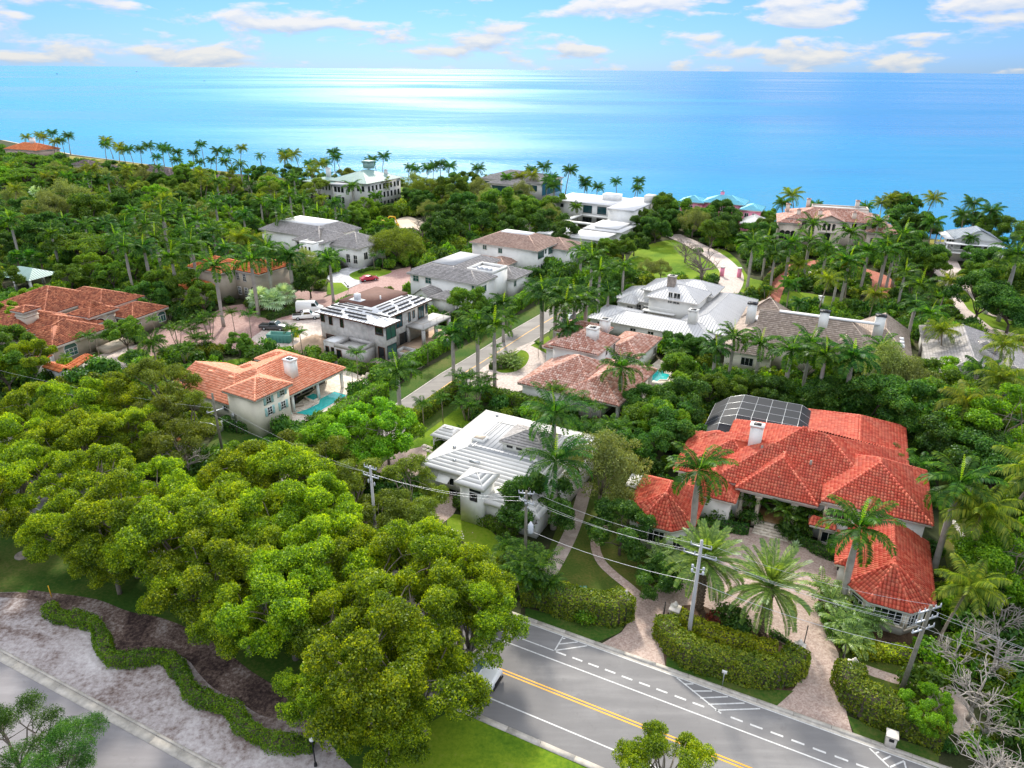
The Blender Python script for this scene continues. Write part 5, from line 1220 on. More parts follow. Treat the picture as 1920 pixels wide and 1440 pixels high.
mn = H.hip((905, 352), (1000, 338), 7.0, .26, 'slate', 'siding_grey', local=(-15, 15, 2, 24)); m2 = H.hip(None, None, 7.6, .3, 'slate', 'siding_grey', local=(-14, 4, 8, 22), foot=False); m3 = H.hip(None, None, 6.2, .3, 'slate', 'siding_grey', local=(-8, 10, -3, 6))
H.row(m3, 'S', 5, 3.2, 2.8, 4.4, nx=2, frame='dark_frame', glass='glass_blue'); H.row(mn, 'S', 6, 4.8, 3.2, 2.4, .02, .98, nx=2, frame='dark_frame', glass='glass_blue'); H.row(mn, 'E', 6, 4.0, 3.0, 4.8, nx=2, frame='dark_frame', glass='glass_blue')
H.done()
H = House('modern_white_house', 'long modern white house with flat stepped roofs and a pergola court', 'house', (1120, 430), -30)
mn = H.flatbox(None, None, 8.0, 0, 'stucco_white', 'flat_roof_white', .5, local=(-20, 9, 3.5, 21), over=1.0); ea = H.flatbox(None, None, 8.6, 0, 'stucco_white', 'flat_roof_white', .5, local=(5, 14.5, -5, 21), over=.4)
MB().box((-1, 14, 8.9), (6, 4, 2.2)).build('roof_unit', M['stucco_white'], H.root); MB().box((13, 14, 9.6), (3, 4, 2.4)).build('stair_tower', M['siding_grey'], H.root)
H.row(mn, 'S', 3, 5.6, 3.4, 2.6, .38, .98, nx=3, frame='dark_frame', glass='glass_blue'); H.row(mn, 'S', 3, 1.6, 3.6, 2.6, .38, .98, nx=3, frame='dark_frame'); H.win(mn, 'S', 0, 0, 1.2, 1.2, at=(3, 6), nx=1, frame='dark_frame')
for q in ((-8, 6, -12, -10.6), (-8, -6.6, -10.6, 2.5), (4.6, 6, -10.6, 2.5), (-6.6, 4.6, 1, 2.5)): MB().bx(*q, 3.7, 4.2).build('pergola_beam', M['stucco_white'], H.root)
for x, y in ((-7.5, -11.5), (-2.5, -11.5), (1.5, -11.5), (5.4, -11.5)): MB().bx(x - .3, x + .3, y - .3, y + .3, 0, 3.7).build('column', M['stucco_white'], H.root)
l1 = H.flatbox(None, None, 4.6, 0, local=(4, 17, -21, -5), over=.8); l2 = H.flatbox(None, None, 4.2, 0, local=(-6, 15.5, -33, -21), over=.8); l3 = H.flatbox(None, None, 5.2, 0, local=(7, 15, -19, -7), over=.3, foot=False)
H.foot(-8, 6, -12, 3); H.done()
H = House('blush_palazzo', 'grand cream stone palazzo with rose tile roof and a gabled stair front', 'palace', (1562, 480), -18)
mn = H.hip(None, None, 9.2, .30, 'mixed', 'stone_cream', local=(-14.5, 13, 5, 21), over=.7, cap_r=.2); fr = H.hip(None, None, 9.7, .42, 'mixed', 'stone_cream', local=(-6.4, 1.6, 1.6, 14), gable=(1, 0), axis='y', over=.4)
lo = H.hip(None, None, 8.2, .35, 'mixed', 'stone_cream', local=(-17, -10, 3, 18), over=.6); lo2 = H.hip(None, None, 7.0, .35, 'mixed', 'stone_cream', local=(8, 16.5, 3, 18)); H.flatbox(None, None, 12.0, 0, 'stone_cream', 'flat_roof_grey', .4, local=(-7, 9, 13, 18), foot=False)
for i in range(3): H.win(fr, 'S', 0, 0, .8, 1.5, at=(2.3 + 1.3 * i, 7.8), nx=1, arch=.5, frame='dark_frame')
H.win(fr, 'S', 0, 0, 1.7, 2.0, at=(3.5, 4.4), nx=2, arch=.5, frame='dark_frame'); MB().bx(-4.9, .1, 1.3, 1.98, 6.4, 6.65).build('cornice', M['stone_pale'], H.root)
m_ = MB(); m_.prism([(-4.6, -.8), (-.2, -.8), (-.2, 1.95), (-4.6, 1.95)], 0, 2.9); m_.build('entrance_terrace', M['stone_cream'], H.root)
for sg in (-1, 1):
    m_ = MB(); 
    v = [(-2.4 + sg * x, y, z) for y in (-.8, .8) for x, z in ((2.22, 0), (5.4, 0), (5.4, .8), (2.22, 3.5))]
    f_ = [(0, 1, 2, 3), (4, 7, 6, 5), (3, 2, 6, 7), (1, 5, 6, 2)]; m_.add(v, f_); m_.build('stair_flank', M['stone_cream'], H.root)
H.row(mn, 'S', 9, 8.2, 1.2, 1.9, .02, .98, nx=1, frame='dark_frame'); H.row(lo, 'S', 3, 4, 1.4, 2.4, nx=1, arch=.5, frame='dark_frame'); H.row(lo2, 'S', 3, 4.2, 1.4, 2.2, nx=1, frame='dark_frame')
for x, y, z in ((-11, 8, 11.8), (-5, 7, 12.2), (4.5, 7.5, 12.0), (10, 8, 11.6), (-14, 15, 12.2), (14, 12, 10.6), (6, 17, 14.0), (-8, 18, 13.6)):
    H.chimney(0, 0, z, 1.1, 1.1, 3.0, 'stone_cream', 'tile_mixed', local=(x, y))
H.done()
for (x0, y0, x1, y1), lab in (((1515, 520, 1568, 535), 'cream garden wall with urns in front of the palazzo forecourt'),):
    A_, B_ = G(x0, y0), G(x1, y1); r_ = empty('garden_wall', A_, math.atan2(B_[1] - A_[1], B_[0] - A_[0])); tag(r_, lab, 'wall'); L_ = math.dist(A_, B_)
    MB().bx(0, L_, -.4, .4, 0, 1.6).build('wall', M['stone_pale'], r_); 
    for k in (.3, .6): 
        u_ = MB(); u_.lathe([(.25, 1.6), (.5, 2.1), (.65, 2.4), (.2, 2.5)], 8, (L_ * k, 0, 0)); u_.build('urn', M['stone_pale'], r_)
H = House('beach_cottage', 'small white raised cottage with blue grey gable roof beside the dune lawn', 'cottage', (1828, 492), -18)
mn = H.hip(None, None, 6.2, .5, 'blue', 'white_paint', local=(-6.5, 5.5, 0, 12.5), axis='y', gable=(1, 0), over=.4); MB().bx(-9.0, -6.2, .5, 12, 6.0, 6.2).build('porch_roof', M['flat_roof_white'], H.root); MB().bx(-9.0, 5.8, -2.8, .4, 5.2, 5.4).build('porch_roof', M['flat_roof_white'], H.root)
for x, y in ((-8.8, .8), (-8.8, 6), (-8.8, 11.6), (-8.8, -2.6), (-3, -2.6), (1.5, -2.6), (5.5, -2.6)): MB().bx(x - .14, x + .14, y - .14, y + .14, 0, 5.9 if y > 0 else 5.2).build('post', M['white_paint'], H.root)
MB().bx(-9.0, 5.8, -2.8, .4, 2.7, 2.9).build('deck', M['white_paint'], H.root); MB().bx(-9.0, -6.2, .4, 12, 2.7, 2.9).build('deck', M['white_paint'], H.root)
for q in (((-9, -2.75, 3.9), (5.8, -2.75, 3.9)), ((-9, -2.75, 3.9), (-9, 12, 3.9))):
    m_ = MB(); m_.tube(q, .05, 4); n_ = 22
    for k in range(n_ + 1): p = Vector(q[0]).lerp(Vector(q[1]), k / n_); m_.tube([p, p - Vector((0, 0, 1))], .03, 3)
    m_.build('railing', M['white_paint'], H.root)
H.row(mn, 'S', 3, 4.2, 2.2, 1.9, nx=2, frame='dark_frame'); H.row(mn, 'W', 3, 1.4, 2.4, 2.4, nx=2, frame='dark_frame'); H.row(mn, 'W', 3, 4.4, 1.6, 1.8, nx=2, frame='dark_frame')
H.done()
H = House('pink_house', 'pink seaside house with bright blue roofs behind the round dark tree', 'house', (1350, 430), -25)
a = H.hip(None, None, 7.0, .4, 'pinkm', 'paint_pink', local=(-17, -8, 8, 17)); b_ = H.hip(None, None, 7.2, .4, 'pinkm', 'paint_pink', local=(-9, 6, 9, 20)); c = H.hip(None, None, 6.5, .4, 'pinkm', 'paint_pink', local=(5, 12.5, 4, 14)); d_ = H.hip(None, None, 4.0, .5, 'white', 'paint_pink', local=(7, 15, -7, 4))
H.row(a, 'S', 3, 5, 1.4, 1.8, nx=2, frame='white_paint'); H.row(b_, 'S', 5, 5, 1.4, 2, nx=2, frame='white_paint'); H.row(c, 'S', 2, 4.5, 1.4, 2, nx=2, frame='white_paint'); H.chimney(0, 0, 10.8, 1.2, 1.2, 3, 'paint_pink', 'roof_blue', local=(-3, 15))
H.done()
H = House('brown_bungalows', 'sprawling low dark brown roofed clubhouse among palms below the dune', 'clubhouse', (270, 340), -22)
for q in ((-40, -24, 0, 11), (-14, 0, 8, 18), (2, 18, -1, 10), (24, 38, 4, 14), (42, 52, -6, 4), (-60, -48, 10, 19)): H.hip(None, None, 3.8, .42, 'dark', 'stucco_beige', local=q)
H.done()
H = House('orange_roof_house', 'small pink house with orange pyramid roof at the far left shore', 'house', (40, 296), -22)
a = H.hip(None, None, 4.5, .42, 'orange', 'stucco_pink', local=(-14, 14, 0, 16)); H.chimney(0, 0, 10.8, 2.2, 2.2, 4, 'stucco_white', local=(2, 8)); H.row(a, 'S', 5, 2.2, 1.6, 1.8, nx=2)
H.done()
g = empty('pavilion', (*G(58, 538)[:2], 0), RAD(-22)); tag(g, 'open pavilion with sage green metal roof and white columns at the left edge', 'pavilion')
m_ = MB(); e_ = [(-6, -4, 3.2), (6, -4, 3.2), (6, 4, 3.2), (-6, 4, 3.2)]; r0_, r1_ = (-2.5, 0, 5.0), (2.5, 0, 5.0); F_ = [(e_[0], e_[1], r1_, r0_), (e_[2], e_[3], r0_, r1_), (e_[1], e_[2], r1_), (e_[3], e_[0], r0_)]
for q in F_: m_.face(list(q))
ro = m_.build('roof', M['metal_green'], g); m_ = MB()
for q in F_: tile_face(m_, list(q), 'green')
tag(m_.build('roof_seams', M['metal_green'], ro), kind='stuff')
for x in (-5.4, 0, 5.4):
    for y in (-3.5, 3.5): MB().bx(x - .25, x + .25, y - .25, y + .25, 0, 3.2).build('column', M['stucco_white'], g)
FOOT.append([(G(58, 538)[0] + a, G(58, 538)[1] + b_) for a, b_ in ((-8, -8), (8, -8), (8, 8), (-8, 8))])

# ================================================================ VEGETATION PROTOTYPES
def quads(P, T, B_, l_, w_):
    """leaf rhombs: centres P, directions T (long) and B_ (short), half sizes"""
    n = len(P); v = np.empty((n, 4, 3), dtype=np.float32)
    v[:, 0] = P - T * l_[:, None]; v[:, 1] = P + B_ * w_[:, None]; v[:, 2] = P + T * l_[:, None]; v[:, 3] = P - B_ * w_[:, None]
    return v.reshape(-1, 3), np.arange(n * 4, dtype=np.int32).reshape(-1, 4)
def leafcloud(mb, P, N, size, rng, asp=.55, jit=.6, droop=0.0, mi=0):
    n = len(P)
    N = N + rng.normal(0, jit, (n, 3)); N /= np.linalg.norm(N, axis=1)[:, None]
    R_ = rng.normal(0, 1, (n, 3)); R_[:, 2] -= droop; T = R_ - (R_ * N).sum(1)[:, None] * N; T /= np.linalg.norm(T, axis=1)[:, None]
    B_ = np.cross(N, T); l_ = size * rng.uniform(.6, 1.25, n); v, f = quads(P, T, B_, l_, l_ * asp); mb.add(v, f, mi)
def sphere_pts(n, rng, up=-.5):
    z = rng.uniform(up, 1, n); a = rng.uniform(0, 2 * math.pi, n); r = np.sqrt(1 - z * z); return np.stack([r * np.cos(a), r * np.sin(a), z], 1)
def lumps_cloud(mb, C_, R_, dens, size, rng, asp=.55, flat=.85, up=-.55, jit=.5, droop=0):
    for c, r in zip(C_, R_):
        n = max(8, int(dens * r * r)); d = sphere_pts(n, rng, up); k = rng.uniform(.5, 1.0, (n, 1)) ** .6 * rng.uniform(.85, 1.2, (n, 1)) 
        d2 = d * np.array([1, 1, flat]); leafcloud(mb, np.array(c) + d2 * k * r, d, size, rng, asp, jit, droop)
PROTO = bpy.data.collections.new('prototypes')          # holds meshes only as sources of copies
def limb(mb, a, b, r0, r1, rng, n=5, wob=.12, k=5):
    a, b = Vector(a), Vector(b); L_ = (b - a).length
    pts = []; 
    for i in range(n + 1):
        t_ = i / n; p = a.lerp(b, t_); s_ = math.sin(math.pi * t_) * wob * L_
        p += Vector((rng.uniform(-1, 1) * s_ * .5, rng.uniform(-1, 1) * s_ * .5, (s_ * .9)))
        pts.append(p)
    mb.tube(pts, [r0 + (r1 - r0) * i / n for i in range(n + 1)], k)
    return pts
def broadleaf(seed, H_, Rx, Rz, nl, lr, dens, size, asp=.55, shape='dome', trunk_r=.22, flat=.85, jit=.5, forks=6, lean=0, ragged=.25, droop=0):
    """returns (trunk mesh, crown mesh) origin at the foot; H_ total height"""
    rng = np.random.default_rng(seed); cz_ = H_ - Rz
    C_, R_ = [], []; 
    for i in range(nl):
        d = sphere_pts(1, rng, -.35 if shape != 'flat' else .1)[0]; k = rng.uniform(.45, 1.0) ** .5 * (1 + rng.uniform(-ragged, ragged) * .6)
        if shape == 'flat': z = cz_ + Rz * (.75 - .9 * (k * (1 - d[2] * .2)) ** 3) + rng.uniform(-.25, .25) * Rz * .5; r_ = Rx * math.sqrt(rng.uniform(0, 1)); an_ = rng.uniform(0, 6.283); p = (r_ * math.cos(an_), r_ * math.sin(an_), cz_ + Rz * (.8 - .9 * (r_ / Rx) ** 2))
        else: p = (d[0] * Rx * k, d[1] * Rx * k, cz_ + d[2] * Rz * k)
        C_.append(p); R_.append(lr * rng.uniform(.65, 1.3))
    if shape == 'cauli':       # big boughs, each carrying rounded leaf heads on its outside
        C_, R_ = [], []; big = []; tries = 0
        while len(big) < nl and tries < 4000:
            tries += 1; d = sphere_pts(1, rng, -.45)[0]; k = rng.uniform(.62, .98)
            p = np.array([d[0] * Rx * k, d[1] * Rx * k, cz_ + d[2] * Rz * k])
            if all(np.linalg.norm(p - q) > Rx * .42 for q in big): big.append(p)
        cen = np.array([0, 0, cz_ - Rz * .3])
        for p in big:
            o_ = (p - cen) / np.linalg.norm(p - cen); br = Rx * rng.uniform(.26, .36)
            for j in range(13):
                e_ = sphere_pts(1, rng, -.6)[0] * .9 + o_ * .55 + np.array([0, 0, .25]); e_ /= np.linalg.norm(e_); C_.append(tuple(p + e_ * br * rng.uniform(.75, 1.05))); R_.append(lr * rng.uniform(.5, 1.4))
            C_.append(tuple(p)); R_.append(lr * 1.2)
    cm = MB(); lumps_cloud(cm, C_, R_, dens, size, rng, asp, flat, -.55, jit, droop)
    tm = MB(); fz = max(1.2, (cz_ - Rz * .6) * .75)
    limb(tm, (0, 0, -.2), (lean, 0, fz), trunk_r * 1.25, trunk_r * .85, rng, 4, .02, 7)
    idx = rng.choice(len(C_), min(forks, len(C_)), replace=False)
    for i in idx:
        pts = limb(tm, (lean, 0, fz - .1), C_[i], trunk_r * .55, trunk_r * .12, rng, 5, .10)
        for j in rng.choice(len(C_), 2): 
            q = pts[3]; 
            if (Vector(C_[j]) - q).length < Rx * 1.1: limb(tm, q, C_[j], trunk_r * .25, trunk_r * .06, rng, 3, .08, 4)
    return tm, cm
def frond_mesh(mb, L_, rise, droop, nleaf, ll, lw, rng, vee=.35, base=(0, 0, 0), az_=0.0, mi=0, rach=.05, taper=True, leaf_droop=.35, start=.12, plum=0.0, fwd=.55):
    """arched feather leaf starting at base heading az_"""
    ca, sa = math.cos(az_), math.sin(az_); pts = []
    n = 8; x = z = 0; ang = rise
    for i in range(n + 1):
        pts.append((x, z)); st = L_ / n; x += math.cos(ang) * st; z += math.sin(ang) * st; ang -= droop / n * (0.5 + i / n)
    def at(t_):
        f = t_ * n; i = min(int(f), n - 1); u = f - i; return (pts[i][0] + (pts[i + 1][0] - pts[i][0]) * u, pts[i][1] + (pts[i + 1][1] - pts[i][1]) * u), math.atan2(pts[i + 1][1] - pts[i][1], pts[i + 1][0] - pts[i][0])
    W_ = lambda x, y, z: (base[0] + x * ca - y * sa, base[1] + x * sa + y * ca, base[2] + z)
    mb.tube([W_(p[0], 0, p[1]) for p in pts], [rach * (1 - .8 * i / n) for i in range(n + 1)], 3, mi, cap=False)
    V, k = [], 0
    for i in range(nleaf):
        t_ = start + (1 - start) * i / (nleaf - 1); (px, pz), a = at(min(t_, .999))
        s = math.sin(math.pi * (.12 + .8 * (t_ - start) / (1 - start))) ** .6 if taper else 1.0
        le = ll * s * rng.uniform(.85, 1.1)
        for sg in (-1, 1):
            fw = fwd + rng.uniform(-.12, .12); up = vee + rng.uniform(-plum, plum) - leaf_droop * .5
            dx, dy, dz = fw * math.cos(a), sg, up; q = math.sqrt(dx * dx + dy * dy + dz * dz); dx, dy, dz = dx / q, dy / q, dz / q
            mx_ = (px + dx * le * .55, dy * le * .55, pz + dz * le * .55); e = (px + dx * le, dy * le * .95, pz + dz * le - leaf_droop * le * .6)
            w2 = lw / 2; tx, tz = math.cos(a) * w2, math.sin(a) * w2
            V += [W_(px - tx * .5, 0, pz - tz * .5), W_(mx_[0] - tx, mx_[1], mx_[2] - tz), W_(*e), W_(mx_[0] + tx, mx_[1], mx_[2] + tz)]
    mb.add(V, np.arange(len(V), dtype=np.int32).reshape(-1, 4), mi)
def trunk_mesh(pts, rad, k=8):
    m = MB(); m.tube(pts, rad, k); return m
def mk(mb, name, mats, smooth=False): return mb.mesh(name, mats, smooth)
PM = {}   # prototype: list of (part name, mesh)
def royal(seed, H_, nf=15, L_=4.5, mat='palm_green', parts=False):
    rng = np.random.default_rng(seed); pts = [(0, 0, -.2)] + [(math.sin(i) * .03, math.cos(i * 2) * .03, H_ * i / 6) for i in range(1, 7)]
    tr = trunk_mesh(pts, [.36, .31, .29, .31, .33, .29, .23]); sh = MB(); sh.tube([(0, 0, H_), (0, 0, H_ + .7), (0, 0, H_ + 1.6)], [.25, .2, .1], 7)
    out_ = [('trunk', mk(tr, 'trunk', M['palm_trunk'], True)), ('crownshaft', mk(sh, 'crownshaft', M['crownshaft_green'], True))]
    sp = MB(); frond_mesh(sp, L_ * .75, 1.45, .3, 10, .35, .14, rng, .9, (0, 0, H_ + 1.2), rng.uniform(0, 6), rach=.05, leaf_droop=0)
    if not parts:
        cm = MB()
        for i in range(nf):
            a = i * 2.39996; t_ = i / nf; frond_mesh(cm, L_ * rng.uniform(.88, 1.08), 1.1 - 1.15 * t_ + rng.uniform(-.1, .1), 1.75 + .5 * t_ + rng.uniform(-.2, .2), 26, .95, .22, rng, .1, (0, 0, H_ + 1.3 - .25 * t_), a, leaf_droop=.35, plum=.12, rach=.09)
        out_.append(('crown', mk(cm, 'crown', M[mat])))
        out_.append(('spear', mk(sp, 'spear', M['palm_spear'])))
    return out_
def coconut(seed, H_, lean=1.5, nf=20, L_=4.2, mat='palm_gold', dead=3, leaf=1.0):
    rng = np.random.default_rng(seed); a0 = rng.uniform(0, 6.28); lx, ly = math.cos(a0) * lean, math.sin(a0) * lean
    pts = [(lx * (i / 7) ** 1.6, ly * (i / 7) ** 1.6, -.2 + (H_ + .2) * i / 7) for i in range(8)]
    tr = trunk_mesh(pts, [.30, .20, .17, .15, .145, .14, .14, .15], 7); cm = MB(); b_ = (lx, ly, H_)
    for i in range(nf):
        t_ = i / nf; frond_mesh(cm, L_ * rng.uniform(.85, 1.1), 1.25 - 1.55 * t_ + rng.uniform(-.12, .12), 1.35 + .4 * t_, 26, leaf, .16, rng, .05, b_, i * 2.39996 + rng.uniform(-.2, .2), leaf_droop=.8)
    dm = MB()
    for i in range(dead): frond_mesh(dm, L_ * .7, -.9, .8, 10, .5, .12, rng, 0, b_, rng.uniform(0, 6.28), leaf_droop=.9)
    for i in range(7):
        q = rng.uniform(0, 6.28); dm.lathe([(.01, -.18), (.12, -.08), (.13, .06), (.02, .16)], 5, (b_[0] + .28 * math.cos(q), b_[1] + .28 * math.sin(q), b_[2] - .25))
    return [('trunk', mk(tr, 'trunk', M['coconut_trunk'], True)), ('crown', mk(cm, 'crown', M[mat])), ('fruit_and_dead_fronds', mk(dm, 'fruit', M['dead_frond']))]
def cluster_palm(seed, H_, stems=4, L_=1.9, mat='palm_green', nf=9, spread=1.0, leaf=.5):
    rng = np.random.default_rng(seed); tr, cm = MB(), MB()
    for s in range(stems):
        a = 6.283 * s / stems + rng.uniform(-.4, .4); h = H_ * rng.uniform(.6, 1.05); sx_, sy_ = math.cos(a) * spread, math.sin(a) * spread
        tr.tube([(sx_ * .25, sy_ * .25, -.1), (sx_ * .7, sy_ * .7, h * .5), (sx_, sy_, h)], [.09, .07, .06], 5)
        for i in range(nf):
            t_ = i / nf; frond_mesh(cm, L_ * rng.uniform(.8, 1.1), 1.2 - 1.1 * t_, 1.5, 11, leaf, .14, rng, .25, (sx_, sy_, h), i * 2.39996 + s, leaf_droop=.5)
    return [('stem', mk(tr, 'stem', M['coconut_trunk'], True)), ('crown', mk(cm, 'crown', M[mat]))]
def fanpalm(seed, H_, R_=1.3, mat='palm_deep', n=26, tr_r=.2):
    rng = np.random.default_rng(seed); tr = trunk_mesh([(0, 0, -.1), (0, 0, H_ * .5), (0, 0, H_)], [tr_r * 1.1, tr_r, tr_r]); cm = MB()
    for i in range(n):
        a = i * 2.39996; el_ = 1.3 - 1.9 * i / n; d = Vector((math.cos(a) * math.cos(el_), math.sin(a) * math.cos(el_), math.sin(el_))); c = Vector((0, 0, H_)) + d * R_ * .8
        sd_ = d.cross(Vector((0, 0, 1))).normalized(); up = sd_.cross(d); V = []
        for k in range(11):
            q = -1.9 + 3.8 * k / 10; dr = (d * math.cos(q) + sd_ * math.sin(q)).normalized(); e = c + dr * R_ * .85 - Vector((0, 0, .18 * R_)); w_ = up.cross(dr) if False else (sd_ * math.cos(q) - d * math.sin(q)) * .09 * R_
            V += [tuple(c), tuple(c + dr * R_ * .5 + w_), tuple(e), tuple(c + dr * R_ * .5 - w_)]
        cm.add(V, np.arange(len(V), dtype=np.int32).reshape(-1, 4)); cm.tube([(0, 0, H_), tuple(c)], .025, 3, cap=False)
    return [('trunk', mk(tr, 'trunk', M['date_trunk'], True)), ('crown', mk(cm, 'crown', M[mat]))]
def baretree(seed, H_, R_, n=9, mat='bark_pale', levels=3):
    rng = np.random.default_rng(seed); m = MB()
    def grow(a, d, L_, r, lv):
        b_ = a + d * L_; pts = limb(m, a, b_, r, r * .55, rng, 4, .08, 4 if lv < levels else 5)
        if lv == 0: return
        for k in range(3 if lv < levels else n):
            nd = (d * .7 + Vector(rng.normal(0, .62, 3))); nd.z = abs(nd.z) * .7 + .12; nd.normalize(); grow(pts[rng.integers(2, 5)], nd, L_ * rng.uniform(.55, .8), r * .5, lv - 1)
    grow(Vector((0, 0, -.2)), Vector((.05, 0, 1)), H_ * .38, H_ * .03, levels)
    return [('branches', mk(m, 'branches', M[mat], True))]
def tree2(res, leaf, bark):
    return [('trunk', mk(res[0], 'trunk', M[bark], True)), ('crown', mk(res[1], 'crown', M[leaf]))]

KIND = {}   # kind -> (object name, category, adjective phrase, [variants])
def reg(kind, name, cat, phrase, variants): KIND[kind] = (name, cat, phrase, variants)
reg('canopy', 'shade_tree', 'tree', 'yellow green lumpy shade tree', [tree2(broadleaf(s, 10.5, 5.0, 3.8, 13, .70, 640, .108, .6, shape='cauli', forks=14, trunk_r=.28, jit=.85), 'leaf_canopy', 'bark_grey') for s in (1, 2, 3, 4)])
reg('canopy_olive', 'shade_tree', 'tree', 'olive green open shade tree', [tree2(broadleaf(s, 10.0, 4.6, 4.0, 9, .72, 300, .13, .5, shape='cauli', forks=10, trunk_r=.24), 'leaf_olive', 'bark_grey') for s in (5, 6)])
reg('bright', 'bright_tree', 'tree', 'bright lime green spreading tree', [tree2(broadleaf(7, 9.5, 5.2, 3.2, 12, .70, 360, .15, .6, shape='cauli', forks=9), 'leaf_bright', 'bark_grey')])
reg('dense', 'dense_tree', 'tree', 'dense dark green tree', [tree2(broadleaf(s, 8.5, 4.2, 3.9, 11, .75, 320, .16, .6, shape='cauli'), 'leaf_dark', 'bark_dark') for s in (8, 9)])
reg('mid', 'leafy_tree', 'tree', 'mid green rounded tree', [tree2(broadleaf(s, 8.0, 4.0, 3.4, 11, .72, 320, .15, .6, shape='cauli'), 'leaf_mid', 'bark_dark') for s in (10, 11)])
reg('grey', 'feathery_tree', 'tree', 'soft grey green feathery tree', [tree2(broadleaf(s, 8.5, 4.6, 4.0, 60, 1.1, 230, .16, .35, jit=1.0, droop=.5), 'leaf_grey', 'bark_grey') for s in (12,)])
reg('fine', 'fine_leaved_tree', 'tree', 'fine leaved grey green tree', [tree2(broadleaf(15, 8.0, 4.2, 3.6, 10, .75, 420, .085, .4, shape='cauli', jit=1.0, forks=12), 'leaf_dark', 'bark_grey')])
reg('oliveround', 'weeping_tree', 'tree', 'broad olive weeping tree', [tree2(broadleaf(13, 9.0, 7.5, 4.2, 110, 1.25, 190, .2, .28, jit=.7, droop=1.5, trunk_r=.4), 'leaf_olive', 'bark_dark')])
reg('flat', 'flat_topped_tree', 'tree', 'flat topped spreading green tree', [tree2(broadleaf(14, 7.5, 6.5, 1.8, 95, 1.05, 170, .2, .5, shape='flat', flat=.45, trunk_r=.35, forks=10), 'leaf_mid', 'bark_dark')])
reg('royal', 'royal_palm', 'palm', 'grey stemmed royal palm', [royal(20, 8.2), royal(21, 9.4, 15), royal(22, 7.4, 17, 3.7, 'palm_deep')])
reg('coco', 'coconut_palm', 'palm', 'slender leaning coconut palm', [coconut(30, 8.5), coconut(31, 9.5, 2.2), coconut(32, 8.0, 1.0, 18, 3.4, 'palm_green')])
reg('coco_deep', 'coconut_palm', 'palm', 'dark fronded coconut palm', [coconut(33, 9.0, 1.2, 18, 3.6, 'palm_deep', 1), coconut(34, 10.0, 1.8, 17, 3.4, 'palm_deep', 1)])
reg('areca', 'cluster_palm', 'palm', 'small clustered palm', [cluster_palm(40, 4.2), cluster_palm(41, 3.4, 5, 2.1, 'palm_green')])
reg('single', 'slim_palm', 'palm', 'slim single stemmed palm', [cluster_palm(42, 5.2, 1, 1.9, 'palm_green', 12, .15, .6)])
reg('dwarf', 'dwarf_palm', 'palm', 'low bushy dwarf palm', [cluster_palm(43, 1.5, 3, 1.7, 'palm_date', 14, .8, .38)])
reg('fan', 'fan_palm', 'palm', 'round headed fan palm', [fanpalm(44, 4.6), fanpalm(45, 3.4, 1.4)])
reg('silver', 'silver_palm', 'palm', 'silvery blue fan palm', [fanpalm(46, 3.2, 2.2, 'palm_silver', 24, .3)])
reg('bare', 'bare_tree', 'tree', 'leafless pale branched tree', [baretree(50, 8, 4), baretree(51, 7, 4, 10)])
reg('baregrey', 'bare_tree', 'tree', 'bare brown branched tree', [baretree(52, 9.5, 5, 11, 'bark_grey', 4)])
def bushm(seed, R_, dens, size, leaf, nl=7, lr=.55):
    rng = np.random.default_rng(seed); C_, R2 = [], []
    for i in range(nl): d = sphere_pts(1, rng, -.1)[0]; C_.append((d[0] * R_ * .6, d[1] * R_ * .6, R_ * .45 + d[2] * R_ * .45)); R2.append(R_ * lr * rng.uniform(.8, 1.2))
    m = MB(); lumps_cloud(m, C_, R2, dens, size, rng, .55); return mk(m, 'foliage', M[leaf])
reg('bush', 'shrub', 'shrub', 'rounded green shrub', [[('foliage', bushm(60, 1.3, 260, .13, 'leaf_dark', 9))], [('foliage', bushm(61, 1.2, 260, .13, 'leaf_mid', 9))]])
reg('bush_bright', 'shrub', 'shrub', 'bright green shrub', [[('foliage', bushm(62, 1.2, 260, .12, 'leaf_hedge', 9))]])
reg('bush_red', 'shrub', 'shrub', 'dark red leaved shrub', [[('foliage', bushm(63, 1.0, 260, .12, 'leaf_red', 8))]])
reg('bush_gold', 'shrub', 'shrub', 'golden green shrub', [[('foliage', bushm(64, 1.2, 260, .12, 'leaf_hedge_gold', 9))]])
def agave():
    m = MB(); rng = np.random.default_rng(70)
    for i in range(26):
        a = i * 2.39996; e_ = 1.3 - 1.1 * i / 26; L_ = rng.uniform(.7, .95); d = Vector((math.cos(a) * math.cos(e_), math.sin(a) * math.cos(e_), math.sin(e_))); s_ = Vector((-math.sin(a), math.cos(a), 0)) * .07
        m.add([tuple(-s_), tuple(s_), tuple(d * L_ * .5 + s_ * 1.3), tuple(d * L_ + Vector((0, 0, .05))), tuple(d * L_ * .5 - s_ * 1.3)], [(0, 1, 2, 3, 4)])
    return [('leaves', mk(m, 'leaves', M['palm_silver']))]
reg('agave', 'agave', 'agave', 'spiky silver agave', [agave()])

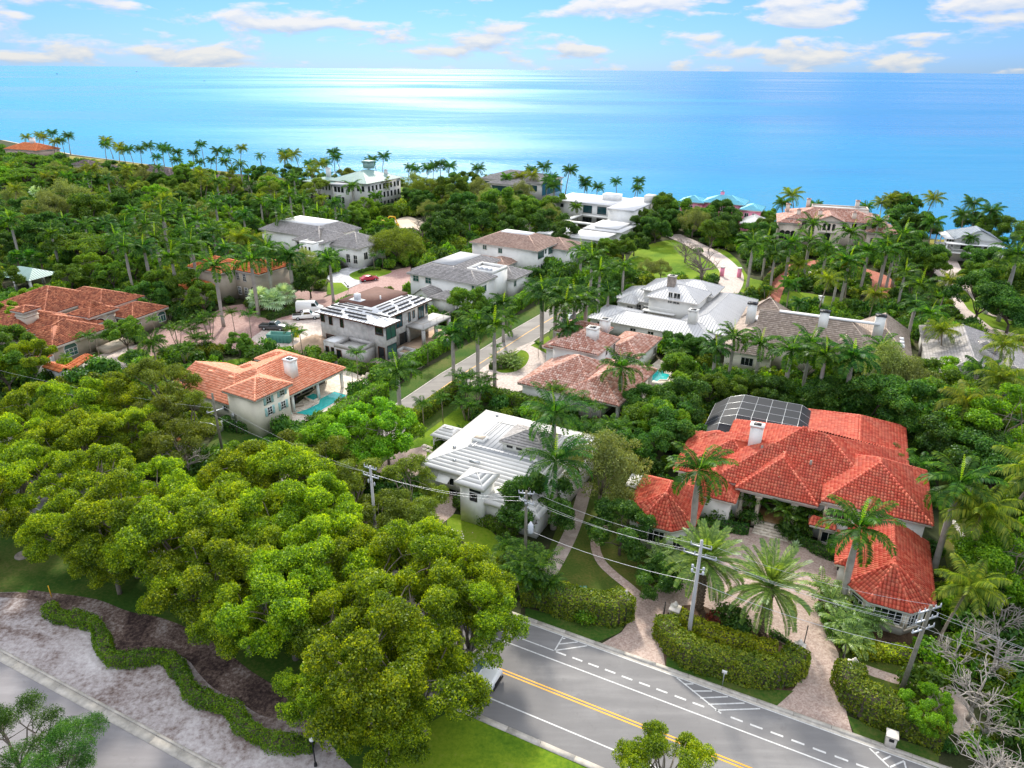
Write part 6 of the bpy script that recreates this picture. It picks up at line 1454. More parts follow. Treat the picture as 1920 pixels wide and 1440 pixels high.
PLANTED = []   # (root, kind, x, y, ztop)
def plant(kind, x, y, sc=1.0, rz=None, var=None, label=None, group=None, sxy=None):
    name, cat, phrase, vs = KIND[kind]; rng_ = random.Random(int(x * 13.7) * 7919 + int(y * 31.3))
    v = vs[var if var is not None else rng_.randrange(len(vs))]
    r = empty(name, (x, y, 0), rz if rz is not None else rng_.uniform(0, 6.28)); s = sc * (1 if label else rng_.uniform(.93, 1.07)); r.scale = (s * (sxy or 1), s * (sxy or 1), s)
    for pn, me in v:
        c = bpy.data.objects.new(pn, me); COL.objects.link(c); c.parent = r
    r['category'] = cat
    if label: r['label'] = label
    if group: r['group'] = group
    PLANTED.append((r, kind, x, y)); return r
KH = {'canopy': 10, 'canopy_olive': 9.5, 'bright': 9, 'dense': 8, 'mid': 7.5, 'grey': 8, 'fine': 7.5, 'oliveround': 8, 'flat': 7, 'royal': 10, 'coco': 9, 'coco_deep': 9.5, 'areca': 4.4, 'single': 5.4, 'dwarf': 1.8, 'fan': 4.6, 'silver': 4, 'bare': 6, 'baregrey': 8, 'bush': 1.2, 'bush_bright': 1.1, 'bush_red': 1, 'bush_gold': 1.1, 'agave': .4}
KC = {'canopy': .66, 'canopy_olive': .64, 'bright': .68, 'dense': .55, 'mid': .58, 'grey': .55, 'fine': .58, 'oliveround': .55, 'flat': .85}   # crown centre as share of height
def at_crown(kind, px, py, sc=1.0, **k):
    """stand a tree where its crown centre is seen at (px, py)"""
    h = KH[kind] * sc * KC.get(kind, 1.0); g = G(px, py, h); return plant(kind, g[0], g[1], sc, **k)

# ================================================================ NAMED TREES AND PALMS (crown centres surveyed from the photo)
HEDGES = []
def hedge(pts, wd, h, leaf, label, cat='hedge', world=None, dens=75, size=.12, round_=True, name='hedge', closed=False):
    P = world or catmull([G(*p)[:2] for p in pts], 4, False)
    rng = np.random.default_rng(int(abs(P[0][0]) * 100) + len(P)); c = P[len(P) // 2]
    r = empty(name, (c[0], c[1], 0)); tag(r, label, cat)
    P = [(x - c[0], y - c[1]) for x, y in P]; wd = wd - .3; A_, B_ = offset_line(P, wd / 2 - .25), offset_line(P, -wd / 2 + .25); n = len(P)
    m = MB(); v = [(x, y, h * .8) for x, y in A_] + [(x, y, h * .8) for x, y in B_] + [(x, y, 0) for x, y in A_] + [(x, y, 0) for x, y in B_]
    m.add(v, [(i, n + i, n + i + 1, i + 1) for i in range(n - 1)] + [(i, i + 1, 2 * n + i + 1, 2 * n + i) for i in range(n - 1)] + [(n + i, 3 * n + i, 3 * n + i + 1, n + i + 1) for i in range(n - 1)] + [(0, 2 * n, 3 * n, n), (n - 1, 2 * n - 1, 4 * n - 1, 3 * n - 1)])
    m.build('stems', M['bark_dark'], r)
    L_ = [math.dist(P[i], P[i + 1]) for i in range(n - 1)]; S = sum(L_); cum = np.concatenate([[0], np.cumsum(L_)])
    N_ = int(S * (wd + 2 * h) * dens * 1.5); s = rng.uniform(0, S, N_); i = np.clip(np.searchsorted(cum, s, side='right') - 1, 0, n - 2); PA = np.array(P); t_ = ((s - cum[i]) / np.array(L_)[i])[:, None]
    c_ = PA[i] * (1 - t_) + PA[i + 1] * t_; d = PA[i + 1] - PA[i]; d /= np.linalg.norm(d, axis=1)[:, None]; nn = np.stack([-d[:, 1], d[:, 0]], 1)
    u = rng.uniform(0, wd + 2 * h, N_); lump = .10 * np.sin(s * 2.1) + .08 * np.sin(s * 5.3 + 1) ; wv = .12 * np.sin(s * 1.3 + 2) + .08 * np.sin(s * 3.7)
    top = (u > h) & (u < h + wd); side = np.where(u <= h, 1.0, -1.0)
    off = np.where(top, (u - h) - wd / 2, side * (wd / 2 + wv)); z = np.where(top, h + lump, np.where(u <= h, u, wd + 2 * h - u))
    if round_: z = np.where(top, h + lump - .35 * (2 * np.abs(off) / wd) ** 4, z); off = np.where(~top & (z > h - .4), off * (1 - .12 * (z - h + .4) / .4), off)
    pos = np.concatenate([c_ + nn * off[:, None], z[:, None]], 1) + rng.normal(0, .07, (N_, 3))
    nor = np.zeros((N_, 3)); nor[:, 2] = np.where(top, 1, .25); nor[:, :2] = nn * np.where(top, 0, side)[:, None]
    for e_, sg in ((0, -1), (n - 1, 1)):
        j_ = 0 if e_ == 0 else n - 2; dv = (PA[j_ + 1] - PA[j_]) / np.linalg.norm(PA[j_ + 1] - PA[j_]); nv = np.array([-dv[1], dv[0]]); ne = int(wd * h * dens * 2)
        o2 = rng.uniform(-wd / 2, wd / 2, ne); z2 = rng.uniform(0, h, ne); q2 = PA[e_] + dv * sg * .12 + nv * o2[:, None]
        pos = np.concatenate([pos, np.concatenate([q2, z2[:, None]], 1)]); n2 = np.zeros((ne, 3)); n2[:, :2] = dv * sg; nor = np.concatenate([nor, n2])
    lm = MB(); leafcloud(lm, pos, nor, size, rng, .6, .55); lm.build('foliage', M[leaf], r)
    HEDGES.append(r); CLEAR.append([(x + c[0], y + c[1]) for x, y in offset_line(P, wd / 2) + offset_line(P, -wd / 2)[::-1]])
    return r
hedge(((96, 1148), (103, 1160), (120, 1166), (150, 1168), (180, 1180), (193, 1205), (205, 1238), (222, 1246), (260, 1243), (310, 1240), (330, 1255), (350, 1285), (362, 1308), (400, 1325), (440, 1340), (455, 1365), (480, 1385), (515, 1400), (560, 1405), (585, 1405)), 1.5, 1.15, 'leaf_hedge', 'serpentine clipped green hedge winding through the pale sand bed', dens=110, size=.09)
hedge(((985, 1122), (1020, 1132), (1060, 1146), (1110, 1158), (1150, 1160), (1172, 1150)), 2.6, 2.7, 'leaf_hedge_olive', 'tall leafy hedge left of the mansion driveway along the road kerb', dens=85)
hedge(((1246, 1190), (1256, 1215), (1290, 1240), (1340, 1258), (1400, 1272), (1450, 1278), (1478, 1268), (1490, 1250)), 2.3, 2.4, 'leaf_hedge_olive', 'tall roadside hedge between the two mansion driveway gates', dens=85)
hedge(((1262, 1172), (1300, 1192), (1345, 1212), (1400, 1228), (1450, 1242)), 2.0, 1.9, 'leaf_hedge_gold', 'golden yellow hedge strip behind the middle roadside hedge', dens=85)
hedge(((1586, 1282), (1592, 1310), (1620, 1335), (1660, 1352), (1710, 1372), (1760, 1392)), 2.6, 2.6, 'leaf_hedge_olive', 'tall hedge right of the mansion driveway beside the stone mailbox', dens=85)
hedge(((1300, 985), (1330, 990), (1370, 995), (1400, 1000)), 1.3, 1.1, 'leaf_dark', 'low dark hedge left of the mansion entrance steps')
hedge(((1475, 1005), (1500, 1018), (1540, 1040), (1580, 1052)), 1.3, 1.1, 'leaf_dark', 'low dark hedge right of the mansion entrance steps')
hedge(((1533, 1138), (1545, 1170), (1562, 1198), (1580, 1215)), .7, .6, 'leaf_hedge', 'thin low hedge edging the right driveway curve', dens=110, size=.09)
hedge(((1600, 1222), (1650, 1232), (1700, 1236)), 1.8, 1.2, 'leaf_hedge_gold', 'golden shrub border below the right red roofed pavilion')
hedge(((1445, 1190), (1470, 1205), (1495, 1225)), .7, .6, 'leaf_dark', 'thin dark border at the right of the date palm island', dens=110, size=.09)
hedge(((560, 845), (600, 818), (640, 790), (680, 765), (720, 742)), 2.4, 2.6, 'leaf_hedge', 'long leafy hedge between the turquoise pool and the side street', dens=60, size=.14)
hedge(((755, 700), (790, 680), (820, 662), (838, 652)), 2.4, 2.4, 'leaf_hedge', 'bright hedge between the block house and the side street', dens=55, size=.15)
hedge(((940, 600), (970, 580), (1000, 560), (1025, 545)), 2.2, 3.0, 'leaf_hedge', 'tall clipped hedge wall beside the white houses and side street', dens=45, size=.18)
hedge(((640, 690), (690, 700), (740, 700)), 1.6, 1.8, 'leaf_mid', 'dark hedge behind the salmon roofed house', dens=50, size=.15)
hedge(((420, 800), (450, 808), (485, 805)), 2.2, 1.6, 'leaf_dark', 'round clipped dark hedge below the cream blank wall', dens=60, size=.14)
hedge(((770, 800), (800, 778), (830, 758), (862, 735)), 2.0, 2.2, 'leaf_hedge_olive', 'olive hedge between the side street and the white metal roof', dens=60, size=.14)
hedge(((905, 748), (940, 755), (990, 768), (1030, 780)), 2.2, 2.2, 'leaf_hedge', 'leafy hedge behind the white metal roofed house', dens=55, size=.15)
hedge(((1180, 545), (1210, 548), (1240, 535)), 1.6, 1.6, 'leaf_hedge_olive', 'short olive hedge along the lower edge of the estate lawn', dens=40, size=.2)
hedge(((1040, 470), (1090, 480), (1140, 460), (1200, 430)), 2.4, 3.0, 'leaf_mid', 'dark hedge line beside the modern white house', dens=30, size=.22)
hedge(((505, 600), (530, 592), (550, 586)), 2.0, 1.2, 'leaf_dark', 'curved dark hedge in the brick court island', dens=45, size=.16)
hedge(((1440, 555), (1425, 552)), 3.0, 2.2, 'leaf_hedge_gold', 'clipped golden hedge block left of the red paved drive', dens=45, size=.16)
hedge(((1470, 505), (1440, 530), (1430, 560)), 1.6, 1.8, 'leaf_mid', 'hedge curving along the red paved drive', dens=35, size=.2)
hedge(((1835, 632), (1880, 638), (1925, 642)), 1.2, 1.0, 'leaf_hedge_gold', 'bright low hedge above the car park at the right edge', dens=45, size=.16)
hedge(((860, 945), (876, 962), (900, 978), (930, 992), (965, 1006)), 1.7, 1.3, 'leaf_mid', 'low shrub border round the white house lawn', dens=60, size=.13)
hedge(((675, 512), (695, 506), (712, 507)), 1.4, .7, 'leaf_mid', 'small oval hedge on the teardrop lawn of the grey villa', dens=45, size=.16)
hedge(((920, 690), (945, 690), (962, 672)), 1.8, .9, 'leaf_dark', 'low hedge round the island by the mottled roof drive', dens=50, size=.14)
hedge(((80, 668), (60, 655), (40, 650)), 3.0, 2.2, 'leaf_mid', 'clipped square hedge beside the white garage door', dens=45, size=.17)

C = at_crown
# near canopy over the main road
for x, y, s in ((35, 915, .95), (-40, 960, 1.0), (175, 920, 1.0), (235, 985, 1.0), (135, 1000, .8), (205, 1040, .75), (300, 940, .95), (335, 1020, 1.0), (420, 1000, 1.0), (395, 1085, .95), (450, 915, .9),
                (545, 915, .95), (500, 985, 1.0), (590, 985, .9), (480, 1070, .9), (540, 1135, .95), (350, 1110, .7), (455, 1150, .75), (690, 1070, .95), (780, 1065, 1.0), (860, 1110, .95), (880, 1175, .85), (765, 1180, 1.05), (645, 1185, .85), (690, 1270, 1.0), (790, 1270, .95), (620, 1060, .9), (625, 1290, .7), (720, 1350, .75)):
    C('canopy', x, y, s)
for x, y, s in ((45, 785, .9), (10, 835, .95), (140, 775, .95), (212, 765, .85), (235, 815, .85), (160, 840, .85), (90, 850, .85)): C('canopy', x, y, s)
for x, y, s in ((305, 735, .95), (352, 785, .85), (290, 805, .85), (335, 850, .8), (560, 868, .75), (625, 890, .8), (772, 920, .8), (715, 975, .8), (785, 985, .75), (665, 915, .8), (560, 905, .75), (480, 890, .8)): C('canopy_olive', x, y, s)
C('bright', 725, 808, .85); C('bright', 650, 832, .85); C('bright', 690, 820, .95); C('bright', 610, 850, .7); C('bright', 475, 880, .7); C('bright', 1240, 785, .65); C('bright', 1290, 725, .6); C('bright', 1870, 800, 1.1); C('bright', 1900, 1050, .9)
C('dense', 1010, 950, .85, label='dark glossy tree behind the transformer pole', ); C('dense', 1165, 995, .75, label='large dark clipped shrub tree beside the left red roofed pavilion'); C('dense', 1230, 1085, .5)
C('grey', 1128, 885, 1.12, label='soft grey green feathery tree right of the white metal roof')
C('bare', 655, 950, .85); C('bare', 345, 830, .9); C('bare', 1850, 1250, 1.0); C('bare', 1890, 1180, 1.1); C('bare', 1880, 1395, .95); C('bare', 1840, 1420, .7); C('bare', 1800, 1190, .8); C('bare', 1850, 1150, .9); C('bare', 1910, 1420, 1.0); C('bare', 1870, 1300, .9); C('bare', 1895, 1120, .9)
C('canopy', 1247, 1440, .60, label='yellow tinged tree top rising in front of the double yellow line')
C('fine', 25, 1410, .75, label='grey green tree at the lower left corner over the parking road'); C('fine', 115, 1425, .65); 
C('mid', 1865, 970, .9); C('bright', 1740, 1330, .42, sxy=.9)
# date palms with single fronds
def near_palm(name, x, y, H_, nf, L_, mat, lab, grp=None, trunk='palm_trunk', cat='palm', shaft=True, spec=None, tr=1.0, seed=5, leaf=(34, .95, .16)):
    rng = np.random.default_rng(seed); r = empty(name, (x, y, 0)); tag(r, lab, cat, grp)
    if shaft:
        m = trunk_mesh([(0, 0, -.2)] + [(math.sin(i + seed) * .05, math.cos(i) * .05, H_ * i / 6) for i in range(1, 7)], [.42 * tr, .36 * tr, .32 * tr, .33 * tr, .36 * tr, .31 * tr, .25 * tr], 10)
        m2 = MB(); m2.tube([(0, 0, H_), (0, 0, H_ + .8), (0, 0, H_ + 1.7)], [.27, .22, .1], 9); m2.build('crownshaft', M['crownshaft_green'], r, True); top = H_ + 1.4
    else:
        m = MB(); m.tube([(0, 0, -.2), (0, 0, .5), (0, 0, H_ * .7), (0, 0, H_ - .6), (0, 0, H_)], [.48, .36, .34, .46, .30], 12); top = H_
        for k in range(int(H_ * 26)):
            a = k * 2.39996; z = .15 + (H_ - .3) * k / (H_ * 26); m.box((math.cos(a) * .36, math.sin(a) * .36, z), (.14, .2, .12), a)
    m.build('trunk', M[trunk], r, shaft)
    kinds = []
    for q in range(6):
        mb = MB(); t_ = q / 5
        frond_mesh(mb, L_ * rng.uniform(.92, 1.05), spec[0] - spec[1] * t_, spec[2] + spec[3] * t_, leaf[0], leaf[1], leaf[2], rng, .22 if shaft else .45, (0, 0, 0), 0, leaf_droop=.45 if shaft else .1, plum=.12 if shaft else .1, rach=.08, fwd=.55 if shaft else 1.1, start=.12 if shaft else .2)
        kinds.append(mb.mesh('frond', M[mat]))
    for i in range(nf):
        o = bpy.data.objects.new('frond', kinds[min(5, int(6 * i / nf))]); COL.objects.link(o); o.parent = r; o.location = (0, 0, top - .3 * i / nf); o.rotation_euler = (rng.uniform(-.08, .08), rng.uniform(-.08, .08), i * 2.39996 + rng.uniform(-.2, .2))
    if shaft:
        sp = MB(); frond_mesh(sp, L_ * .7, 1.48, .2, 12, .3, .12, rng, .9, (0, 0, top), seed, rach=.05, leaf_droop=0); sp.build('spear', M['palm_spear'], r)
    for k in range(1): pass
    KIDS(r); return r
RS = (1.15, 1.25, 1.5, .6); DS = (1.35, 1.75, .75, .5)
g = G(1324, 1050, 6.0); near_palm('date_palm', g[0], g[1], 6.0, 62, 4.4, 'palm_date', 'date palm behind the concrete utility pole, left of the island pair', 'date palms on the driveway island', 'date_trunk', shaft=False, spec=DS, seed=3, leaf=(48, .62, .10))
g = G(1445, 1100, 5.8); near_palm('date_palm', g[0], g[1], 5.8, 62, 4.4, 'palm_date', 'date palm at the right end of the driveway island', 'date palms on the driveway island', 'date_trunk', shaft=False, spec=DS, seed=4, leaf=(48, .62, .10))
for (cx, cy), H_, lab, sd in (((1312, 880), 9.4, 'tall royal palm in front of the mansion left of its entrance', 6), ((1612, 988), 8.6, 'thick royal palm leaning over the right red roofed pavilion', 7), ((1800, 905), 10.2, 'tall royal palm standing right of the red roofed mansion', 8),
                           ((1165, 688), 6.6, 'royal palm with swollen trunk before the mottled tile roof', 9), ((1040, 775), 9.0, 'upper of two dark royal palms beside the white metal roof', 10), ((1042, 862), 8.0, 'lower of two dark royal palms beside the white metal roof', 11)):
    g = G(cx, cy, H_ + 1.4); near_palm('royal_palm', g[0], g[1], H_, 18, 4.3 if sd < 10 else 5.2, 'palm_green' if sd < 10 else 'palm_deep', lab, None, spec=RS, seed=sd)
for cx, cy, s in ((745, 690, .85), (848, 612, .9), (895, 612, .9), (927, 622, .9), (944, 560, .8), (1018, 527, 1.2), (1043, 545, 1.05), (1078, 562, 1.0), (1100, 548, 1.0), (1110, 484, 1.0), (1142, 532, .8), (1060, 580, .9),
                  (1377, 632, .8), (1427, 642, .8), (1487, 642, 1.0), (1547, 677, .85), (1603, 655, 1.05), (1413, 455, 1.05), (1440, 445, 1.0), (1483, 455, 1.0), (1523, 425, .95), (1518, 458, .9), (1597, 432, 1.0), (1630, 465, 1.05), (1593, 484, 1.0), (1600, 400, .8),
                  (1668, 450, 1.05), (1680, 458, 1.05), (1692, 452, 1.05), (1727, 530, 1.0), (1647, 418, .9), (1905, 490, 1.2), (20, 422, .9), (157, 415, .9), (197, 412, .9), (233, 420, .9), (303, 385, .9), (403, 382, .95), (233, 467, .95), (267, 455, 1.0), (290, 442, 1.0), (320, 478, 1.05),
                  (350, 435, 1.0), (380, 430, 1.0), (397, 424, 1.0), (487, 370, .9), (543, 362, .9), (567, 375, .8), (402, 505, 1.1), (470, 488, 1.1), (500, 475, 1.1), (540, 468, 1.1), (617, 482, .95), (627, 375, .9), (640, 395, .9), (595, 395, .9), (660, 350, .9), (615, 330, .9), (1010, 880, .0), (880, 395, .7), (200, 330, .9), (1500, 560, .6), (1065, 600, .85), (1125, 510, .9), (1090, 470, .85), (1170, 500, .8), (1455, 470, .9), (1550, 470, .9), (1610, 460, .9), (1660, 480, .9), (1700, 500, .9), (1575, 500, .85), (1345, 640, .8), (1520, 650, .85), (1655, 640, .8), (1720, 560, .85), (1745, 585, .8), (185, 370, .9), (250, 400, .9), (340, 395, .9), (365, 400, .9), (430, 365, .9), (455, 395, .9), (515, 380, .9), (530, 410, .9), (115, 400, .85), (60, 385, .85), (420, 455, .9), (360, 470, 1.0), (215, 440, .9), (130, 370, .9), (275, 430, .9), (505, 345, .8), (95, 435, .9)):
    if s > 0: C('royal', cx, cy, s * 1.12)
for cx, cy, s in ((447, 442, .95), (477, 442, .9), (163, 322, 1.0), (120, 325, 1.0), (80, 342, .9), (277, 375, .9), (323, 372, .9), (287, 640, .75), (1483, 528, .75), (1543, 534, .75), (1640, 548, .75), (1773, 532, .8), (1777, 622, .75), (1503, 492, .75), (1597, 495, .9), (1793, 742, 1.0), (1840, 692, .8), (1890, 702, .9), (1795, 1092, .75), (1855, 960, .9), (1895, 900, 1.0), (1885, 640, .9),
                  (1713, 373, 1.0), (1740, 376, 1.0), (1753, 410, 1.05), (1677, 374, .9), (1657, 378, .9), (1620, 384, .8), (1525, 380, .8), (1497, 369, 1.0), (1473, 374, 1.0), (950, 329, .9), (969, 329, .9), (988, 332, .9), (912, 330, .7), (577, 325, 1.0), (560, 290, 1.0), (545, 300, 1.0), (575, 300, 1.0), (590, 310, 1.0), (447, 275, 1.0), (430, 280, 1.0), (425, 300, .9), (205, 262, 1.05), (193, 268, 1.0), (218, 272, 1.0), (230, 277, 1.0), (67, 254, 1.0), (77, 260, .9), (97, 265, .9), (42, 258, .9), (720, 345, .9), (700, 360, .9), (1085, 382, .8), (380, 345, .8), (315, 330, .8)):
    C('coco', cx, cy, s * 1.1, var=0 if cx == 1795 else None)
for cx, cy, s in ((103, 250, 1.1), (115, 260, 1.0), (124, 252, 1.15), (245, 278, 1.0), (260, 277, 1.0), (283, 270, 1.1), (302, 277, 1.05), (318, 280, 1.0), (340, 287, 1.0), (357, 290, 1.0), (378, 275, 1.05), (400, 287, 1.05), (390, 300, .9), (530, 287, 1.0), (613, 300, 1.0), (625, 288, 1.1), (638, 298, 1.0), (688, 302, 1.0), (706, 298, 1.0), (714, 296, 1.05),
                  (762, 313, 1.0), (778, 320, .9), (798, 313, 1.0), (811, 309, 1.0), (825, 310, 1.0), (838, 312, 1.0), (895, 317, 1.0), (1000, 320, 1.0), (1014, 316, 1.1), (1024, 340, .9), (1039, 329, 1.0), (1043, 348, 1.0), (1061, 324, 1.1), (1095, 344, .85), (1104, 343, .85), (1118, 348, .85), (1158, 338, .8), (1191, 340, .9), (1196, 350, .8), (1813, 400, 1.0), (1837, 384, 1.1), (1852, 391, 1.15), (860, 330, .6), (330, 300, .9), (290, 292, .9), (370, 300, .9)):
    C('coco_deep', cx, cy, s * 1.05)
for cx, cy, s in ((360, 593, 1.1), (387, 587, 1.2), (327, 610, 1.0), (372, 620, 1.0), (345, 650, .9), (1395, 885, 1.1), (1372, 905, 1.0), (1490, 935, 1.1), (1528, 935, 1.1), (1710, 850, 1.2), (1695, 865, 1.0), (870, 700, 1.1), (890, 715, 1.1), (910, 705, .9), (1420, 930, .8), (875, 745, .9), (1270, 650, 1.0), (1000, 500, 1.0), (970, 500, .9), (1060, 640, .0), (785, 560, .9), (1100, 780, 1.2), (1160, 790, 1.1), (1690, 700, 1.2), (1750, 690, 1.1), (1420, 700, 1.0), (1360, 700, 1.0), (1460, 720, 1.0), (1640, 730, 1.0), (955, 590, .8), (1000, 1040, 1.2), (1015, 1075, .9), (985, 1060, 1.0), (965, 1010, .9), (420, 730, .0), (1850, 1020, 1.2), (1900, 980, 1.2), (1880, 1090, 1.0), (1060, 700, .9), (1045, 725, .9)):
    if s > 0: C('areca', cx, cy, s)
for cx, cy, s in ((433, 573, 1.1), (463, 577, 1.2), (135, 623, .9), (160, 620, .95), (176, 624, .9), (120, 660, .7), (188, 682, .5), (283, 587, 1.0), (545, 604, 1.1), (562, 612, 1.1), (665, 648, 1.2), (657, 682, .9), (793, 746, .95), (829, 728, 1.05), (1075, 736, .8), (1092, 742, .8), (1110, 748, .8), (1128, 755, .8), (1010, 640, .6), (715, 465, 1.0), (700, 470, 1.0), (800, 640, .9), (930, 640, .8), (1210, 680, .9), (1195, 660, .8), (1190, 740, 0)):
    if s > 0: C('single', cx, cy, s)
for cx, cy, s in ((1555, 1110, 1.2), (1590, 1160, 1.2), (1625, 1150, 1.1), (1600, 1190, 1.1), (1240, 1035, 1.2), (1330, 1015, 1.1), (1260, 1050, 1.0), (935, 670, .9), (955, 668, 1.0), (965, 676, .9), (880, 1040, .8), (905, 1050, .8), (1820, 1040, 1.0)): C('dwarf', cx, cy, s)
for cx, cy, s in ((486, 552, .95), (510, 558, .9), (532, 548, .85)): C('silver', cx, cy, s)
C('silver', 70, 360, 1.1)
for cx, cy, s in ((585, 570, .0), (30, 480, 1.2), (55, 470, 1.2), (75, 485, 1.1), (695, 430, .9), (720, 435, .9), (740, 440, .9), (1190, 590, .0), (1850, 470, 1.2), (1880, 455, 1.2), (1300, 640, .9), (1330, 620, .9), (1440, 560, .0), (300, 330, 1.2)):
    if s > 0: C('fan', cx, cy, s)
# broad trees
for k, cx, cy, s in (('oliveround', 745, 465, .95), ('oliveround', 800, 355, 1.0), ('flat', 45, 325, 1.5), ('flat', 100, 320, 1.3), ('flat', 140, 455, 1.1), ('flat', 190, 460, 1.1), ('flat', 60, 300, 1.2), ('grey', 125, 385, 1.7), ('grey', 90, 400, 1.5), ('mid', 170, 400, 1.6), ('dense', 240, 375, 1.3), ('dense', 80, 440, 1.3), ('dense', 580, 530, .85), ('grey', 572, 492, .8), ('mid', 345, 540, 1.0), ('mid', 380, 560, .9),
                     ('dense', 215, 318, 1.0), ('mid', 250, 322, 1.0), ('mid', 345, 335, 1.1), ('dense', 300, 345, 1.0), ('mid', 375, 345, 1.2), ('dense', 870, 390, 1.3), ('dense', 905, 410, 1.3), ('mid', 850, 360, 1.5), ('dense', 830, 430, 1.2), ('mid', 935, 385, 1.4), ('mid', 985, 400, 1.3), ('dense', 1030, 420, 1.2), ('dense', 960, 430, 1.1), ('dense', 1060, 440, 1.0), ('mid', 1040, 390, 1.1), ('baregrey', 790, 400, 1.2), ('bare', 985, 410, 1.2), ('mid', 880, 340, 1.2), ('grey', 900, 360, 1.2),
                     ('mid', 1240, 395, 1.3), ('mid', 1270, 400, 1.2), ('grey', 1300, 420, 1.0), ('dense', 1352, 405, 1.1), ('dense', 1230, 430, 1.0), ('dense', 1190, 455, .9), ('dense', 1210, 420, 1.0), ('mid', 1170, 470, .8), ('baregrey', 1325, 455, 1.5), ('baregrey', 1290, 440, 1.0), ('mid', 1440, 410, .8), ('dense', 1160, 525, .9), ('grey', 1240, 505, .6), ('grey', 1210, 508, .6), ('bush', 1547, 488, 2.0),
                     ('dense', 1700, 415, 1.4), ('dense', 1720, 430, 1.3), ('mid', 1690, 390, 1.4), ('mid', 1750, 500, 1.0), ('dense', 1730, 490, 1.1), ('dense', 1840, 560, 1.3), ('mid', 1880, 540, 1.3), ('dense', 1870, 500, 1.2), ('mid', 1900, 440, 1.3), ('mid', 1860, 430, 1.2), ('dense', 1900, 580, 1.2), ('dense', 1820, 420, 1.0), ('mid', 1835, 520, .9),
                     ('dense', 1270, 800, .9), ('dense', 1210, 830, .8), ('dense', 1268, 640, .55), ('dense', 1305, 655, .6), ('mid', 1330, 735, .75), ('mid', 1390, 742, .7), ('dense', 1360, 722, .7), ('dense', 1440, 742, .75), ('dense', 1520, 748, .8), ('dense', 1580, 750, .85), ('grey', 1650, 700, 1.1), ('grey', 1700, 720, 1.0), ('dense', 1640, 760, 1.0), ('dense', 1720, 780, 1.1), ('mid', 1750, 720, 1.0), ('mid', 1770, 780, 1.1), ('bright', 1780, 710, .7), ('dense', 1790, 830, 1.0), ('dense', 1820, 860, 1.0), ('dense', 1870, 870, 1.1), ('mid', 1830, 770, 1.0), ('mid', 1900, 740, .9), ('dense', 1150, 830, .7), ('mid', 1205, 790, .8), ('mid', 1150, 560, .5),
                     ('mid', 235, 632, .75), ('mid', 95, 600, .0), ('mid', 250, 500, .9), ('mid', 300, 530, .9), ('dense', 280, 560, .8), ('mid', 130, 520, .9), ('bright', 60, 560, .7), ('bright', 170, 500, .8), ('bright', 20, 600, .7), ('mid', 210, 520, .8), ('bright', 720, 420, .6), ('mid', 700, 395, .8), ('mid', 670, 410, .9), ('bright', 680, 395, .8), ('mid', 730, 400, .8), ('bright', 350, 455, 0), ('dense', 990, 470, .8), ('mid', 20, 650, .9), ('mid', 10, 700, .9), ('canopy', 60, 680, .7)):
    if s > 0: C(k, cx, cy, s)
for k, cx, cy, s in (('bush', 1240, 1060, 1.5), ('bush', 1255, 1085, 1.2), ('bush_bright', 1100, 1140, 1.2), ('bush_red', 1345, 1155, 1.1), ('bush', 1370, 1150, 1.5), ('bush', 1390, 1170, 1.3), ('bush', 1220, 870, 1.3), ('bush', 1235, 872, 1.0), ('agave', 1382, 988, 1.1), ('agave', 1492, 1020, 1.1), ('bush', 1475, 990, 1.2), ('bush_gold', 1290, 1190, 1.0), ('bush_red', 1225, 752, 1.4), ('bush', 500, 790, .7), ('bush', 515, 784, .6), ('bush_bright', 1530, 970, 1.0), ('bush', 1350, 960, 1.3), ('bush', 1410, 965, 1.2), ('bush', 1505, 980, 1.2), ('bush_red', 170, 640, 1.0), ('bush', 1290, 1040, 1.0), ('bush_gold', 1640, 1210, 1.0), ('bush_bright', 1770, 1240, 1.6), ('bush', 1740, 1270, 1.6), ('bush_bright', 1755, 1210, 1.5), ('bush', 1330, 1180, .8), ('bush_bright', 980, 1080, 1.0), ('bush_bright', 955, 1060, 1.0), ('bush_gold', 925, 1055, .9), ('bush', 945, 1000, .8), ('bush', 960, 985, .8), ('bush_red', 895, 935, .9), ('bush_red', 1120, 785, .9), ('bush', 245, 665, 1.6), ('bush', 260, 660, 1.4), ('bush_bright', 1230, 640, 1.2), ('bush', 1255, 655, 1.4)):
    C(k, cx, cy, s)
# filling of the distant groves, spaced so that crowns only just meet
occ = [(p[2], p[3]) for p in PLANTED]
def blocked(x, y, pad=0):
    return any(inpoly(x, y, P) for P in FOOT) or any(inpoly(x, y, P) for P in CLEAR)
def fill(poly, kinds, sp, n, seed, smin=.8, smax=1.1):
    rr_ = random.Random(seed); P = [G(*p)[:2] for p in poly]; xs = [p[0] for p in P]; ys = [p[1] for p in P]; c = 0
    for _ in range(n * 30):
        x, y = rr_.uniform(min(xs), max(xs)), rr_.uniform(min(ys), max(ys))
        if not inpoly(x, y, P) or blocked(x, y) or any((x - a) ** 2 + (y - b) ** 2 < sp * sp for a, b in occ): continue
        k = rr_.choices([q[0] for q in kinds], [q[1] for q in kinds])[0]; plant(k, x, y, rr_.uniform(smin, smax)); occ.append((x, y)); c += 1
        if c >= n: break
    return c
fill([(0, 345), (200, 345), (480, 345), (560, 370), (600, 430), (480, 440), (480, 500), (320, 520), (240, 560), (0, 560)], [('mid', 2.4), ('dense', 2), ('royal', 2.0), ('coco', 1.4), ('areca', .6), ('bright', .9), ('grey', .9), ('canopy_olive', .8), ('bare', .3)], 8.5, 105, 1)
fill([(440, 310), (600, 345), (740, 350), (760, 420), (600, 420), (480, 350)], [('mid', 2), ('dense', 2), ('coco', 1), ('royal', .5), ('grey', 1), ('canopy_olive', .8)], 10, 26, 2)
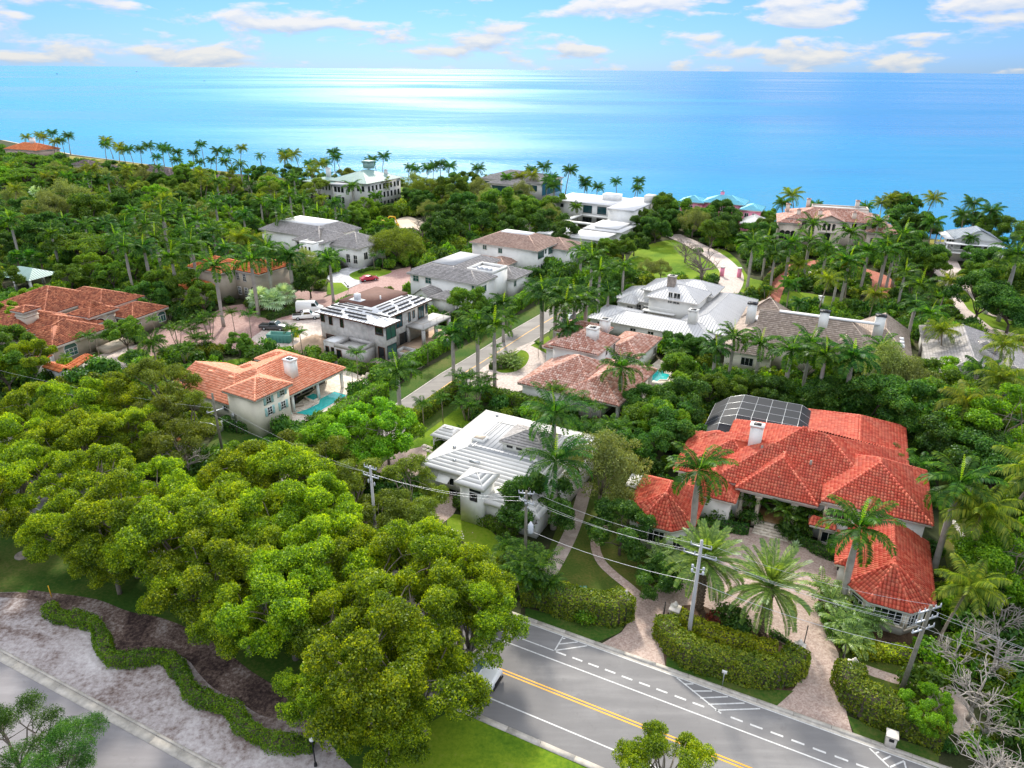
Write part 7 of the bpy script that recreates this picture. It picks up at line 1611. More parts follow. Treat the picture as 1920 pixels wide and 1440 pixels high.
fill([(740, 365), (900, 355), (1040, 385), (1060, 440), (1000, 470), (880, 440), (760, 440)], [('mid', 2), ('dense', 2.4), ('grey', 1), ('canopy_olive', 1), ('bare', .4)], 8.5, 22, 3)
fill([(1250, 690), (1400, 725), (1720, 725), (1900, 760), (1900, 950), (1780, 900), (1700, 800), (1560, 755), (1380, 735), (1300, 780), (1250, 870), (1130, 840)], [('dense', 2.4), ('mid', 2), ('areca', 1.2), ('grey', .7), ('bright', .5)], 5.5, 40, 4, .6, .95)
fill([(1700, 440), (1920, 460), (1920, 640), (1850, 600), (1790, 500), (1700, 560), (1640, 590), (1600, 590), (1680, 560)], [('dense', 2), ('mid', 2), ('fan', 1), ('royal', .6)], 8, 30, 5)
fill([(1180, 430), (1430, 440), (1450, 480), (1380, 470), (1240, 460)], [('mid', 2), ('dense', 2)], 8, 8, 6)
fill([(240, 600), (340, 600), (480, 650), (560, 680), (420, 690), (300, 700), (220, 700)], [('areca', 2), ('mid', 1)], 5, 12, 7, .5, .8)
fill([(1750, 1080), (1920, 1000), (1920, 1440), (1790, 1440), (1770, 1300), (1740, 1180)], [('mid', 1.5), ('dense', 1), ('bare', 1)], 4.5, 14, 8, .45, .7)
fill([(820, 640), (1000, 500), (1080, 450), (1180, 500), (1080, 560), (960, 580)], [('areca', 2), ('dense', 1), ('mid', 1)], 5, 20, 9, .6, .9)
fill([(1400, 560), (1700, 590), (1700, 540), (1820, 640), (1720, 600), (1680, 590), (1420, 600)], [('areca', 2), ('mid', 1)], 5, 16, 10, .5, .9)

# ================================================================ UNDERGROWTH (nobody could count it)
UG = [bushm(80, 1.6, 150, .20, 'leaf_dark', 8), bushm(81, 1.6, 150, .20, 'leaf_mid', 8), bushm(82, 1.5, 150, .20, 'leaf_hedge', 8), bushm(83, 1.5, 150, .19, 'leaf_hedge_olive', 8), bushm(84, 1.7, 130, .22, 'leaf_dark', 7)]
for s_, mt in ((85, 'palm_green'), (86, 'palm_deep')):
    rng = np.random.default_rng(s_); cm = MB()
    for i in range(13): frond_mesh(cm, 2.1 * rng.uniform(.8, 1.1), 1.35 - 1.0 * i / 13, 1.4, 10, .55, .16, rng, .2, (0, 0, .2), i * 2.39996, leaf_droop=.5)
    UG.append(mk(cm, 'clump', M[mt]))
for i, me in enumerate(UG):
    o = bpy.data.objects.new('undergrowth_%s' % 'abcdefgh'[i], me); PROTO.objects.link(o)
def pixvis(x, y):
    p = PX(x, y, 1.0); return -60 < p[0] < 1980 and 60 < p[1] < 1540
rr_ = random.Random(99); PT = []; SCL = []; ROT = []; IDX = []
from mathutils import noise as mnoise
SHY = lambda x: None
def beyond_shore(x, y):
    for i in range(len(SH2) - 1):
        a, b = SH2[i], SH2[i + 1]
        if a[0] <= x <= b[0]:
            t_ = (x - a[0]) / (b[0] - a[0]); return y > a[1] + (b[1] - a[1]) * t_ - 14
    return True
# bounding boxes make the point test quick
ALLP = [(min(p[0] for p in P), max(p[0] for p in P), min(p[1] for p in P), max(p[1] for p in P), P) for P in FOOT + CLEAR]
def blk(x, y, r):
    for dx, dy in ((0, 0), (r, 0), (-r, 0), (0, r), (0, -r)):
        a, b = x + dx, y + dy
        for x0, x1, y0, y1, P in ALLP:
            if x0 <= a <= x1 and y0 <= b <= y1 and inpoly(a, b, P): return True
    return False
y = 36.0
while y < 520:
    st = 1.75 + (y - 40) * .0072
    x = -y * .95 - 50
    while x < y * .95 + 40:
        px_, py_ = x + rr_.uniform(-.5, .5) * st, y + rr_.uniform(-.5, .5) * st
        x += st
        dx, dy = px_ - R0[0], py_ - R0[1]; tt = -dx * RE[1] + dy * RE[0]
        if tt < 9.0 or not pixvis(px_, py_) or beyond_shore(px_, py_): continue
        n_ = mnoise.noise((px_ * .06, py_ * .06, 3.3)); n2 = mnoise.noise((px_ * .25, py_ * .25, 8.1))
        sc_ = (.62 + .75 * max(0, n_ + .35) + .35 * n2) * (st / 2.0) ** .6
        sc_ = max(.4, min(sc_, 2.0))
        if blk(px_, py_, 1.0 * sc_): continue
        PT.append((px_, py_, -.2)); sz = sc_ * rr_.uniform(.75, 1.2); SCL.append((sz, sz, sz * rr_.uniform(.8, 1.5))); ROT.append(rr_.uniform(0, 6.28))
        q = rr_.random(); n3 = mnoise.noise((px_ * .04, py_ * .04, 20.0))
        IDX.append(5 + int(rr_.random() < .5) if q < .16 else (0 if q < .34 - n3 * .3 else 4 if q < .48 - n3 * .3 else 1 if q < .74 else 2 if q < .88 else 3))
    y += st
me = bpy.data.meshes.new('undergrowth'); me.vertices.add(len(PT)); me.vertices.foreach_set('co', np.array(PT, dtype=np.float32).ravel())
a = me.attributes.new('scl', 'FLOAT_VECTOR', 'POINT'); a.data.foreach_set('vector', np.array(SCL, dtype=np.float32).ravel())
a = me.attributes.new('rot', 'FLOAT', 'POINT'); a.data.foreach_set('value', np.array(ROT, dtype=np.float32))
a = me.attributes.new('idx', 'INT', 'POINT'); a.data.foreach_set('value', np.array(IDX, dtype=np.int32))
uo = bpy.data.objects.new('undergrowth', me); COL.objects.link(uo); tag(uo, 'mixed green undergrowth filling the gardens between the houses', 'undergrowth', kind='stuff')
ng = bpy.data.node_groups.new('undergrowth', 'GeometryNodeTree'); ng.interface.new_socket('Geometry', in_out='INPUT', socket_type='NodeSocketGeometry'); ng.interface.new_socket('Geometry', in_out='OUTPUT', socket_type='NodeSocketGeometry')
gi = ng.nodes.new('NodeGroupInput'); go = ng.nodes.new('NodeGroupOutput'); ip = ng.nodes.new('GeometryNodeInstanceOnPoints'); ci = ng.nodes.new('GeometryNodeCollectionInfo')
ci.inputs['Collection'].default_value = PROTO; ci.inputs['Separate Children'].default_value = True; ci.inputs['Reset Children'].default_value = True
def na(nm, ty): n = ng.nodes.new('GeometryNodeInputNamedAttribute'); n.data_type = ty; n.inputs[0].default_value = nm; return n.outputs[0]
cx_ = ng.nodes.new('ShaderNodeCombineXYZ'); ng.links.new(na('rot', 'FLOAT'), cx_.inputs[2]); e2r = ng.nodes.new('FunctionNodeEulerToRotation'); ng.links.new(cx_.outputs[0], e2r.inputs[0])
ng.links.new(gi.outputs[0], ip.inputs['Points']); ng.links.new(ci.outputs[0], ip.inputs['Instance']); ip.inputs['Pick Instance'].default_value = True
ng.links.new(na('idx', 'INT'), ip.inputs['Instance Index']); ng.links.new(e2r.outputs[0], ip.inputs['Rotation']); ng.links.new(na('scl', 'FLOAT_VECTOR'), ip.inputs['Scale']); ng.links.new(ip.outputs[0], go.inputs[0])
uo.modifiers.new('scatter', 'NODES').node_group = ng
print('undergrowth', len(PT), 'planted', len(PLANTED))

# ================================================================ POLES AND WIRES
def pole(name, px, py, top, lab, mat, r=.17, conc=False):
    g = G(px, py); h = top; p = empty(name, (g[0], g[1], 0)); tag(p, lab, 'utility pole'); m = MB()
    if conc: 
        m.add([(-.17, -.17, 0), (.17, -.17, 0), (.17, .17, 0), (-.17, .17, 0), (-.11, -.11, h), (.11, -.11, h), (.11, .11, h), (-.11, .11, h)], [(0, 1, 5, 4), (1, 2, 6, 5), (2, 3, 7, 6), (3, 0, 4, 7), (4, 5, 6, 7)])
    else: m.tube([(0, 0, -.1), (0, 0, h * .5), (0, 0, h)], [r * 1.15, r, r * .78], 10)
    m.build('post', M[mat], p); return p, g
RA = RAD(-26.5)
def arm(p, z, L_, rot, r=.06, mat='metal_grey', ins=(-1, -.5, .5, 1)):
    ca, sa = math.cos(rot), math.sin(rot); m = MB(); m.box((0, 0, z), (L_, .12, .12), rot); m.build('crossarm', M[mat], p)
    for k in ins:
        q = MB(); q.lathe([(.03, 0), (.07, .04), (.04, .1), (.07, .16), (.04, .22), (.02, .3)], 6, (ca * L_ * .48 * k, sa * L_ * .48 * k, z + .06)); q.build('insulator', M['insulator'], p)
P1, g1_ = pole('utility_pole', 1290, 1200, 11.6, 'grey concrete utility pole in the hedge beside the date palms', 'pole_concrete', conc=True)
arm(P1, 10.9, 1.9, RA, ins=(-1, 1)); arm(P1, 9.9, 3.0, RA, ins=(-1, -.33, .33, 1))
for sg in (-1, 1):
    for z in (7.9, 8.4): m = MB(); m.tube([(0, 0, z), (sg * .45 * math.cos(RA), sg * .45 * math.sin(RA), z + .1)], .04, 5); m.lathe([(.04, 0), (.12, .1), (.12, .35), (.05, .4)], 6, (sg * .5 * math.cos(RA), sg * .5 * math.sin(RA), z)); m.build('bracket', M['insulator'], P1)
P2, g2_ = pole('utility_pole', 984, 1088, 11.2, 'wooden utility pole carrying a grey transformer can', 'pole_wood')
arm(P2, 10.9, 1.6, RA + .3); arm(P2, 9.9, 1.8, RA - .2); m = MB(); m.lathe([(.05, 6.2), (.28, 6.25), (.30, 6.4), (.30, 7.2), (.2, 7.3), (.05, 7.6)], 12, (.5, -.15, 0)); m.build('transformer', M['insulator'], P2)
m = MB()
for k in range(5): m.box((.1 * math.cos(k), .2 * math.sin(k * 2), 9.2 + .3 * k), (.28, .2, .3), k)
m.build('switchgear', M['metal_grey'], P2)
P3, g3_ = pole('utility_pole', 1680, 1322, 10.6, 'leaning mossy wooden utility pole with three crossarms at the right', 'pole_wood', .19); P3.rotation_euler = (RAD(-2), RAD(3.5), 0)
for z in (10.2, 9.2, 8.2): arm(P3, z, 2.6, RA + math.pi / 2 * .55, ins=(-1, -.5, .5, 1))
P4, g4_ = pole('utility_pole', 708, 1040, 11.5, 'concrete utility pole with clustered insulators among the left trees', 'pole_concrete', conc=True); arm(P4, 11.2, 1.6, RA); arm(P4, 10.2, 2.0, RA)
for k in range(4): m = MB(); m.lathe([(.03, 0), (.09, .1), (.09, .4), (.03, .5)], 6, (.3 * math.cos(k * 1.6), .3 * math.sin(k * 1.6), 9.0 + .2 * k)); m.build('cutout', M['insulator'], P4)
P5, g5_ = pole('utility_pole', 421, 868, 10.6, 'wooden pole with a curved street lamp arm below the cream house', 'pole_wood'); arm(P5, 8.0, 2.2, RA + 1.2, ins=(-1, 1))
m = MB(); m.tube([(0, 0, 5.6), (-1.0, .2, 6.0), (-2.4, .5, 6.0)], .05, 6); m.lathe([(.05, 5.75), (.2, 5.7), (.22, 5.9), (.1, 6.05)], 8, (-2.5, .5, 0)); m.build('street_lamp', M['metal_grey'], P5)
G6 = RW(-95, 9.0); G7 = RW(58, 8.5)
def wire(a, b, sag, lab, r=.011):
    a, b = Vector(a), Vector(b); n = 16; c = a.copy(); o = empty('power_line', tuple(c)); tag(o, lab, 'cable'); m = MB()
    pts = []
    for i in range(n + 1): t_ = i / n; p = a.lerp(b, t_) - c; p.z -= sag * 4 * t_ * (1 - t_); pts.append(p)
    m.tube(pts, r, 4, cap=False); m.build('wire', M['wire_steel'], o)
def armtip(g, z, L_, rot, k): return (g[0] + math.cos(rot) * L_ * .48 * k, g[1] + math.sin(rot) * L_ * .48 * k, z + .36)
for i, (k, z1, z2, w_) in enumerate(((-1, 9.9, 9.9, 'upper left'), (1, 9.9, 9.9, 'upper right'), (1, 10.9, 10.9, 'topmost'))):
    wire(armtip(g2_, z2, 1.8, RA, k * .9), armtip(g1_, z1, 3.0 if z1 < 10.5 else 1.9, RA, k), .7, 'sagging pale wire, %s between the transformer pole and the concrete pole' % w_)
for i, (k, z1, z2, w_) in enumerate(((-1, 9.9, 9.2, 'left'), (-.33, 9.9, 9.2, 'middle'), (.33, 9.9, 8.2, 'low'), (1, 10.9, 10.2, 'top'))):
    wire(armtip(g1_, z1, 3.0, RA, k), armtip(g3_, z2, 2.6, RA + .8, k), .7, 'pale power line, %s one between the concrete and leaning poles' % w_)
for k, w_ in ((-1, 'left'), (1, 'right'), (.2, 'middle')): wire(armtip(g3_, 9.2 + (k == .2), 2.6, RA + .8, k), (G7[0] + k, G7[1] + k, 10), .5, 'thin wire, %s one leaving the leaning pole to the right' % w_)
for k, w_ in ((-1, 'left'), (1, 'right')): wire(armtip(g4_, 10.2, 2.0, RA, k), armtip(g2_, 9.9, 1.8, RA, k), .8, 'thin wire, %s one over the shade trees between two poles' % w_); wire(armtip(g5_, 8.0, 2.2, RA + 1.2, k), armtip(g4_, 10.2, 2.0, RA, k), .9, 'thin wire, %s one crossing the canopy from the lamp pole' % w_)
wire((g2_[0], g2_[1], 6.6), (g1_[0], g1_[1], 7.0), .6, 'thick lowest communication cable from the transformer pole', .02); wire((g1_[0], g1_[1], 7.0), (g3_[0], g3_[1], 6.4), .6, 'thick lowest cable running to the leaning pole', .02)
wire((g5_[0], g5_[1], 8.4), (G6[0], G6[1], 9), .8, 'thin wire leaving the lamp pole towards the left edge')
# lamp post and small street furniture
g = G(592, 1436); o = empty('street_lamp', g); tag(o, 'slim dark lamp post with white globe beside the sand bed', 'street lamp'); m = MB(); m.lathe([(.14, 0), (.12, .3), (.06, .4), (.05, 2.6), (.10, 2.7)], 8); m.build('post', M['iron_black'], o); m = MB(); m.lathe([(.08, 2.7), (.2, 2.85), (.2, 3.0), (.08, 3.15)], 10); m.build('globe', M['white_paint'], o, True)
g = G(97, 1120); o = MB().tube([(0, 0, 0), (0, 0, 1.5)], .045, 6).build('marker_stake', M['dig_yellow']); o.location = g; tag(o, 'thin yellow stake at the end of the serpentine hedge', 'stake')
g = G(1354, 1287); o = empty('sign_post', g, RA); tag(o, 'small white backed road sign on the verge before the middle hedge', 'sign'); MB().tube([(0, 0, 0), (0, 0, 1.75)], .035, 6).build('post', M['metal_grey'], o); MB().box((0, 0, 1.7), (.42, .03, .36)).build('panel', M['white_paint'], o)
g = G(1667, 1398); o = empty('stone_mailbox', g, RA); tag(o, 'cream masonry mailbox pillar on the verge of the right hedge', 'mailbox'); m = MB(); m.bx(-.38, .38, -.38, .38, 0, 1.25); m.bx(-.45, .45, -.45, .45, 1.25, 1.34); m.build('pillar', M['stone_pale'], o)
m = MB(); m.add([(-.45, -.45, 1.35), (.45, -.45, 1.35), (.45, .45, 1.35), (-.45, .45, 1.35), (0, 0, 1.62)], [(0, 1, 4), (1, 2, 4), (2, 3, 4), (3, 0, 4)]); m.build('cap', M['stone_pale'], o); MB().bx(-.18, .18, -.44, -.38, .85, 1.12).build('letter_box', M['iron_black'], o)
def pillar(px, py, lab):
    g = G(px, py); o = empty('gate_pillar', g, RA); tag(o, lab, 'gate pillar', 'stone gate pillars with urns'); m = MB(); m.bx(-.42, .42, -.42, .42, 0, 2.0); m.build('shaft', M['stone_pale'], o)
    MB().bx(-.52, .52, -.52, .52, 2.0, 2.18).build('cap', M['stone_pale'], o); m = MB(); m.lathe([(.16, 2.18), (.12, 2.28), (.26, 2.5), (.28, 2.62), (.12, 2.74), (.14, 2.84), (.02, 2.98)], 10); m.build('urn', M['stone_pale'], o, True)
for x, y, l_ in ((1171, 1150, 'stone gate pillar at the right end of the leftmost road hedge'), (1262, 1172, 'stone gate pillar half sunk in the middle hedge, left end'), (1492, 1245, 'stone gate pillar at the right tip of the driveway island'), (1592, 1280, 'stone gate pillar above the right hand hedge by the side path')): pillar(x, y, l_)
def gate(a, b, lab):
    A_, B_ = G(*a), G(*b); L_ = math.dist(A_, B_); o = empty('driveway_gate', A_, math.atan2(B_[1] - A_[1], B_[0] - A_[0])); tag(o, lab, 'gate', 'open black driveway gates')
    m = MB(); m.tube([(0, 0, .15), (L_, 0, .15)], .04, 4); m.tube([(L_ * i / 8, 0, 1.5 + .5 * (i / 8) ** 2) for i in range(9)], .04, 4); m.tube([(0, 0, 0), (0, 0, 1.6)], .05, 4); m.tube([(L_, 0, 0), (L_, 0, 2.1)], .05, 4); m.build('frame', M['iron_black'], o)
    n = int(L_ / .16)
    for k in range(1, n): MB().tube([(L_ * k / n, 0, .15), (L_ * k / n, 0, 1.5 + .5 * (k / n) ** 2)], .022, 4, cap=False).build('bar', M['iron_black'], o)
gate((1181, 1140), (1172, 1172), 'black iron gate leaf by the leftmost gate pillar'); gate((1245, 1152), (1237, 1192), 'black iron gate leaf at the left tip of the island hedge'); gate((1498, 1248), (1508, 1205), 'thin black iron gate leaf right of the island'); gate((1576, 1286), (1578, 1240), 'black iron gate leaf beside the right hand hedge')
for x, y, l_ in ((1353, 518, 'pink pillar'), (1385, 520, 'pink pillar'), (1846, 588, 'white pillar'), (1537, 575, 'white pillar')):
    g = G(x, y); o = empty('gate_pillar', g); tag(o, {1353: 'pink gate pillar left of the curving pale drive', 1385: 'pink gate pillar right of the curving pale drive', 1846: 'white gate pillar under the big dark trees at the right', 1537: 'tall white pillar between the palms above the shake roof'}[x], 'gate pillar'); m = MB(); m.box((0, 0, 1.2), (.9, .9, 2.4)); m.build('shaft', M['paint_pink' if 'pink' in l_ else 'stucco_white'], o); MB().box((0, 0, 2.5), (1.1, 1.1, .2)).build('cap', M['stucco_white'], o)
def small(name, px, py, lab, cat, fn, rz=0.0, group=None):
    g = G(px, py); o = empty(name, g, rz); tag(o, lab, cat, group); fn(o); return o
small('manhole_cover', 45, 1041, 'round stone slab in the dark lawn near the left trees', 'cover', lambda o: MB().lathe([(.9, 0), (.9, .12), (.85, .14)], 16).build('lid', M['rock'], o))
small('utility_box', 1093, 1104, 'small dark green utility lid in the front lawn', 'cover', lambda o: MB().box((0, 0, .1), (.8, .5, .2)).build('lid', M['dumpster_green'], o))
def rocks(o):
    rng = np.random.default_rng(5)
    for k in range(1): 
        m = MB(); m.lathe([(1.0, 0), (1.1, .4), (.8, .8), (.3, .95)], 9); q = m.build('stone', M['rock'], o)
small('boulder', 1018, 1085, 'large pale boulder at the foot of the transformer pole', 'boulder', rocks)
small('bird_bath', 1300, 990, 'small pale garden statue at the hedge left of the entrance', 'statue', lambda o: MB().lathe([(.2, 0), (.15, .3), (.22, .5), (.12, .7), (.14, .85), (.03, 1.0)], 8).build('figure', M['stone_pale'], o))
# stepping stones right of the mansion
o = empty('stepping_stones', G(1790, 1000)); tag(o, 'row of pale round stepping stones right of the mansion', 'stepping stones')
for k in range(11):
    a = G(1787 + k * 3.6, 978 + k * 5.6 + (k > 6) * (k - 6) * 1.5); q = MB().lathe([(.32, 0), (.32, .07), (.28, .09)], 9).build('stone', M['stone_pale'], o); q.location = (a[0] - o.location[0], a[1] - o.location[1], .03)
o = empty('stepping_stones', G(810, 840)); tag(o, 'square pale paving slabs leading to the white gazebo', 'stepping stones')
for k in range(8):
    a = G(796 + (k % 4) * 7, 836 + (k % 4) * 2.5 + (k // 4) * 7); q = MB().box((0, 0, .04), (.62, .62, .06), RAD(-27)).build('slab', M['travertine'], o); q.location = (a[0] - o.location[0], a[1] - o.location[1], .02)
# white flowers by the lawn bed
rng = np.random.default_rng(3); m = MB(); g = G(832, 1010); P_ = np.stack([rng.normal(0, 1.0, 260), rng.normal(0, .8, 260), rng.uniform(.15, .45, 260)], 1); leafcloud(m, P_, np.tile([0, 0, 1.0], (260, 1)), .1, rng, .9, .5); o = m.build('flower_bed', M['white_flower']); o.location = g; tag(o, 'white and lilac flowers beside the small round lawn', 'flowers', kind='stuff')

# ================================================================ VEHICLES
def car(name, px, py, rz, lab, paint, kind='car', world=None):
    g = world or G(px, py); o = empty(name, (g[0], g[1], 0), rz); tag(o, lab, {'car': 'car', 'pickup': 'pickup truck', 'van': 'van', 'suv': 'car'}[kind])
    spec = {'car': (4.6, 1.82, [(-2.3, .55), (-2.28, .9), (-1.75, 1.0), (-1.15, 1.42), (.2, 1.46), (1.0, 1.02), (2.05, .86), (2.3, .62), (2.32, .35), (-2.3, .32)]),
            'suv': (4.9, 1.95, [(-2.45, .6), (-2.42, 1.15), (-2.2, 1.72), (.3, 1.78), (1.1, 1.15), (2.25, 1.02), (2.45, .75), (2.46, .4), (-2.42, .38)]),
            'van': (5.9, 2.1, [(-2.95, .5), (-2.95, 2.45), (-2.8, 2.6), (1.2, 2.6), (1.9, 1.5), (2.7, 1.25), (2.95, .9), (2.95, .42), (-2.95, .4)]),
            'pickup': (5.8, 2.05, [(-2.9, .6), (-2.9, 1.15), (-.85, 1.15), (-.8, 1.25), (-.55, 1.88), (.75, 1.9), (1.35, 1.28), (2.65, 1.16), (2.88, .95), (2.9, .45), (-2.85, .45)])}[kind]
    L_, W_, pr = spec; n = len(pr); hw = W_ / 2; m = MB()
    def inset(z): return hw * (1 - .16 * max(0, (z - 1.0)) / .8)
    v = [(x, -inset(z), z) for x, z in pr] + [(x, inset(z), z) for x, z in pr]
    m.add(v, [tuple(range(n)), tuple(range(2 * n - 1, n - 1, -1))] + [(i, n + i, n + (i + 1) % n, (i + 1) % n) for i in range(n)])
    b_ = m.build('body', M[paint], o)
    bv = b_.modifiers.new('bevel', 'BEVEL'); bv.width = .09; bv.segments = 2; bv.limit_method = 'ANGLE'
    if kind == 'pickup': MB().bx(-2.8, -.95, -hw * .82, hw * .82, 1.0, 1.165).build('truck_bed', M['rubber'], o)
    gl = {'car': [((-1.05, 1.2), (-.95, 1.38), (.15, 1.42), (.75, 1.12))], 'suv': [((-2.0, 1.25), (-1.95, 1.62), (.2, 1.68), (.85, 1.25))], 'van': [((.5, 1.55), (.5, 2.25), (1.25, 2.25), (1.65, 1.55))], 'pickup': [((-.5, 1.32), (-.42, 1.78), (.65, 1.8), (1.1, 1.34))]}[kind][0]
    for sg in (-1, 1): MB().face([(x, sg * (inset(z) + .015), z) for x, z in (gl if sg > 0 else gl[::-1])]).build('side_window', M['glass_dark'], o)
    i = {'car': (4, 5), 'suv': (3, 4), 'van': (3, 4), 'pickup': (5, 6)}[kind]; a_, b2 = pr[i[0]], pr[i[1]]; dx, dz = b2[0] - a_[0], b2[1] - a_[1]; ln = math.hypot(dx, dz); ox, oz = -dz / ln * .02, dx / ln * .02
    q = [(a_[0] + dx * .12, a_[1] + dz * .12), (a_[0] + dx * .92, a_[1] + dz * .92)]
    MB().face([(q[0][0] - ox, -inset(q[0][1]) * .9, q[0][1] - oz + .04), (q[1][0] - ox, -inset(q[1][1]) * .92, q[1][1] - oz + .04), (q[1][0] - ox, inset(q[1][1]) * .92, q[1][1] - oz + .04), (q[0][0] - ox, inset(q[0][1]) * .9, q[0][1] - oz + .04)]).build('windscreen', M['glass_blue'], o)
    wr = .40 if kind != 'car' else .34
    for x in (-L_ * .30, L_ * .31):
        for sg in (-1, 1):
            wm_ = MB(); wm_.tube([(x, sg * (hw - .2), wr), (x, sg * (hw + .02), wr)], wr, 14); wo = wm_.build('wheel', M['rubber'], o); MB().tube([(x, sg * (hw + .015), wr), (x, sg * (hw + .035), wr)], wr * .55, 10).build('rim', M['metal_grey'], wo)
    for sg in (-1, 1):
        MB().box((L_ / 2 - .03, sg * hw * .74, .78), (.1, .32, .2)).build('headlight', M['insulator'], o); MB().box((-L_ / 2 + .02, sg * hw * .8, .85), (.08, .2, .3)).build('tail_light', M['red_flower'], o)
        MB().box((.95 if kind != 'van' else 1.5, sg * (hw + .12), 1.18), (.14, .22, .18)).build('wing_mirror', M[paint], o)
    MB().box((L_ / 2 + .005, 0, .62), (.06, W_ * .55, .34)).build('grille', M['iron_black'], o); MB().box((L_ / 2 + .02, 0, .36), (.1, W_ * .92, .2)).build('bumper', M['iron_black'], o)
    FOOT.append([(g[0] - 2.5, g[1] - 2.5), (g[0] + 2.5, g[1] - 2.5), (g[0] + 2.5, g[1] + 2.5), (g[0] - 2.5, g[1] + 2.5)])
    return o
sT = toST(925, 1282)
car('pickup_truck', 0, 0, RA, 'white pickup truck emerging from under the canopy on the main road', 'car_white', 'pickup', RW(sT[0] - 2.4, -1.75))
car('delivery_van', 0, 0, RA, 'white van behind the emerging pickup, under the canopy', 'car_white', 'van', RW(sT[0] - 10.5, -1.7))
car('white_suv', 895, 1140, RA + math.pi, 'white car half hidden by leaves in the far lane', 'car_white', 'suv', RW(toST(900, 1145)[0] + .5, 5.0))
car('dark_car', 750, 1215, RA, 'dark car glimpsed through the roadside canopy', 'car_black', 'car', RW(toST(750, 1220)[0], -1.7))
car('dark_car', 635, 1040, RA + math.pi, 'dark car in the far lane beneath the left trees', 'car_black', 'suv', RW(toST(635, 1045)[0], 1.8))
car('pickup_truck', 514, 618, RAD(-8), 'grey pickup truck parked by the green dumpster', 'car_grey', 'pickup')
car('pickup_truck', 575, 598, RAD(12), 'white pickup truck with open bed beside the block house', 'car_white', 'pickup'); car('work_van', 582, 585, RAD(5), 'white work van behind the white pickup by the block house', 'car_white', 'van')
car('red_car', 692, 526, RAD(30), 'small red car parked on the brick street before the teardrop lawn', 'car_red', 'car')
car('silver_car', 1066, 600, RAD(62), 'white car parked under royal palms at the far street end', 'car_silver', 'car')
small('orange_barrier', 578, 578, 'red and white striped barrier board near the white work van', 'barrier', lambda o: [MB().box((-1.8 + .6 * k, 0, 1.0), (.6, .12, .35)).build('board', M['dig_yellow' if k % 2 else 'white_paint'], o) for k in range(7)], RAD(5))
def dump(o):
    m = MB(); m.add([(-2.2, -1.1, 0), (2.2, -1.1, 0), (2.2, 1.1, 0), (-2.2, 1.1, 0), (-2.5, -1.15, 1.7), (2.5, -1.15, 1.7), (2.5, 1.15, 1.7), (-2.5, 1.15, 1.7), (-2.35, -1.0, 1.7), (2.35, -1.0, 1.7), (2.35, 1.0, 1.7), (-2.35, 1.0, 1.7), (-2.2, -1, 1.1), (2.2, -1, 1.1), (2.2, 1, 1.1), (-2.2, 1, 1.1)],
          [(0, 1, 5, 4), (1, 2, 6, 5), (2, 3, 7, 6), (3, 0, 4, 7), (4, 5, 9, 8), (5, 6, 10, 9), (6, 7, 11, 10), (7, 4, 8, 11), (8, 9, 13, 12), (9, 10, 14, 13), (10, 11, 15, 14), (11, 8, 12, 15), (12, 13, 14, 15)]); m.build('container', M['dumpster_green'], o)
    for k in range(6): MB().bx(-2.0 + .75 * k, -1.9 + .75 * k, -1.2, -1.1, .1, 1.6).build('rib', M['dumpster_green'], o)
small('dumpster', 527, 640, 'dark green skip container below the grey pickup truck', 'dumpster', dump, RAD(-6))
small('yellow_sign', 555, 637, 'bright yellow panel standing beside the green skip', 'sign', lambda o: [MB().box((0, 0, 1.6), (1.5, .06, 2.2)).build('panel', M['sign_yellow'], o), MB().tube([(0, .05, 0), (0, .05, 1)], .05, 5).build('post', M['metal_grey'], o)], RAD(-10))
def heap(o, R_=4.6, H_=2.6, seed=3, mat='dirt_pile'):
    rng = np.random.default_rng(seed); n = 20; rings = 7; V = []; F = []
    for i in range(rings):
        for j in range(n): r_ = R_ * (1 - i / rings) * rng.uniform(.88, 1.1); V.append((r_ * math.cos(6.2832 * j / n), r_ * .8 * math.sin(6.2832 * j / n), H_ * math.sin(1.45 * i / rings) * rng.uniform(.85, 1.1) if i else 0))
    V.append((0, 0, H_)); 
    for i in range(rings - 1):
        for j in range(n): F.append((i * n + j, i * n + (j + 1) % n, (i + 1) * n + (j + 1) % n, (i + 1) * n + j))
    for j in range(n): F.append(((rings - 1) * n + j, (rings - 1) * n + (j + 1) % n, rings * n))
    MB().add(V, F).build('soil', M[mat], o, True)
small('dirt_pile', 592, 652, 'heap of tan building sand beside the unfinished block house', 'sand heap', heap)
def digger(o):
    MB().bx(-1.5, 1.5, -1.2, -.7, 0, .8).build('track', M['rubber'], o); MB().bx(-1.5, 1.5, .7, 1.2, 0, .8).build('track', M['rubber'], o); MB().bx(-1.6, 1.2, -1.0, 1.0, .8, 1.7).build('body', M['dig_yellow'], o); MB().bx(.1, 1.2, -.95, 0, 1.7, 2.8).build('cab', M['dig_yellow'], o)
    MB().tube([(1.2, .3, 1.5), (3.0, .3, 3.8), (4.8, .3, 3.6)], .28, 5).build('boom', M['dig_yellow'], o); MB().tube([(4.8, .3, 3.6), (5.6, .3, 1.2)], .2, 5).build('stick', M['dig_yellow'], o); MB().bx(5.2, 6.1, -.2, .8, .5, 1.3).build('bucket', M['dig_yellow'], o)
small('excavator', 715, 428, 'yellow excavator with raised arm beyond the broad olive tree', 'excavator', digger, RAD(15))
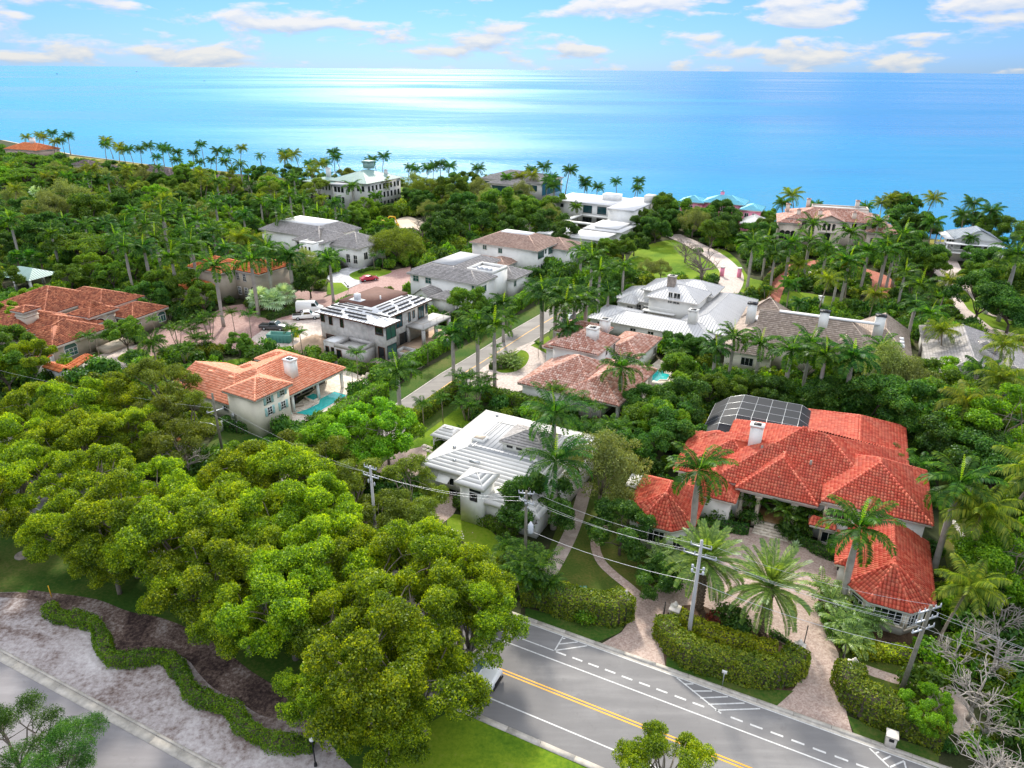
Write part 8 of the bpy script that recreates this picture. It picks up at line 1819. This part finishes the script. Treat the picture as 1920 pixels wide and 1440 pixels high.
# patio furniture
def lounger(o):
    MB().bx(-1.0, .4, -.35, .35, .28, .4).build('seat', M['furniture_tan'], o); MB().add([(.4, -.35, .3), (.4, .35, .3), (1.0, .35, .85), (1.0, -.35, .85), (.4, -.35, .4), (.4, .35, .4), (.95, .35, .95), (.95, -.35, .95)], [(0, 1, 2, 3), (7, 6, 5, 4), (0, 3, 7, 4), (1, 5, 6, 2), (3, 2, 6, 7)]).build('backrest', M['furniture_tan'], o)
    for x in (-.9, .3):
        for y in (-.3, .3): MB().bx(x - .04, x + .04, y - .04, y + .04, 0, .28).build('leg', M['white_paint'], o)
small('sun_lounger', 676, 716, 'tan sun lounger nearest the street hedge on the pool patio', 'sun lounger', lounger, RAD(60)); small('sun_lounger', 684, 711, 'tan sun lounger farther from the pool on the patio', 'sun lounger', lounger, RAD(60))
def umbrella(o):
    MB().tube([(0, 0, 0), (0, 0, 2.4)], .04, 6).build('pole', M['white_paint'], o); m = MB(); m.lathe([(.03, 2.5), (.14, 2.2), (.22, 1.3), (.30, .9)][::-1], 8); m.build('folded_canopy', M['shutter_aqua'], o)
small('parasol', 546, 786, 'folded aqua parasol by the corner of the cream house', 'parasol', umbrella)
def grill(o): MB().lathe([(.12, 0), (.1, .5), (.45, .6), (.5, .9), (.2, 1.2)], 8).build('lid', M['black_fabric'], o)
for x, y, l_ in ((553, 757, 'black covered umbrella base on the roofed terrace by the pool'), (423, 785, 'black covered barbecue beside the cream garden wall'), (455, 792, 'small black cover below the blank cream wall'), (475, 793, 'grey bin right of the black cover under the blank wall')): small('covered_grill', x, y, l_, 'barbecue', grill)
small('bench', 555, 763, 'tan wooden bench at the pool edge by the cream house', 'bench', lambda o: MB().bx(-1.2, 1.2, -.35, .35, .1, .45).build('seat', M['dig_yellow' if False else 'furniture_tan'], o), RAD(30))
for x, y, l_ in ((843, 924, 'dark patio table with covers by the white house wall'), (852, 930, 'dark slatted patio chair set near the turret door')): small('patio_set', x, y, l_, 'patio furniture', lambda o: [MB().bx(-.7, .7, -.45, .45, .65, .72).build('table_top', M['iron_black'], o)] + [MB().bx(a - .04, a + .04, b - .04, b + .04, 0, .65).build('leg', M['iron_black'], o) for a in (-.6, .6) for b in (-.4, .4)], RAD(-27))
small('planter_box', 1232, 727, 'cream outdoor counter on the terrace by the small pool', 'counter', lambda o: MB().bx(-1.0, 1.0, -.5, .5, 0, 1.0).build('counter', M['stone_pale'], o), RAD(-30))
def mailbox(o): MB().tube([(0, 0, 0), (0, 0, 1.2)], .06, 5).build('post', M['iron_black'], o); MB().box((0, 0, 1.3), (.5, .25, .3)).build('box', M['iron_black'], o)
small('mailbox', 942, 688, 'black mailbox on the island before the mottled roof house', 'mailbox', mailbox); small('mailbox', 653, 546, 'black mailbox at the corner of the grey villa drive', 'mailbox', mailbox)
small('sign_post', 839, 660, 'small white notice on a dark post in the street hedge', 'sign', lambda o: [MB().tube([(0, 0, 0), (0, 0, 2.6)], .05, 5).build('post', M['iron_black'], o), MB().box((0, 0, 2.5), (.5, .05, .6)).build('panel', M['white_paint'], o)], RAD(-30))
small('white_post', 858, 603, 'tall bare utility post beside the white slate roofed house', 'post', lambda o: MB().tube([(0, 0, 0), (0, 0, 7)], .15, 6).build('post', M['pole_concrete'], o))
# garden wall behind the canopy
for a_, b_, l_, cap_ in (((430, 868), (478, 848), 'low white garden wall below the cream house lawn', 'flat_roof_white'), ((330, 842), (368, 858), 'orange capped wall glimpsed between the dark trees', 'tile_orange')):
    A_, B_ = G(*a_), G(*b_); L_ = math.dist(A_, B_); o = empty('garden_wall', A_, math.atan2(B_[1] - A_[1], B_[0] - A_[0])); tag(o, l_, 'wall'); MB().bx(0, L_, -.15, .15, 0, 1.8).build('wall', M['stucco_white'], o); MB().bx(-.1, L_ + .1, -.3, .3, 1.8, 1.95).build('coping', M[cap_], o)
# boats and groynes out at sea
for x, y, l_ in ((383, 152, 'tiny dark boat on the far sea left of the sun glitter'), (107, 139, 'tiny boat near the horizon at the far left'), (256, 135, 'tiny boat on the horizon line left of centre')):
    g = G(x, y, -.4); o = empty('motor_boat', (g[0], g[1], -.4)); tag(o, l_, 'boat'); sc = math.hypot(g[0], g[1]) / 1333 * 1.3
    m = MB(); m.add([(-1, -.3, 0), (.7, -.3, 0), (1.2, 0, .1), (.7, .3, 0), (-1, .3, 0), (-1, -.35, .3), (.8, -.35, .35), (1.4, 0, .45), (.8, .35, .35), (-1, .35, .3)], [(0, 1, 6, 5), (1, 2, 7, 6), (2, 3, 8, 7), (3, 4, 9, 8), (4, 0, 5, 9), (5, 6, 7, 8, 9)]); m.build('hull', M['car_black'], o); MB().bx(-.4, .3, -.2, .2, .3, .7).build('cabin', M['car_grey'], o); o.scale = (sc, sc, sc)

# ================================================================ WORDING OF THE LABELS OF TREES, from where each stands
LM = [('the salmon roofed house', 500, 730), ('the unfinished block house', 690, 620), ('the brown tiled villa', 130, 590), ('the tall slate roofed white house', 850, 520), ('the tan roofed white house', 960, 480), ('the mottled tile house', 1100, 670),
      ('the grey metal roofed house', 1240, 570), ('the shake roofed house', 1550, 640), ('the grey gable house', 1800, 650), ('the red roofed mansion', 1480, 870), ('the left red pavilion', 1250, 960), ('the right red pavilion', 1660, 1090), ('the white metal roof', 900, 860),
      ('the grey villa', 590, 460), ('the orange tiled villa', 430, 520), ('the seaside palace', 670, 360), ('the screened shore house', 950, 355), ('the modern white house', 1130, 410), ('the rose roofed palazzo', 1560, 430), ('the beach cottage', 1830, 470), ('the pink house', 1350, 410),
      ('the dark clubhouse roofs', 270, 330), ('the left shore house', 40, 285), ('the green roofed pavilion', 58, 520), ('the brick court', 420, 640), ('the driveway island', 1380, 1200), ('the transformer pole', 985, 1010), ('the leaning pole', 1710, 1250), ('the estate lawn', 1270, 490),
      ('the serpentine hedge', 350, 1290), ('the lamp pole', 415, 830), ('the round lawn', 900, 1010), ('the side street', 900, 660), ('the pool enclosure', 1430, 760), ('the sand bed', 150, 1200), ('the concrete pole in the trees', 705, 930), ('the road crossing pickup', 930, 1270), ('the palazzo forecourt', 1560, 530), ('the far left grove', 120, 430), ('the middle grove', 900, 400), ('the left shore palms', 350, 290), ('the middle shore', 800, 330), ('the right drive', 1800, 560), ('the bare thicket', 1860, 1250), ('the car park', 1890, 690), ('the left canopy', 100, 800), ('the central canopy', 450, 950), ('the front canopy', 720, 1180), ('the entry court', 1450, 980), ('the excavator', 720, 420)]
grp = {}
for r, kind, x, y in PLANTED:
    if r.get('label'): continue
    h = KH[kind] * r.scale.z * .6; p = PX(x, y, h); best = min(LM, key=lambda l: (l[1] - p[0]) ** 2 + ((l[2] - p[1]) * 1.3) ** 2); dx, dy = p[0] - best[1], p[1] - best[2]
    rel = ('right of' if dx > 0 else 'left of') if abs(dx) > abs(dy) * 1.2 else ('below' if dy > 0 else 'above')
    grp.setdefault((kind, best[0], rel), []).append((p[0], p[1], r))
ORD = ['leftmost', 'second from left', 'third from left', 'fourth from left', 'fifth from left', 'sixth from left', 'seventh from left', 'eighth from left', 'ninth from left', 'tenth from left']
GN = {'canopy': 'lumpy shade trees along the main road', 'royal': 'royal palms of the gardens', 'coco': 'coconut palms', 'coco_deep': 'dark coconut palms along the shore', 'dense': 'dense dark garden trees', 'mid': 'mid green garden trees', 'areca': 'clustered garden palms', 'single': 'slim garden palms'}
for (kind, lm, rel), L_ in grp.items():
    L_.sort(key=lambda q: q[0]); n = len(L_); ph = KIND[kind][2]
    for i, (px_, py_, r) in enumerate(L_):
        if n == 1: lab = '%s %s %s' % (ph, rel, lm)
        elif n == 2: lab = '%s %s %s, %s one' % (ph, rel, lm, ('left', 'right')[i])
        elif i == n - 1: lab = '%s %s %s, rightmost' % (ph, rel, lm)
        elif i < 10: lab = '%s %s %s, %s' % (ph, rel, lm, ORD[i])
        else: lab = '%s %s %s, %s from right' % (ph, rel, lm, ['', 'second', 'third', 'fourth', 'fifth', 'sixth', 'seventh', 'eighth', 'ninth', 'tenth', 'eleventh', 'twelfth'][min(n - 1 - i, 11)])
        r['label'] = lab
        if kind in GN: r['group'] = GN[kind]
